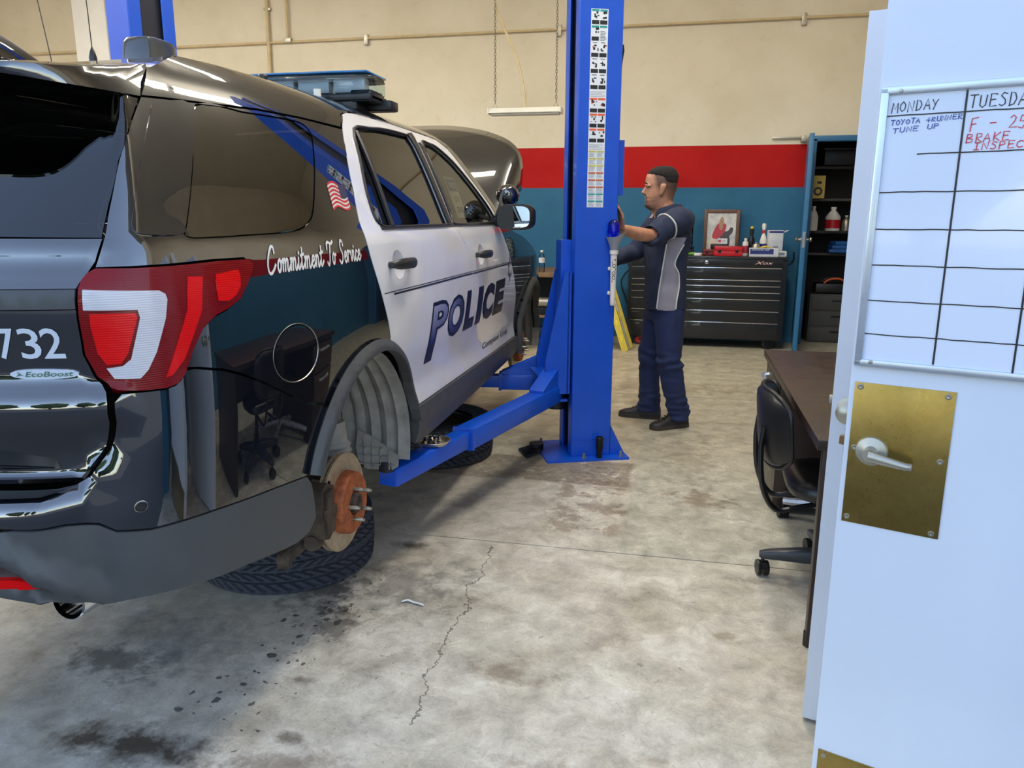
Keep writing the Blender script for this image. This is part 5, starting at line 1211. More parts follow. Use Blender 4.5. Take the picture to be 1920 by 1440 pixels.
# --- workbench behind the lift
wb = thing('workbench', 'wooden topped workbench behind the lift post against the blue wall', 'workbench', (-1.78, 8.62, 0))
for k in range(4): MB().box((0, -.33 + .22 * k, .815), (1.75, .217, .05), bev=.003).build('top_board', M_WOOD, wb)
for a in (-.8, .8):
    for b in (-.38, .38): MB().box((a, b, .395), (.07, .07, .79), bev=.004).build('leg', M_BLUETRIM, wb)
MB().box((0, 0, .36), (1.6, .78, .03), bev=.003).build('shelf', M_WOOD, wb); MB().box((0, .40, .6), (1.6, .02, .36)).build('back_panel', M_DKSTEEL, wb)
wbt = thing('water_bottle', 'clear plastic water bottle standing on the workbench', 'bottle', (-1.478, 8.25, .84))
MB().lathe([(.028, 0), (.032, .006), (.031, .03), (.033, .05), (.031, .07), (.033, .09), (.032, .15), (.026, .185), (.013, .205), (.013, .215)], (0, 0, 0), (0, 0, 1), 22).build('bottle_wall', M_CLEAR, wbt); MB().lathe([(.0335, .10), (.0335, .155)], (0, 0, 0), (0, 0, 1), 22, cap=False).build('label_sleeve', M_CARD, wbt); MB().lathe([(.015, .212), (.015, .232), (.0005, .233)], (0, 0, 0), (0, 0, 1), 16).build('cap', M_WPL, wbt)
cl = thing('hose_clamp', 'curved brass clamp lying on the workbench by the lift post', 'clamp', (-1.26, 8.28, .84)); MB().tube([(.045 * math.cos(a), 0, .045 + .045 * math.sin(a)) for a in [R(20 + 320 * i / 20) for i in range(21)]], .006, 8).build('clamp_band', mat('brass_dull', S(150, 112, 60), .35, .9), cl); MB().box((.045, 0, .045), (.03, .02, .02), bev=.004).build('clamp_screw', M_STEEL, cl)
gr = thing('bench_grinder', 'grey metal bench grinder stored on the workbench shelf', 'grinder', (-1.45, 8.30, .376))
MB().cyl((-.10, 0, .13), (.10, 0, .13), .055, n=20).build('motor', M_ALU, gr); MB().box((0, 0, .04), (.14, .12, .08), bev=.01).build('pedestal', M_DKSTEEL, gr)
for s_ in (-.13, .13): MB().cyl((s_ - .012, 0, .13), (s_ + .012, 0, .13), .075, n=24).build('grinding_wheel', M_STEEL, gr)
ob = thing('orange_case', 'orange plastic case on the workbench shelf', 'case', (-1.19, 8.34, .376)); MB().box((0, 0, .05), (.16, .14, .10), bev=.01).build('case_body', M_ORANGE, ob); MB().box((0, -.075, .06), (.06, .012, .02), bev=.004).build('case_handle', M_TRIM, ob)
hj = thing('floor_jack', 'dark blue trolley jack parked under the workbench', 'jack', (-1.52, 8.42, 0)); MB().box((-.12, 0, .09), (.05, .5, .10), bev=.01).box((.12, 0, .09), (.05, .5, .10), bev=.01).box((0, .18, .13), (.2, .12, .14), bev=.02).build('jack_frame', mat('jack_blue', S(24, 48, 96), .4), hj)
for a in (-.15, .15):
    for b in (-.2, .2): MB().cyl((a - .02, b, .05), (a + .02, b, .05), .05, n=18).build('jack_wheel', M_DKSTEEL, hj)
# --- boards leaning beside the chest
def board(nm, x_, y_, lean, L_, w, th, mt, label, cat, grp=None):
    t = thing(nm, label, cat, (x_, y_, 0), (R(-8), R(lean), 0), grp)
    MB().box((0, 0, L_ / 2), (w, th, L_), bev=.003).build('board_body', mt, t); return t
b1 = board('spirit_level', -.555, 8.30, -19, .62, .07, .025, M_YELLOW, 'yellow spirit level leaning outermost beside the tool chest', 'spirit level')
for z_ in (.15, .32, .5): MB().box((0, -.014, z_), (.03, .004, .06), bev=.002).build('vial', M_CAPY, b1)
MB().box((-.028, -.014, .31), (.004, .002, .6)).build('edge_rib', M_CAPY, b1); MB().box((.028, -.014, .31), (.004, .002, .6)).build('edge_rib', M_CAPY, b1)
b2 = board('straight_edge', -.535, 8.40, -19, .66, .055, .03, M_ALU, 'grey aluminium straight edge leaning between the two yellow levels', 'straight edge'); MB().tube([(.0, -.016, .32), (.02, -.05, .34), (.02, -.05, .42), (0, -.016, .44)], .008, 8).build('grip', M_YELLOW, b2)
b3 = board('spirit_level', -.515, 8.50, -19, .70, .07, .025, M_YELLOW, 'yellow spirit level leaning innermost against the tool chest side', 'spirit level')
for z_ in (.2, .4, .6): MB().box((0, -.014, z_), (.03, .004, .06), bev=.002).build('vial', M_CAPY, b3)
# --- wall hooks and cable beside the chest
hk = thing('wall_hooks', 'row of small white pegs on the blue wall beside the lift', 'hook rail', (-1.38, YB - .004, 1.735)); 
for k in range(4): MB().lathe([(.016, 0), (.016, .01), (.012, .016), (.0005, .017)], (k * .035, 0, 0), (0, -1, 0), 12).build('peg', M_WPL, hk)
cb = thing('extension_cable', 'black cable hanging down the blue wall beside the tool chest', 'cable', (-.68, YB - .02, 0)); MB().tube(spline([(.0, 0, .95), (.05, -.02, .90), (.07, -.02, .82), (.02, -.02, .76), (-.02, -.02, .66), (.03, -.02, .5), (.08, -.02, .34), (.06, -.03, .15), (.0, -.05, .02)], 6), .008, 8).build('flex', M_TRIM, cb); MB().box((0, 0, .97), (.05, .03, .07), bev=.006).build('plug', M_TRIM, cb)
# --- closet contents
M_SHELF = mat('grey_shelf', S(70, 68, 64), .6)
shf = thing('shelving', 'dark shelves inside the storage closet', 'shelf', (1.84, 10.05, 0))
for z_ in (2.0, 1.63, 1.255, .995, .40): MB().box((0, .14, z_), (.98, .50, .03), bev=.003).build('shelf_board', M_SHELF, shf)
for a in (-.47, .47):
    for b in (-.09, .37): MB().box((a, b, 1.08), (.03, .03, 2.15)).build('upright', M_DKSTEEL, shf)
dr = thing('drawer_cabinet', 'low grey drawer cabinet at the bottom of the storage closet', 'cabinet', (1.80, 9.64, 0))
MB().box((0, 0, .28), (.66, .40, .56), bev=.005).build('cabinet_body', M_SHELF, dr)
for z_ in (.10, .28, .46): dd_ = MB().box((0, -.205, z_), (.62, .015, .16), bev=.004).build('drawer', M_SHELF, dr); MB().box((0, -.216, z_ + .03), (.18, .012, .02), bev=.004).build('drawer_pull', M_DKSTEEL, dd_)
bg_ = thing('tool_bag', 'open dark tool bag with orange handles on the grey drawer cabinet', 'tool bag', (1.74, 9.64, .561)); MB().box((0, 0, .06), (.42, .26, .12), bev=.03).build('bag_body', M_TRIM, bg_)
for b in (-.08, .08): MB().tube(spline([(-.12, b, .11), (-.06, b, .16), (.06, b, .17), (.14, b, .11)], 5), .012, 8).build('handle', M_ORANGE if b < 0 else M_DKSTEEL, bg_)
sp_ = thing('yellow_carton', 'yellow carton with a dark round print on the upper closet shelf', 'box', (1.50, 9.92, 1.646)); MB().box((0, 0, .13), (.19, .12, .26), bev=.003).build('box_body', mat('yellow_carton', S(206, 186, 96), .6), sp_); MB().lathe([(.028, 0), (.05, 0)], (.02, -.0615, .08), (0, -1, 0), 24, cap=False).build('printed_ring', M_LBLK, sp_); MB().box((.03, -.061, .18), (.05, .002, .03)).build('printed_mark', M_LBLK, sp_)
def jug(x_, y_, z_, r, h, mt, label, lab=None, name='jug'):
    t = thing(name, label, 'jug', (x_, y_, z_)); MB().lathe([(r * .95, 0), (r, .01), (r, h * .62), (r * .5, h * .85), (r * .32, h * .9), (r * .32, h)], (0, 0, 0), (0, 0, 1), 20).build('jug_wall', mt, t); MB().lathe([(r * .38, h * .97), (r * .38, h * 1.06), (.0005, h * 1.065)], (0, 0, 0), (0, 0, 1), 14).build('cap', M_WPL, t)
    if lab: MB().lathe([(r * 1.01, h * .12), (r * 1.01, h * .5)], (0, 0, 0), (0, 0, 1), 20, cap=False).build('label_band', lab, t)
jug(1.50, 9.90, 1.271, .055, .27, M_WPL, 'plain white bottle at the left of the middle closet shelf'); jug(1.72, 9.90, 1.271, .085, .26, M_WPL, 'white jug with a red label on the middle closet shelf', M_REDP); jug(1.97, 9.92, 1.271, .06, .24, M_GREENP, 'green jug on the middle closet shelf'); jug(1.86, 9.84, 1.271, .045, .17, M_ALU, 'grey tin on the middle closet shelf beside the red labelled jug', None, 'tin')
fb = thing('blue_bundle', 'blue folded rags on the lower closet shelf', 'rags', (1.82, 9.9, 1.01)); 
for k in range(3): MB().box((.01 * k, 0, .03 + .045 * k), (.26 - .02 * k, .2, .045), (0, 0, .1 * k), bev=.018).build('folded_rag', M_PBLUE, fb)
oc = thing('orange_tin', 'orange tin beside the blue rags on the closet shelf', 'tin', (2.03, 9.86, 1.0105)); MB().lathe([(.045, 0), (.047, .004), (.047, .09), (.044, .095), (.0005, .095)], (0, 0, 0), (0, 0, 1), 18).build('tin_wall', M_ORANGE, oc); MB().lathe([(.0475, .088), (.049, .092), (.0475, .096)], (0, 0, 0), (0, 0, 1), 18, cap=False).build('tin_rim', M_STEEL, oc)
tb_ = thing('storage_tub', 'dark storage tub on the top closet shelf', 'tub', (1.80, 9.95, 2.016)); MB().box((0, 0, .09), (.5, .3, .18), bev=.02).build('tub_body', M_DKSTEEL, tb_); MB().box((0, 0, .185), (.53, .33, .02), bev=.006).build('tub_lid', M_TRIM, tb_)
# --- blue closet door standing open
dv = Vector((1.205 - 1.30, 8.47 - 9.30, 0)); Ld = dv.length; ang = math.atan2(dv.y, dv.x)
cd_ = bpy.data.objects.new('door_3', None); COL.objects.link(cd_); cd_.location = (1.30, 9.28, 0); cd_.rotation_euler = (0, 0, ang); struct(cd_, 'blue closet door standing open beside the tool chest')
MB().box((Ld / 2, 0, 1.135), (Ld, .045, 2.23), bev=.003).build('door_leaf', M_BLUETRIM, cd_)
for s_ in (1, -1): MB().lathe([(.030, .022), (.030, .028), (.012, .03), (.012, .05), (.026, .06), (.028, .072), (.018, .082), (.0005, .084)], (Ld - .07, 0, 1.205), (0, s_, 0), 20).build('door_knob', M_STEEL, cd_)
MB().box((Ld + .001, 0, 1.205), (.004, .026, .16)).build('latch_plate', M_CHROME, cd_)
tag(MB().box((1.08, YB - .03, 2.285), (.34, .02, .02), bev=.003).box((1.235, YB - .06, 2.27), (.05, .10, .07), bev=.004).build('door_closer', M_ALU), 'grey metal door closer arm fixed above the open blue door', 'door closer')
# --- pipes on the wall
def pipe(nm, pts, r, label, clips, mt, grp='conduits on the cream wall'):
    t = thing(nm, label, 'conduit', tuple(pts[0]), 0, grp); o = Vector(pts[0]); MB().tube([Vector(p) - o for p in pts], r, 10).build('tube', mt, t)
    for c_, s_ in clips: MB().box(Vector(c_) - o, s_, bev=.004).build('clip', M_ALU, t)
M_COND = mat('painted_conduit', S(206, 186, 146), .5)
pipe('wall_conduit', [(-9.1, YB - .03, 3.515), (1.95, YB - .03, 3.515)], .014, 'long thin horizontal conduit across the cream wall', [((x_, YB - .025, 3.50), (.05, .04, .12)) for x_ in (-3.85, -1.50, 1.15, -6.9)], M_COND)
pipe('wall_conduit', [(-5.15, YB - .035, 2.1), (-5.12, YB - .035, 5.1)], .022, 'thick vertical conduit on the cream wall beside the left post', [((-5.13, YB - .03, 3.9), (.09, .03, .03))], M_COND)
pipe('wall_conduit', [(-4.87, YB - .045, 3.53), (-4.86, YB - .045, 5.1)], .016, 'short vertical conduit rising from the horizontal one', [((-4.87, YB - .04, 3.53), (.09, .05, .05))], M_COND)
struct(MB().box((-7.2, 9.0, ZC / 2), (.46, .5, ZC), bev=.01).build('pillar', mat('pillar_white', S(226, 226, 224), .5, var=.03)), 'white square pillar at the left of the cream wall')
# --- hanging strip lamp
hl = thing('hanging_lamp', 'white strip lamp hanging on two chains below the conduit', 'lamp', (-1.66, 8.2, 2.47))
MB().prism([(-.09, 0), (.09, 0), (.055, .05), (-.055, .05)], -.375, .375, lambda p, t: (t, p[0], p[1])).build('housing', M_STEELWHITE, hl)
for s_ in (-.04, .04): MB().cyl((-.36, s_, -.008), (.36, s_, -.008), .013, n=10).build('lamp_tube', M_WPL, hl)
for s_ in (-1, 1): MB().box((s_ * .377, 0, .02), (.012, .19, .06), bev=.003).build('end_cap', M_STEELWHITE, hl)
for s_ in (-.32, .32):
    m = MB(); z_ = .12; k = 0
    while z_ < 2.7:
        m.tube([(s_ + (.010 * math.cos(a) if k % 2 else 0), (0 if k % 2 else .010 * math.cos(a)), z_ + .019 * math.sin(a)) for a in [2 * PI * i / 8 for i in range(8)]], .003, 4, closed=True); z_ += .031; k += 1
    m.build('chain', M_STEEL, hl, kind='stuff')
    MB().tube([(s_ - .03, 0, .05), (s_, 0, .11), (s_ + .03, 0, .05)], .0025, 5).build('wire_hook', M_STEEL, hl)
MB().tube(spline([(0, 0, .05), (-.02, 0, .25), (-.10, .02, .55), (-.24, .03, .85), (-.32, .03, 1.05), (-.34, .03, 1.3), (-.35, .03, 2.0), (-.35, .03, 2.7)], 8), .012, 8).build('flex', M_COND, hl)
# ================================================================ WHITE DOORS AND WHITEBOARD
aA = R(69.5); OA = Vector((.401, 1.622, 0)); dA = Vector((math.sin(aA), -math.cos(aA), 0)); nA = Vector((-math.cos(aA), -math.sin(aA), 0))
rotA = math.atan2(dA.y, dA.x)
dA_ = bpy.data.objects.new('door_1', None); COL.objects.link(dA_); dA_.location = tuple(OA); dA_.rotation_euler = (0, 0, rotA); struct(dA_, 'white metal door with brass plates and a whiteboard')
# local frame: x along the leaf, -y towards the camera, z up
M_DOOR = mat('white_door_paint', S(208, 214, 226), .38, var=.03, scale=3, bump=.015)
MB().box((.40, .0225, 1.035), (.916, .045, 2.05), bev=.002).build('door_leaf', M_DOOR, dA_)
def brass():
    n = N('scratched_brass'); v = n.coord(); f = n.noise(v, 14, 6, .7); sc = n.noise(v, 90, 8, .8, 1.2)
    n.set(Base_Color=n.ramp(f, (.3, S(156, 132, 72)), (.7, S(174, 150, 88))), Metallic=1.0, Roughness=n.ramp(sc, (.35, .26), (.7, .34))); n.bump(sc, .06, .002); return n.m
M_BRASS = brass()
pl_ = MB().box((.042, -.0015, .963), (.180, .003, .300), bev=.0008).build('brass_plate', M_BRASS, dA_)
for a, z_ in ((-.037, 1.104), (.119, 1.103), (.119, .972), (.119, .822), (-.038, .825), (-.037, .976)): MB().lathe([(.0065, 0), (.006, .0015), (.003, .002), (.0005, .001)], (a, -.003, z_), (0, -1, 0), 14).build('screw', M_STEEL, pl_)
lv = MB().lathe([(.030, 0), (.031, .003), (.029, .008), (.018, .011), (.013, .013), (.012, .040)], (-.004, -.003, .974), (0, -1, 0), 28).build('door_lever', M_ALU, dA_)
rings = []
for t in range(9):
    q = t / 8; cx_ = -.004 + .078 * q; cz = .974 - .006 * q - .006 * q ** 2; cy_ = -.048 - .004 * math.sin(PI * q) + .010 * max(0, q - .85) / .15; hz = .012 - .005 * q; hy = .009 - .002 * q
    rings.append([Vector((cx_, cy_ + hy * math.sin(2 * PI * j / 14), cz + hz * math.cos(2 * PI * j / 14))) for j in range(14)])
MB().loft(rings).build('lever_grip', M_ALU, lv)
M_LATCH = mat('latch_brass', S(176, 140, 96), .3, 1.0); MB().prism([(-.058, .972), (-.070, .974), (-.070, .990), (-.058, .992)], .014, .030, lambda p, q: (p[0], q, p[1])).build('latch_bolt', M_LATCH, dA_)
MB().box((-.0585, .0225, .982), (.002, .028, .06)).build('latch_face', M_STEEL, dA_)
kp = MB().box((.40, -.0015, .14), (.894, .003, .244), bev=.0008).build('kick_plate', M_BRASS, dA_)
for a in (-.035, .2, .44, .68): MB().lathe([(.006, 0), (.0055, .0015), (.0005, .001)], (a, -.003, .250), (0, -1, 0), 12).build('screw', M_STEEL, kp)
for z_ in (.3, 1.1, 1.85): MB().cyl((.862, .022, z_ - .05), (.862, .022, z_ + .05), .008, n=10).build('hinge', M_STEEL, dA_)
# second white door behind it
aB = R(74); dBv = Vector((math.sin(aB), -math.cos(aB), 0)); rotB = math.atan2(dBv.y, dBv.x)
dB_ = bpy.data.objects.new('door_2', None); COL.objects.link(dB_); dB_.location = (.408, 2.121, 0); dB_.rotation_euler = (0, 0, rotB); struct(dB_, 'plain white door edge showing just behind the near door')
MB().box((.45, .02, .965), (.90, .04, 1.91), bev=.002).build('door_leaf', M_DOOR, dB_)
MB().lathe([(.032, 0), (.032, .006), (.015, .010), (.013, .03), (.028, .045), (.030, .058), (.018, .068), (.0005, .07)], (.045, 0, .945), (0, -1, 0), 24).build('door_knob', M_ALU, dB_)
MB().box((-.004, .02, .962), (.010, .016, .022), bev=.002).build('latch_bolt', M_STEEL, dB_)
for z_ in (.25, 1.65): MB().cyl((.905, .02, z_ - .05), (.905, .02, z_ + .05), .008, n=10).build('hinge', M_STEEL, dB_)
# whiteboard on the near door
wbd = thing('whiteboard', 'whiteboard weekly planner in an aluminium frame on the white door', 'whiteboard', tuple(OA + Vector((0, 0, 1.15))), rotA)
M_WBOARD = mat('whiteboard_enamel', S(218, 224, 238), .16, coat=.5, var=.01)
def WB(a, z_, d=0.0): return (a, -.0095 - d, z_ - 1.15)
BW = .46; MB().box((-.039 + BW / 2, -.005, .261), (BW, .008, .50)).build('panel', M_WBOARD, wbd, smooth=False)
M_FRAME = mat('anodised_frame', S(196, 204, 214), .28, .7, var=.02)
MB().box((-.045, -.008, .2615), (.014, .016, .525), bev=.003).build('frame_rail', M_FRAME, wbd); MB().box((-.039 + BW, -.008, .2615), (.014, .016, .525), bev=.003).build('frame_rail', M_FRAME, wbd)
for z_ in (.005, .518): MB().box((-.052 + (BW + .026) / 2, -.008, z_), (BW + .026, .016, .014), bev=.003).build('frame_rail', M_FRAME, wbd)
for a, z_ in ((-.019, 1.666), (-.022, 1.158)): MB().lathe([(.004, 0), (.0035, .002), (.0005, .0025)], (a, -.0165, z_ - 1.15), (0, -1, 0), 12).build('screw', M_STEEL, wbd)
M_MKB = mat('marker_black', S(30, 28, 34), .4); M_MKBLUE = mat('marker_blue', S(30, 62, 150), .4); M_MKR = mat('marker_red', S(200, 50, 66), .4)
rnd = random.Random(11)
def wline(a0, z0, a1, z1, w, gaps=()):
    n = 24; seg = []; cur = []
    for i in range(n + 1):
        t = i / n; p = (a0 + (a1 - a0) * t, z0 + (z1 - z0) * t + .0006 * rnd.uniform(-1, 1))
        if any(g0 < t < g1 for g0, g1 in gaps): 
            if len(cur) > 1: seg.append(cur)
            cur = []
        else: cur.append(p)
    if len(cur) > 1: seg.append(cur)
    return seg
hl_ = []
for z_, gp in ((1.623, ()), (1.553, ((.02, .09),)), (1.485, ()), (1.416, ()), (1.348, ()), (1.279, ()), (1.213, ())): hl_ += wline(-.038, z_, .42, z_ + .0015, 0, gp)
strokes('grid_line', hl_, .0022, lambda a, z_: WB(a, z_, .0004), M_MKB, wbd, kind='stuff')
vl_ = wline(.088, 1.658, .0865, 1.165, 0) + wline(.2155, 1.658, .2150, 1.163, 0) + wline(.342, 1.658, .342, 1.163, 0)
strokes('grid_line', vl_, .0034, lambda a, z_: WB(a, z_, .0005), M_MKB, wbd, kind='stuff')
# hand lettering: block capitals as strokes on a unit box
HAND = {
 'A': [[(0, 0), (.45, 1), (.9, 0)], [(.18, .38), (.75, .38)]], 'B': [[(.05, 0), (.1, 1)], [(.1, 1), (.7, .95), (.75, .7), (.1, .52)], [(.1, .52), (.85, .42), (.8, .08), (.05, 0)]],
 'C': [[(.85, .85), (.5, 1), (.1, .7), (.05, .3), (.4, 0), (.85, .12)]], 'D': [[(.1, 0), (.1, 1), (.6, .9), (.85, .5), (.6, .1), (.05, 0)]],
 'E': [[(.85, .95), (.1, 1), (.08, 0), (.85, .04)], [(.1, .52), (.7, .55)]], 'F': [[(.9, 1), (.15, .92), (.1, 0)], [(.12, .5), (.7, .55)]],
 'I': [[(.15, 1), (.8, 1)], [(.48, 1), (.45, 0)], [(.1, 0), (.8, 0)]], 'K': [[(.1, 1), (.08, 0)], [(.85, 1), (.12, .45), (.85, 0)]],
 'M': [[(0, 0), (.1, 1), (.45, .35), (.82, 1), (.92, 0)]], 'N': [[(.05, 0), (.1, 1), (.8, .02), (.85, 1)]], 'O': [[(.45, 1), (.1, .75), (.05, .3), (.4, 0), (.8, .25), (.82, .7), (.45, 1)]],
 'P': [[(.1, 0), (.12, 1), (.75, .92), (.78, .62), (.12, .48)]], 'R': [[(.1, 0), (.12, 1), (.75, .92), (.78, .62), (.12, .5), (.85, 0)]], 'S': [[(.85, .9), (.4, 1), (.15, .78), (.7, .45), (.75, .15), (.35, 0), (.05, .12)]],
 'T': [[(0, 1), (.95, 1)], [(.48, 1), (.44, 0)]], 'U': [[(.08, 1), (.1, .2), (.45, 0), (.8, .2), (.85, 1)]], 'Y': [[(.05, 1), (.45, .5), (.85, 1)], [(.6, .7), (.3, 0)]],
 '4': [[(.6, 0), (.65, 1), (.05, .35), (.95, .38)]], '2': [[(.1, .8), (.4, 1), (.75, .8), (.6, .45), (.05, .02), (.95, .05)]], '5': [[(.85, 1), (.25, 1), (.15, .55), (.6, .6), (.8, .3), (.5, 0), (.08, .1)]], '0': [[(.45, 1), (.1, .75), (.08, .3), (.42, 0), (.8, .25), (.82, .7), (.45, 1)]], '-': [[(.1, .5), (.8, .52)]], ' ': []}
def hand(txt, a0, a1, z0, h, w, mt, rise=0.0, slant=.08):
    n = len(txt); cw = (a1 - a0) / n; ls = []
    for i, c_ in enumerate(txt):
        jx, jy, js = rnd.uniform(-.05, .05), rnd.uniform(-.06, .06), rnd.uniform(.9, 1.08)
        for l in HAND[c_]: ls.append([(a0 + cw * (i + jx) + cw * .84 * (p[0] + slant * p[1]), z0 + rise * i / n + h * (jy + p[1] * js)) for p in l])
    strokes('hand_lettering', ls, w, lambda a, z_: WB(a, z_, .0006), mt, wbd, kind='stuff')
hand('MONDAY', -.031, .047, 1.629, .018, .0016, M_MKB, .002); hand('TUESDAY', .094, .196, 1.629, .021, .0018, M_MKB, .002); hand('TOYOTA 4RUNNER', -.031, .086, 1.606, .0085, .0015, M_MKBLUE, .006); hand('TUNE UP', -.026, .052, 1.592, .0085, .0015, M_MKBLUE, .006)
hand('F - 250', .098, .200, 1.590, .022, .0018, M_MKR, .002); hand('BRAKE', .095, .163, 1.570, .0145, .0018, M_MKR, .003); hand('INSPECTION', .108, .236, 1.557, .0125, .0018, M_MKR, .002)
# ================================================================ DESK AND CHAIRS
M_ESP = mat('espresso_wood', S(46, 34, 30), .34, var=.18, scale=16); M_ESPF = mat('brown_drawer_front', S(86, 70, 56), .4, var=.15, scale=14); M_VINYL = mat('black_vinyl', S(24, 25, 28), .32, var=.1, bump=.06, bscale=60)
dk = thing('office_desk', 'dark espresso office desk behind the white doors', 'desk', (.455, 2.52, 0))
MB().box((.40, .875, .722), (.80, 1.75, .036), bev=.004).build('desk_top', M_ESP, dk)
MB().box((.40, .03, .352), (.76, .04, .704), bev=.004).build('end_panel', M_ESP, dk)
for a in (.03, .74): MB().cyl((a, .03, 0), (a, .03, .05), .016, n=12).build('foot', M_TRIM, dk)
MB().box((.77, .60, .5), (.025, 1.0, .36), bev=.003).build('modesty_panel', M_ESP, dk)
ped = MB().box((.40, 1.50, .36), (.72, .46, .66), bev=.004).build('pedestal', M_ESP, dk)
for z0_, z1_ in ((.49, .68), (.24, .475)):
    d_ = MB().box((.028, 1.50, (z0_ + z1_) / 2), (.022, .43, z1_ - z0_), bev=.003).build('drawer', M_ESPF, dk)
    zc_ = z1_ - .045; MB().tube([(.018, 1.40, zc_), (-.014, 1.40, zc_), (-.014, 1.60, zc_), (.018, 1.60, zc_)], .011, 4).build('drawer_pull', M_FRAME, d_)
for a in (.10, .70):
    for b in (1.32, 1.68): MB().cyl((a, b, 0), (a, b, .035), .02, n=12).build('foot', M_TRIM, dk)
def caster(mb_parent, x_, y_, nm, mt, r=.028):
    w = MB()
    for s_ in (-.014, .014): w.lathe([(r * .5, -.009), (r * .95, -.008), (r, 0), (r * .95, .008), (r * .5, .009)], (x_ + s_, y_, r), (1, .2, 0), 20)
    w.box((x_, y_, r + .012), (.03, .035, .03), bev=.008).cyl((x_, y_, r), (x_, y_, r + .05), .007, n=8)
    return w.build(nm, mt, mb_parent)
oc_ = thing('office_chair', 'black vinyl office chair with a worn curved backrest at the desk', 'chair', (.682, 3.05, 0))
# curved backrest at the desk's open side
rows = []; TB = .028
def back_pt(u, v, off):   # u across -1..1 (along y), v up 0..1
    w = .215 * (1 - .16 * abs(2 * v - 1) ** 3); x0 = -.335 - .03 * v + .075 * (u * u) ; return Vector((x0 + off, w * u, .50 + .30 * v))
outl = []
for face, off in ((0, 0.0), (1, TB)):
    g = []
    for i in range(15):
        row = []
        for j in range(13):
            u = -1 + 2 * j / 12; v = i / 14
            # superellipse rounding
            uu = u * (1 - max(0, abs(2 * v - 1) - .55) ** 2 * .9); vv_ = .5 + (v - .5) * (1 - max(0, abs(u) - .5) ** 2 * .55)
            edge = max(abs(u), abs(2 * v - 1)); puff = (1 - edge ** 6) * .012
            row.append(back_pt(uu, vv_, (-puff if face == 0 else TB + puff) if edge < .999 else TB * .5))
        g.append(row)
    rows.append(g)
m = MB().grid(rows[0]); m.grid(rows[1]); bk = m.build('backrest', M_VINYL, oc_, angle=70, weld=True)
lp_ = [rows[0][i][0] for i in range(15)] + [rows[0][14][j] for j in range(13)] + [rows[0][i][12] for i in range(14, -1, -1)] + [rows[0][0][j] for j in range(12, -1, -1)]
MB().tube(lp_, .0085, 8).build('piping', M_VINYL, bk)
seat = []
for k, (z_, sc) in enumerate(((.395, .86), (.405, .97), (.43, 1.0), (.455, .97), (.468, .80), (.472, .4))): seat.append([Vector((.215 * sc * math.copysign(abs(math.cos(t)) ** .6, math.cos(t)) - .03, .22 * sc * math.copysign(abs(math.sin(t)) ** .6, math.sin(t)), z_)) for t in [2 * PI * j / 32 for j in range(32)]])
MB().loft(seat).build('seat', M_VINYL, oc_, angle=70)
for y_ in (-.10, .10): MB().tube(spline([(-.345, y_, .66), (-.352, y_, .56), (-.335, y_, .42), (-.28, y_ * .9, .33), (-.18, y_ * .8, .345), (-.02, y_ * .6, .385)], 6), .011, 8).build('back_bar', M_TRIM, oc_)
MB().cyl((0, 0, .10), (0, 0, .40), .026, n=16).build('column', M_DKSTEEL, oc_)
M_DKPL = mat('dark_grey_plastic', S(52, 56, 64), .35); M_WORN = mat('worn_white_enamel', S(188, 190, 196), .3, .5, var=.25, scale=30)
for k in range(5):
    a = R(176 + 72 * k); tip = Vector((.30 * math.cos(a), .30 * math.sin(a), .085)); d_ = Vector((math.cos(a), math.sin(a), 0)); n_v = Vector((-d_.y, d_.x, 0)); rings = []
    for t, w, h, z_ in ((0, .035, .03, .11), (.15, .03, .028, .105), (.24, .024, .022, .098), (.29, .02, .018, .092), (.315, .012, .012, .09)): rings.append([d_ * t + n_v * w * math.copysign(abs(math.cos(q)) ** .5, math.cos(q)) + Vector((0, 0, z_ + h * math.copysign(abs(math.sin(q)) ** .5, math.sin(q)))) for q in [2 * PI * j / 16 for j in range(16)]])
    MB().loft(rings).build('base_leg', M_DKPL, oc_); caster(oc_, tip.x, tip.y, 'caster', M_TRIM, .032)
st_ = thing('rolling_stool', 'dark stool on worn white legs tucked under the desk', 'stool', (.86, 3.62, 0))
MB().lathe([(.15, .44), (.165, .45), (.168, .475), (.15, .50), (.0005, .505)], (0, 0, 0), (0, 0, 1), 32).build('seat', M_VINYL, st_); MB().cyl((0, 0, .09), (0, 0, .44), .024, n=16).build('column', M_DKSTEEL, st_)
for k in range(5):
    a = R(160 + 72 * k); tip = Vector((.34 * math.cos(a), .34 * math.sin(a), .085)); MB().tube([(0, 0, .12), tuple(tip * .5 + Vector((0, 0, .06))), tuple(tip)], [.028, .024, .018], 8).build('base_leg', M_WORN, st_); caster(st_, tip.x, tip.y, 'caster', M_DKSTEEL)
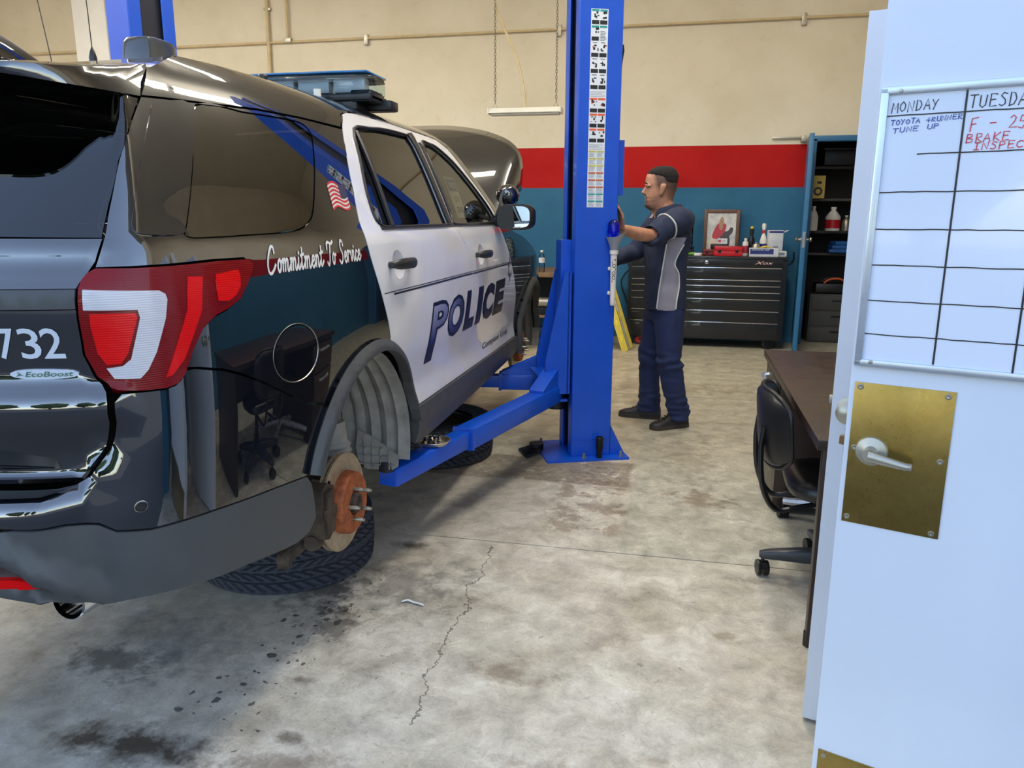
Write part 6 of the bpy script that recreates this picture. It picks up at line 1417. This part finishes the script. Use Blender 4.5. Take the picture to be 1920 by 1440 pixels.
# ================================================================ MECHANIC
from mathutils import noise as mnoise
PB = Vector((-.11, 5.36, 0)); PH = R(20)
Fd = Vector((-math.cos(PH), -math.sin(PH), 0)); Ld_ = Vector((math.sin(PH), -math.cos(PH), 0)); UP = Vector((0, 0, 1))
man = thing('person', 'mechanic in navy and grey work shirt leaning his hand on the lift post', 'person', tuple(PB))
def voxel(mb, size, name, smooth=2, fn=None):
    me = mb.mesh(name + '_raw', False, weld=False); o = bpy.data.objects.new(name + '_raw', me); COL.objects.link(o)
    md = o.modifiers.new('r', 'REMESH'); md.mode = 'VOXEL'; md.voxel_size = size
    dg = bpy.context.evaluated_depsgraph_get(); out = bpy.data.meshes.new_from_object(o.evaluated_get(dg)); out.name = name
    bpy.data.objects.remove(o); bpy.data.meshes.remove(me)
    bm = bmesh.new(); bm.from_mesh(out)
    for _ in range(smooth): bmesh.ops.smooth_vert(bm, verts=bm.verts[:], factor=.5, use_axis_x=True, use_axis_y=True, use_axis_z=True)
    if fn:
        bm.normal_update()
        for v in bm.verts: v.co += v.normal * fn(v.co, v.normal)
    bm.to_mesh(out); bm.free(); out.materials.clear(); out.shade_smooth(); return out
def ring(c, fx, bx, w, F=Fd, L=Ld_, n=28, pw=.85, tilt=None):
    """horizontal ring: fx forward extent, bx backward extent, w half width"""
    out = []
    for j in range(n):
        t = 2 * PI * j / n; cs = math.copysign(abs(math.cos(t)) ** pw, math.cos(t)); sn = math.copysign(abs(math.sin(t)) ** pw, math.sin(t))
        out.append(Vector(c) - PB + F * (fx if cs > 0 else bx) * cs + L * w * sn)
    return out
def limb(mb, pts, rad, n=16, flat=None): mb.tube([Vector(p) - PB for p in pts], rad, n, True, False, flat)
def ball(mb, c, r, n=14):
    r = r if isinstance(r, tuple) else (r, r, r); c = Vector(c) - PB; rows = []
    for i in range(n // 2 + 1):
        a = -PI / 2 + PI * i / (n // 2); rows.append([c + Vector((r[0] * max(.02, math.cos(a)) * math.cos(2 * PI * j / n), r[1] * max(.02, math.cos(a)) * math.sin(2 * PI * j / n), r[2] * math.sin(a))) for j in range(n)])
    mb.loft(rows)
shL, shR = Vector((-.035, 5.125, 1.415)), Vector((-.165, 5.475, 1.41))
elL, elR = Vector((-.195, 4.945, 1.315)), Vector((-.33, 5.42, 1.19))
PF = KR + EX * .245
wrL = PF + EX * .060 + EY * .115 + UP * 1.362; wrR = Vector((-.46, 5.17, 1.15))
hipL, hipR = Vector((-.07, 5.255, .86)), Vector((-.13, 5.425, .86))
knL, knR = Vector((-.05, 5.235, .455)), Vector((-.19, 5.45, .45))
anL, anR = Vector((.03, 5.29, .09)), Vector((-.185, 5.50, .09))
# ---- head, facing the post (-X)
HO = Vector((-.163, 5.30, 1.487)); HF = Vector((-1, -.06, 0)).normalized(); HL = Vector((.06, -1, 0)).normalized(); SX_, SZ_ = 1.03, 1.13
def hp(x_, y_, z_): return HO - PB + HF * (x_ * SX_) + HL * y_ + UP * (z_ * SZ_)
HEAD = [(-.075, .028, -.062, .052), (-.05, .032, -.060, .053), (-.025, .045, -.060, .054), (-.008, .066, -.062, .056), (.004, .090, -.066, .058), (.018, .099, -.072, .061), (.035, .092, -.078, .064), (.048, .092, -.082, .066), (.056, .0885, -.085, .067), (.064, .0935, -.087, .0685), (.074, .092, -.090, .070), (.088, .091, -.096, .073), (.104, .090, -.101, .0755), (.120, .0885, -.105, .077), (.130, .094, -.107, .077), (.140, .0985, -.108, .077), (.155, .097, -.109, .0765), (.175, .094, -.107, .074), (.195, .085, -.101, .068), (.212, .068, -.090, .057), (.225, .045, -.072, .042), (.233, .015, -.045, .022)]
def head_ring(z_, f, b, w, grow_=0.0, n=36):
    out = []
    for j in range(n):
        t = 2 * PI * j / n; cs, sn = math.cos(t), math.sin(t); cx_ = (f + b) / 2; hx = (f - b) / 2 + grow_
        out.append(hp(cx_ + hx * cs, (w + grow_) * math.copysign(abs(sn) ** .9, sn) * (1 - .10 * max(0, cs)), z_))
    return out
bm_ = MB()
bm_.loft([head_ring(*h) for h in HEAD])
# nose, ears, lips, brow
bm_.loft([[hp(x_ + rx * math.cos(t), ry * math.sin(t), z_) for t in [2 * PI * j / 12 for j in range(12)]] for z_, x_, rx, ry in ((.078, .092, .010, .012), (.083, .100, .016, .017), (.090, .106, .015, .0165), (.098, .103, .013, .013), (.110, .096, .011, .0105), (.124, .088, .010, .010), (.134, .088, .008, .010))])
for s_ in (-1, 1):
    bm_.loft([[hp(-.012 + (z_ - .105) * -.25 + rx * math.cos(t), s_ * (.073 + yo + .006 * math.sin(t)), z_) for t in [2 * PI * j / 12 for j in range(12)]] for z_, rx, yo in ((.070, .006, .002), (.078, .011, .006), (.092, .014, .009), (.108, .018, .011), (.122, .019, .012), (.132, .015, .010), (.137, .007, .006))])
    bm_.tube([hp(.089, s_ * .012, .131), hp(.092, s_ * .028, .134), hp(.084, s_ * .047, .130), hp(.070, s_ * .058, .124)], .008, 8)
bm_.tube([hp(.078, -.022, .058), hp(.0915, -.010, .0615), hp(.0945, 0, .0605), hp(.0915, .010, .0615), hp(.078, .022, .058)], .0055, 8); bm_.tube([hp(.078, -.020, .050), hp(.092, 0, .049), hp(.078, .020, .050)], .006, 8)
# torso, arms, legs under the clothes
bm_.loft([ring((-.10, 5.335, z_), f, b, w) for z_, f, b, w in ((.80, .09, .10, .14), (.90, .10, .10, .145), (1.05, .10, .09, .145), (1.2, .11, .10, .165), (1.32, .11, .11, .18), (1.40, .09, .10, .16), (1.45, .06, .07, .09), (1.48, .05, .06, .06))])
nk = Vector((-.105, 5.305, 1.42)); limb(bm_, [nk, (nk + HO) / 2 + Vector((.025, 0, .01)), HO + Vector((.02, 0, .045))], [.072, .060, .056])
limb(bm_, [shL, elL, (elL + wrL) / 2 + Vector((0, 0, -.004)), wrL], [.05, .044, .041, .029]); limb(bm_, [shR, elR, (elR + wrR) / 2, wrR], [.05, .042, .038, .028])
for h_, k_, a_ in ((hipL, knL, anL), (hipR, knR, anR)): limb(bm_, [h_, (h_ + k_) / 2, k_, (k_ + a_) / 2, a_], [.075, .068, .05, .05, .038])
# left hand laid on the post: palm, four fingers, thumb
def hpos(a, b, z_): return PF + EX * a + EY * b + UP * z_
palm = [(wrL, .024, .030), (hpos(.056, .100, 1.385), .018, .036), (hpos(.050, .086, 1.41), .016, .041), (hpos(.044, .078, 1.428), .013, .042)]
bm_.loft([[Vector(c_) - PB + EX * ra * math.cos(t) + EY * rb * math.sin(t) for t in [2 * PI * j / 16 for j in range(16)]] for c_, ra, rb in palm])
for b, L_, r in ((.042, .060, .0082), (.064, .074, .0090), (.086, .080, .0092), (.108, .072, .0090)):
    limb(bm_, [hpos(.046, b, 1.418), hpos(.042, b - .002, 1.428 + L_ * .28), hpos(.027, b - .004, 1.428 + L_ * .68), hpos(.0105, b - .004, 1.428 + L_)], [r * 1.15, r * 1.08, r, r * .82], 10)
limb(bm_, [hpos(.050, .105, 1.385), hpos(.042, .132, 1.398), hpos(.030, .148, 1.418), hpos(.016, .156, 1.438)], [.013, .0115, .0105, .008], 10)
# right hand, fingers curled over the far edge of the post
hd = (wrR - elR).normalized(); sd_ = Vector((hd.y, -hd.x, 0)).normalized()
bm_.loft([[wrR - PB + hd * t_ + sd_ * ra * math.cos(t) + UP * rb * math.sin(t) for t in [2 * PI * j / 16 for j in range(16)]] for t_, ra, rb in ((0, .022, .028), (.03, .017, .036), (.06, .015, .041), (.085, .012, .041))])
for b, L_ in ((-.032, .058), (-.011, .072), (.011, .078), (.032, .07)):
    q0 = wrR + hd * .08 + UP * b; limb(bm_, [q0, q0 + hd * L_ * .4 + sd_ * .004, q0 + hd * L_ * .7 + sd_ * .018, q0 + hd * L_ * .85 + sd_ * .034], [.010, .0095, .009, .0075], 10)
limb(bm_, [wrR + hd * .02 + UP * .03, wrR + hd * .045 + UP * .05 + sd_ * .012, wrR + hd * .07 + UP * .058 + sd_ * .026], [.012, .011, .008], 10)
def skin_material():
    """skin with soft stubble, goatee and hair fade, masks in the head's own frame"""
    n = N('skin'); v = n.coord(); f = n.noise(v, 18, 4); fine = n.noise(v, 260, 3)
    sub = n.node('ShaderNodeVectorMath', operation='SUBTRACT'); n.link(v, sub.inputs[0]); sub.inputs[1].default_value = tuple(HO - PB)
    def dot(ax, sc):
        d = n.node('ShaderNodeVectorMath', operation='DOT_PRODUCT'); n.link(sub.outputs[0], d.inputs[0]); d.inputs[1].default_value = tuple(ax); return n.math('DIVIDE', d.outputs['Value'], sc)
    x_, y_, z_ = dot(HF, SX_), n.math('ABSOLUTE', dot(HL, 1.0)), dot(UP, SZ_)
    wob = n.math('MULTIPLY', n.math('SUBTRACT', n.noise(v, 70, 3), .5), .012)
    x_ = n.math('ADD', x_, wob); z_ = n.math('ADD', z_, wob)
    def up(val, lo, hi): return n.ramp(n.math('DIVIDE', n.math('SUBTRACT', val, lo), hi - lo), (0, 0.0), (1, 1.0))
    def down(val, lo, hi): return n.ramp(n.math('DIVIDE', n.math('SUBTRACT', val, lo), hi - lo), (0, 1.0), (1, 0.0))
    def mul(*a):
        r = a[0]
        for q in a[1:]: r = n.math('MULTIPLY', r, q)
        return r
    base = n.ramp(f, (.3, S(170, 118, 92)), (.7, S(196, 144, 114)))
    jaw = mul(down(n.math('ADD', z_, n.math('MULTIPLY', n.math('SUBTRACT', .085, x_), -.35)), .030, .058), up(x_, -.012, .02), up(z_, -.03, -.012))
    fade = mul(up(z_, .055, .12), down(n.math('SUBTRACT', x_, n.math('MULTIPLY', n.math('SUBTRACT', z_, .17), .35)), .025, .055), down(z_, .25, .26), down(y_, .078, .082))
    nape = mul(down(x_, -.06, -.03), up(z_, .01, .06))
    goat = mul(down(z_, .034, .046), up(x_, .035, .055), up(z_, -.016, -.006), down(y_, .034, .052)); stache = mul(down(n.math('ABSOLUTE', n.math('SUBTRACT', z_, .0715)), .0035, .007), up(x_, .074, .082), down(y_, .018, .028)); side = mul(down(n.math('ABSOLUTE', n.math('SUBTRACT', y_, .025)), .003, .007), up(x_, .068, .078), down(z_, .066, .072), up(z_, .02, .03))
    lips = mul(down(n.math('ABSOLUTE', n.math('SUBTRACT', z_, .055)), .006, .010), up(x_, .083, .087), down(y_, .014, .019))
    grain = n.ramp(fine, (.3, .75), (.7, 1.0))
    c = n.mix(mul(jaw, grain, .6), base, S(86, 64, 54)); c = n.mix(mul(fade, grain, .9), c, S(46, 35, 31)); c = n.mix(mul(nape, grain, .5), c, S(66, 50, 42))
    c = n.mix(mul(lips, .7), c, S(152, 86, 76)); c = n.mix(mul(n.math('MAXIMUM', n.math('MAXIMUM', goat, stache), side), grain, .9), c, S(34, 25, 22))
    n.set(Base_Color=c, Roughness=.48, Subsurface_Weight=.1, Subsurface_Radius=(.02, .008, .004)); n.bump(fine, .05, .002); return n.m
M_BEARD = mat('iris_dark', S(40, 28, 24), .3)
body_me = voxel(bm_, .0048, 'body', 2)
bodyo = link('body', body_me, skin_material(), man)
M_EYE = mat('eye_white', S(170, 158, 150), .5)
# hair: short on top, faded sides
hm = MB(); hr = []
for z_, f, b, w in [(.172, .060, -.107, .0715), (.180, .078, -.107, .0725), (.195, .085, -.101, .068), (.212, .068, -.090, .057), (.225, .045, -.072, .042), (.233, .015, -.045, .022)]: hr.append(head_ring(z_ + .006, f - .002, b - .001, w, .0035))
hm.loft([head_ring(.145, .0, -.108, .074, -.001), head_ring(.160, .035, -.108, .074, .0015)] + hr)
M_HAIR = mat('short_black_hair', S(22, 18, 17), .95, var=.3, scale=90, bump=.4, bscale=220)
hme = voxel(hm, .005, 'hair', 1, lambda co, n: .002 * mnoise.noise(co * 90)); link('hair', hme, M_HAIR, man)
for s_ in (-1, 1):
    MB().tube([hp(.0945, s_ * .014, .141), hp(.097, s_ * .028, .145), hp(.090, s_ * .046, .142), hp(.078, s_ * .056, .136)], [.003, .0042, .004, .002], 8).build('eyebrow', M_HAIR, man)
    e_ = MB(); c_ = hp(.0785, s_ * .032, .1195); rows = [[c_ + Vector((.0100 * math.cos(a) * math.cos(q), .0100 * math.cos(a) * math.sin(q), .0062 * math.sin(a))) for q in [2 * PI * j / 12 for j in range(12)]] for a in [-PI / 2 + PI * (i + .05) / 8.1 for i in range(9)]]
    eo = e_.loft(rows).build('eye', M_EYE, man); MB().lathe([(.0048, 0), (.0035, .002), (.0005, .0025)], hp(.0878, s_ * .032, .1195), HF, 12).build('iris', M_BEARD, eo)
# ---- shirt
sm_ = MB()
tz = [(.825, .135, .125, .185), (.90, .135, .125, .185), (1.0, .128, .115, .182), (1.10, .132, .112, .188), (1.2, .140, .122, .200), (1.29, .142, .130, .212), (1.36, .132, .128, .208), (1.41, .112, .112, .180), (1.445, .090, .092, .120), (1.47, .072, .080, .078)]
sm_.loft([ring((-.10, 5.328, z_), f, b, w, n=40, pw=.8) for z_, f, b, w in tz])
limb(sm_, [shL + Vector((.03, .06, -.02)), shL, (shL + elL) / 2, elL + (elL - shL) * .05, elL + (wrL - elL) * .06], [.085, .088, .080, .070, .068], 20); limb(sm_, [shR + Vector((.02, -.05, -.02)), shR, (shR + elR) / 2, elR, elR + (wrR - elR) * .45, wrR - (wrR - elR) * .12], [.082, .085, .074, .066, .056, .048], 20)
def folds(co, n):
    p = co + PB; d = .0
    for c_, r in ((shL, .14), (elL, .13), (elR, .15), (Vector((-.05, 5.15, 1.25)), .16)):
        q = (p - c_).length / r
        if q < 1: d += .006 * (1 - q) * math.sin(38 * (p.z + .5 * p.x))
    return d + .007 * mnoise.noise(Vector((co.x * 7, co.y * 7, co.z * 9))) + .005 * mnoise.noise(Vector((co.x * 24, co.y * 24, co.z * 12)))
sme = voxel(sm_, .0065, 'shirt', 4, folds)
M_SHIRT = mat('navy_work_cloth', S(30, 40, 66), .85, var=.12, scale=40, bump=.15, bscale=400); M_SGREY = mat('grey_work_cloth', S(150, 146, 156), .85, var=.06, scale=40); M_PIPE = mat('reflective_piping', S(214, 214, 204), .4, var=.03)
sme.materials.append(M_SHIRT); sme.materials.append(M_SGREY)
XLf = pchip([.80, .95, 1.15, 1.30, 1.45], [-.150, -.138, -.115, -.098, -.09]); XRf = pchip([.80, .88, 1.0, 1.07, 1.13, 1.30, 1.4], [-.028, -.024, -.012, -.018, -.045, .018, .03])
def left_panel(p): return p.y < 5.26 and p.z < 1.305 and XLf(p.z) < p.x < XRf(p.z)
bvh_arm = []
for p_ in sme.polygons:
    w_ = p_.center + PB; i = 0
    armd = min((w_ - (shL.lerp(elL, t / 6))).length for t in range(7))
    if left_panel(w_) and (armd > .092 or w_.z < 1.24): i = 1
    if w_.z > 1.425 and abs(abs((w_ - Vector((-.10, 5.33, 0))).dot(Ld_)) - .105) < .028: i = 1
    p_.material_index = i
shirt = link('shirt', sme, None, man)
bvh = BVHTree.FromPolygons([v.co + PB for v in sme.vertices], [tuple(p_.vertices) for p_ in sme.polygons])
def snap(x_, z_, off=.004):
    h = bvh.ray_cast(Vector((x_, 4.4, z_)), Vector((0, 1, 0)))
    return (h[0] + h[1] * off - PB) if h[0] else None
for nm, fx in (('front', XLf), ('rear', XRf)):
    pts = [snap(fx(z_), z_) for z_ in [.84 + .012 * i for i in range(36)]]; pts = [p_ for p_ in pts if p_]
    MB().tube(pts, .005, 6).build('piping', M_PIPE, shirt)
ax_ = (elL - shL).normalized(); xa = ax_.orthogonal().normalized(); ya = ax_.cross(xa); cc = shL.lerp(elL, .45); pts = []
for k in range(28):
    d_ = xa * math.cos(2 * PI * k / 28) + ya * math.sin(2 * PI * k / 28); h = bvh.ray_cast(cc + d_ * .3, -d_)
    if h[0] and (h[0] - cc).length < .13: pts.append(h[0] + d_ * .003 - PB)
MB().tube(pts, .0055, 6, closed=True).build('piping', M_PIPE, shirt)
# collar and placket
colr = []
for k, (z_, g_) in enumerate(((1.452, .0), (1.485, .004), (1.515, .010), (1.505, .018), (1.475, .024), (1.455, .022))):
    colr.append([Vector((-.105, 5.305, z_ - .030 * max(0, math.cos(t)))) - PB + Fd * (.074 + g_) * math.cos(t) + Ld_ * (.072 + g_) * math.sin(t) for t in [R(12 + 336 * j / 30) for j in range(31)]])
MB().grid(colr).build('collar', M_SHIRT, shirt, angle=70)
# ---- trousers
tm_ = MB()
tm_.loft([ring((-.10, 5.335, z_), f, b, w, n=36) for z_, f, b, w in ((.74, .10, .12, .165), (.80, .115, .128, .175), (.86, .118, .122, .172), (.93, .11, .11, .165))])
for h_, k_, a_ in ((hipL, knL, anL), (hipR, knR, anR)):
    limb(tm_, [h_ + Vector((0, 0, -.02)), h_.lerp(k_, .3), h_.lerp(k_, .7), k_, k_.lerp(a_, .35), k_.lerp(a_, .7), a_ + Vector((0, 0, .03)), a_ + Vector((0, 0, -.035))], [.102, .102, .090, .082, .078, .074, .074, .078], 22)
def tfold(co, n):
    p = co + PB; d = .007 * mnoise.noise(Vector((co.x * 8, co.y * 8, co.z * 5))) + .004 * mnoise.noise(Vector((co.x * 20, co.y * 20, co.z * 9)))
    for k_ in (knL, knR, anL + Vector((0, 0, .06)), anR + Vector((0, 0, .06))):
        q = abs(p.z - k_.z) / .13
        if q < 1: d += .014 * (1 - q) * mnoise.noise(Vector((p.x * 9, p.y * 9, p.z * 30 + 3)))
    q = abs(p.z - .78) / .09
    if q < 1: d += .004 * (1 - q) * math.sin(30 * (p.x - p.z))
    return d
tme = voxel(tm_, .0075, 'trousers', 4, tfold); M_TROUS = mat('navy_trouser_cloth', S(30, 42, 82), .85, var=.12, scale=30, bump=.15, bscale=400); tro = link('trousers', tme, M_TROUS, man)
MB().tube([p_ for p_ in [((lambda h: h[0] + h[1] * .002 - PB if h[0] else None)(BVHTree.FromPolygons([v.co + PB for v in tme.vertices], [tuple(q.vertices) for q in tme.polygons]).ray_cast(Vector((x_, 4.4, z_)), Vector((0, 1, 0))))) for x_, z_ in ((-.02, .80), (-.018, .74), (-.012, .68))] if p_], .002, 5).build('pocket_seam', M_SHIRT, tro)
# ---- shoes
M_BOOT = mat('black_boot_leather', S(34, 34, 36), .5, var=.2, scale=20, bump=.1); M_SOLE = mat('dusty_sole', S(64, 56, 48), .8)
def shoe(heel, toe):
    d_ = (toe - heel); L_ = d_.length; d_.normalize(); n_v = Vector((-d_.y, d_.x, 0)); secs = [(0, .030, .085), (.04, .038, .100), (.10, .041, .105), (.15, .042, .095), (.19, .046, .072), (.23, .049, .058), (.265, .045, .050), (.29, .034, .042), (.305, .014, .03)]
    k = L_ / .305; rings = []; sol = []
    for t, w, h in secs:
        o = heel - PB + d_ * (t * k); rings.append([o + n_v * w * math.copysign(abs(math.cos(q)) ** .7, math.cos(q)) + UP * (.022 + max(0, h - .02) * (math.sin(q) if math.sin(q) > 0 else .0)) for q in [2 * PI * j / 20 for j in range(20)]])
        sol.append([o + n_v * (w + .004) * a + UP * b for a, b in ((-1, .0), (-1, .028), (1, .028), (1, 0))])
    s_ = MB().loft(rings).build('shoe', M_BOOT, man, angle=60); MB().loft(sol).build('sole', M_SOLE, s_, angle=40)
    for q in range(4):
        o = heel - PB + d_ * ((.135 + .022 * q) * k) + UP * (.108 - .012 * q); MB().tube([o - n_v * .024, o + UP * .004, o + n_v * .024], .003, 6).build('lace', M_TRIM, s_)
shoe(Vector((.085, 5.345, 0)), Vector((-.155, 5.185, 0))); shoe(Vector((-.10, 5.50, 0)), Vector((-.40, 5.535, 0)))
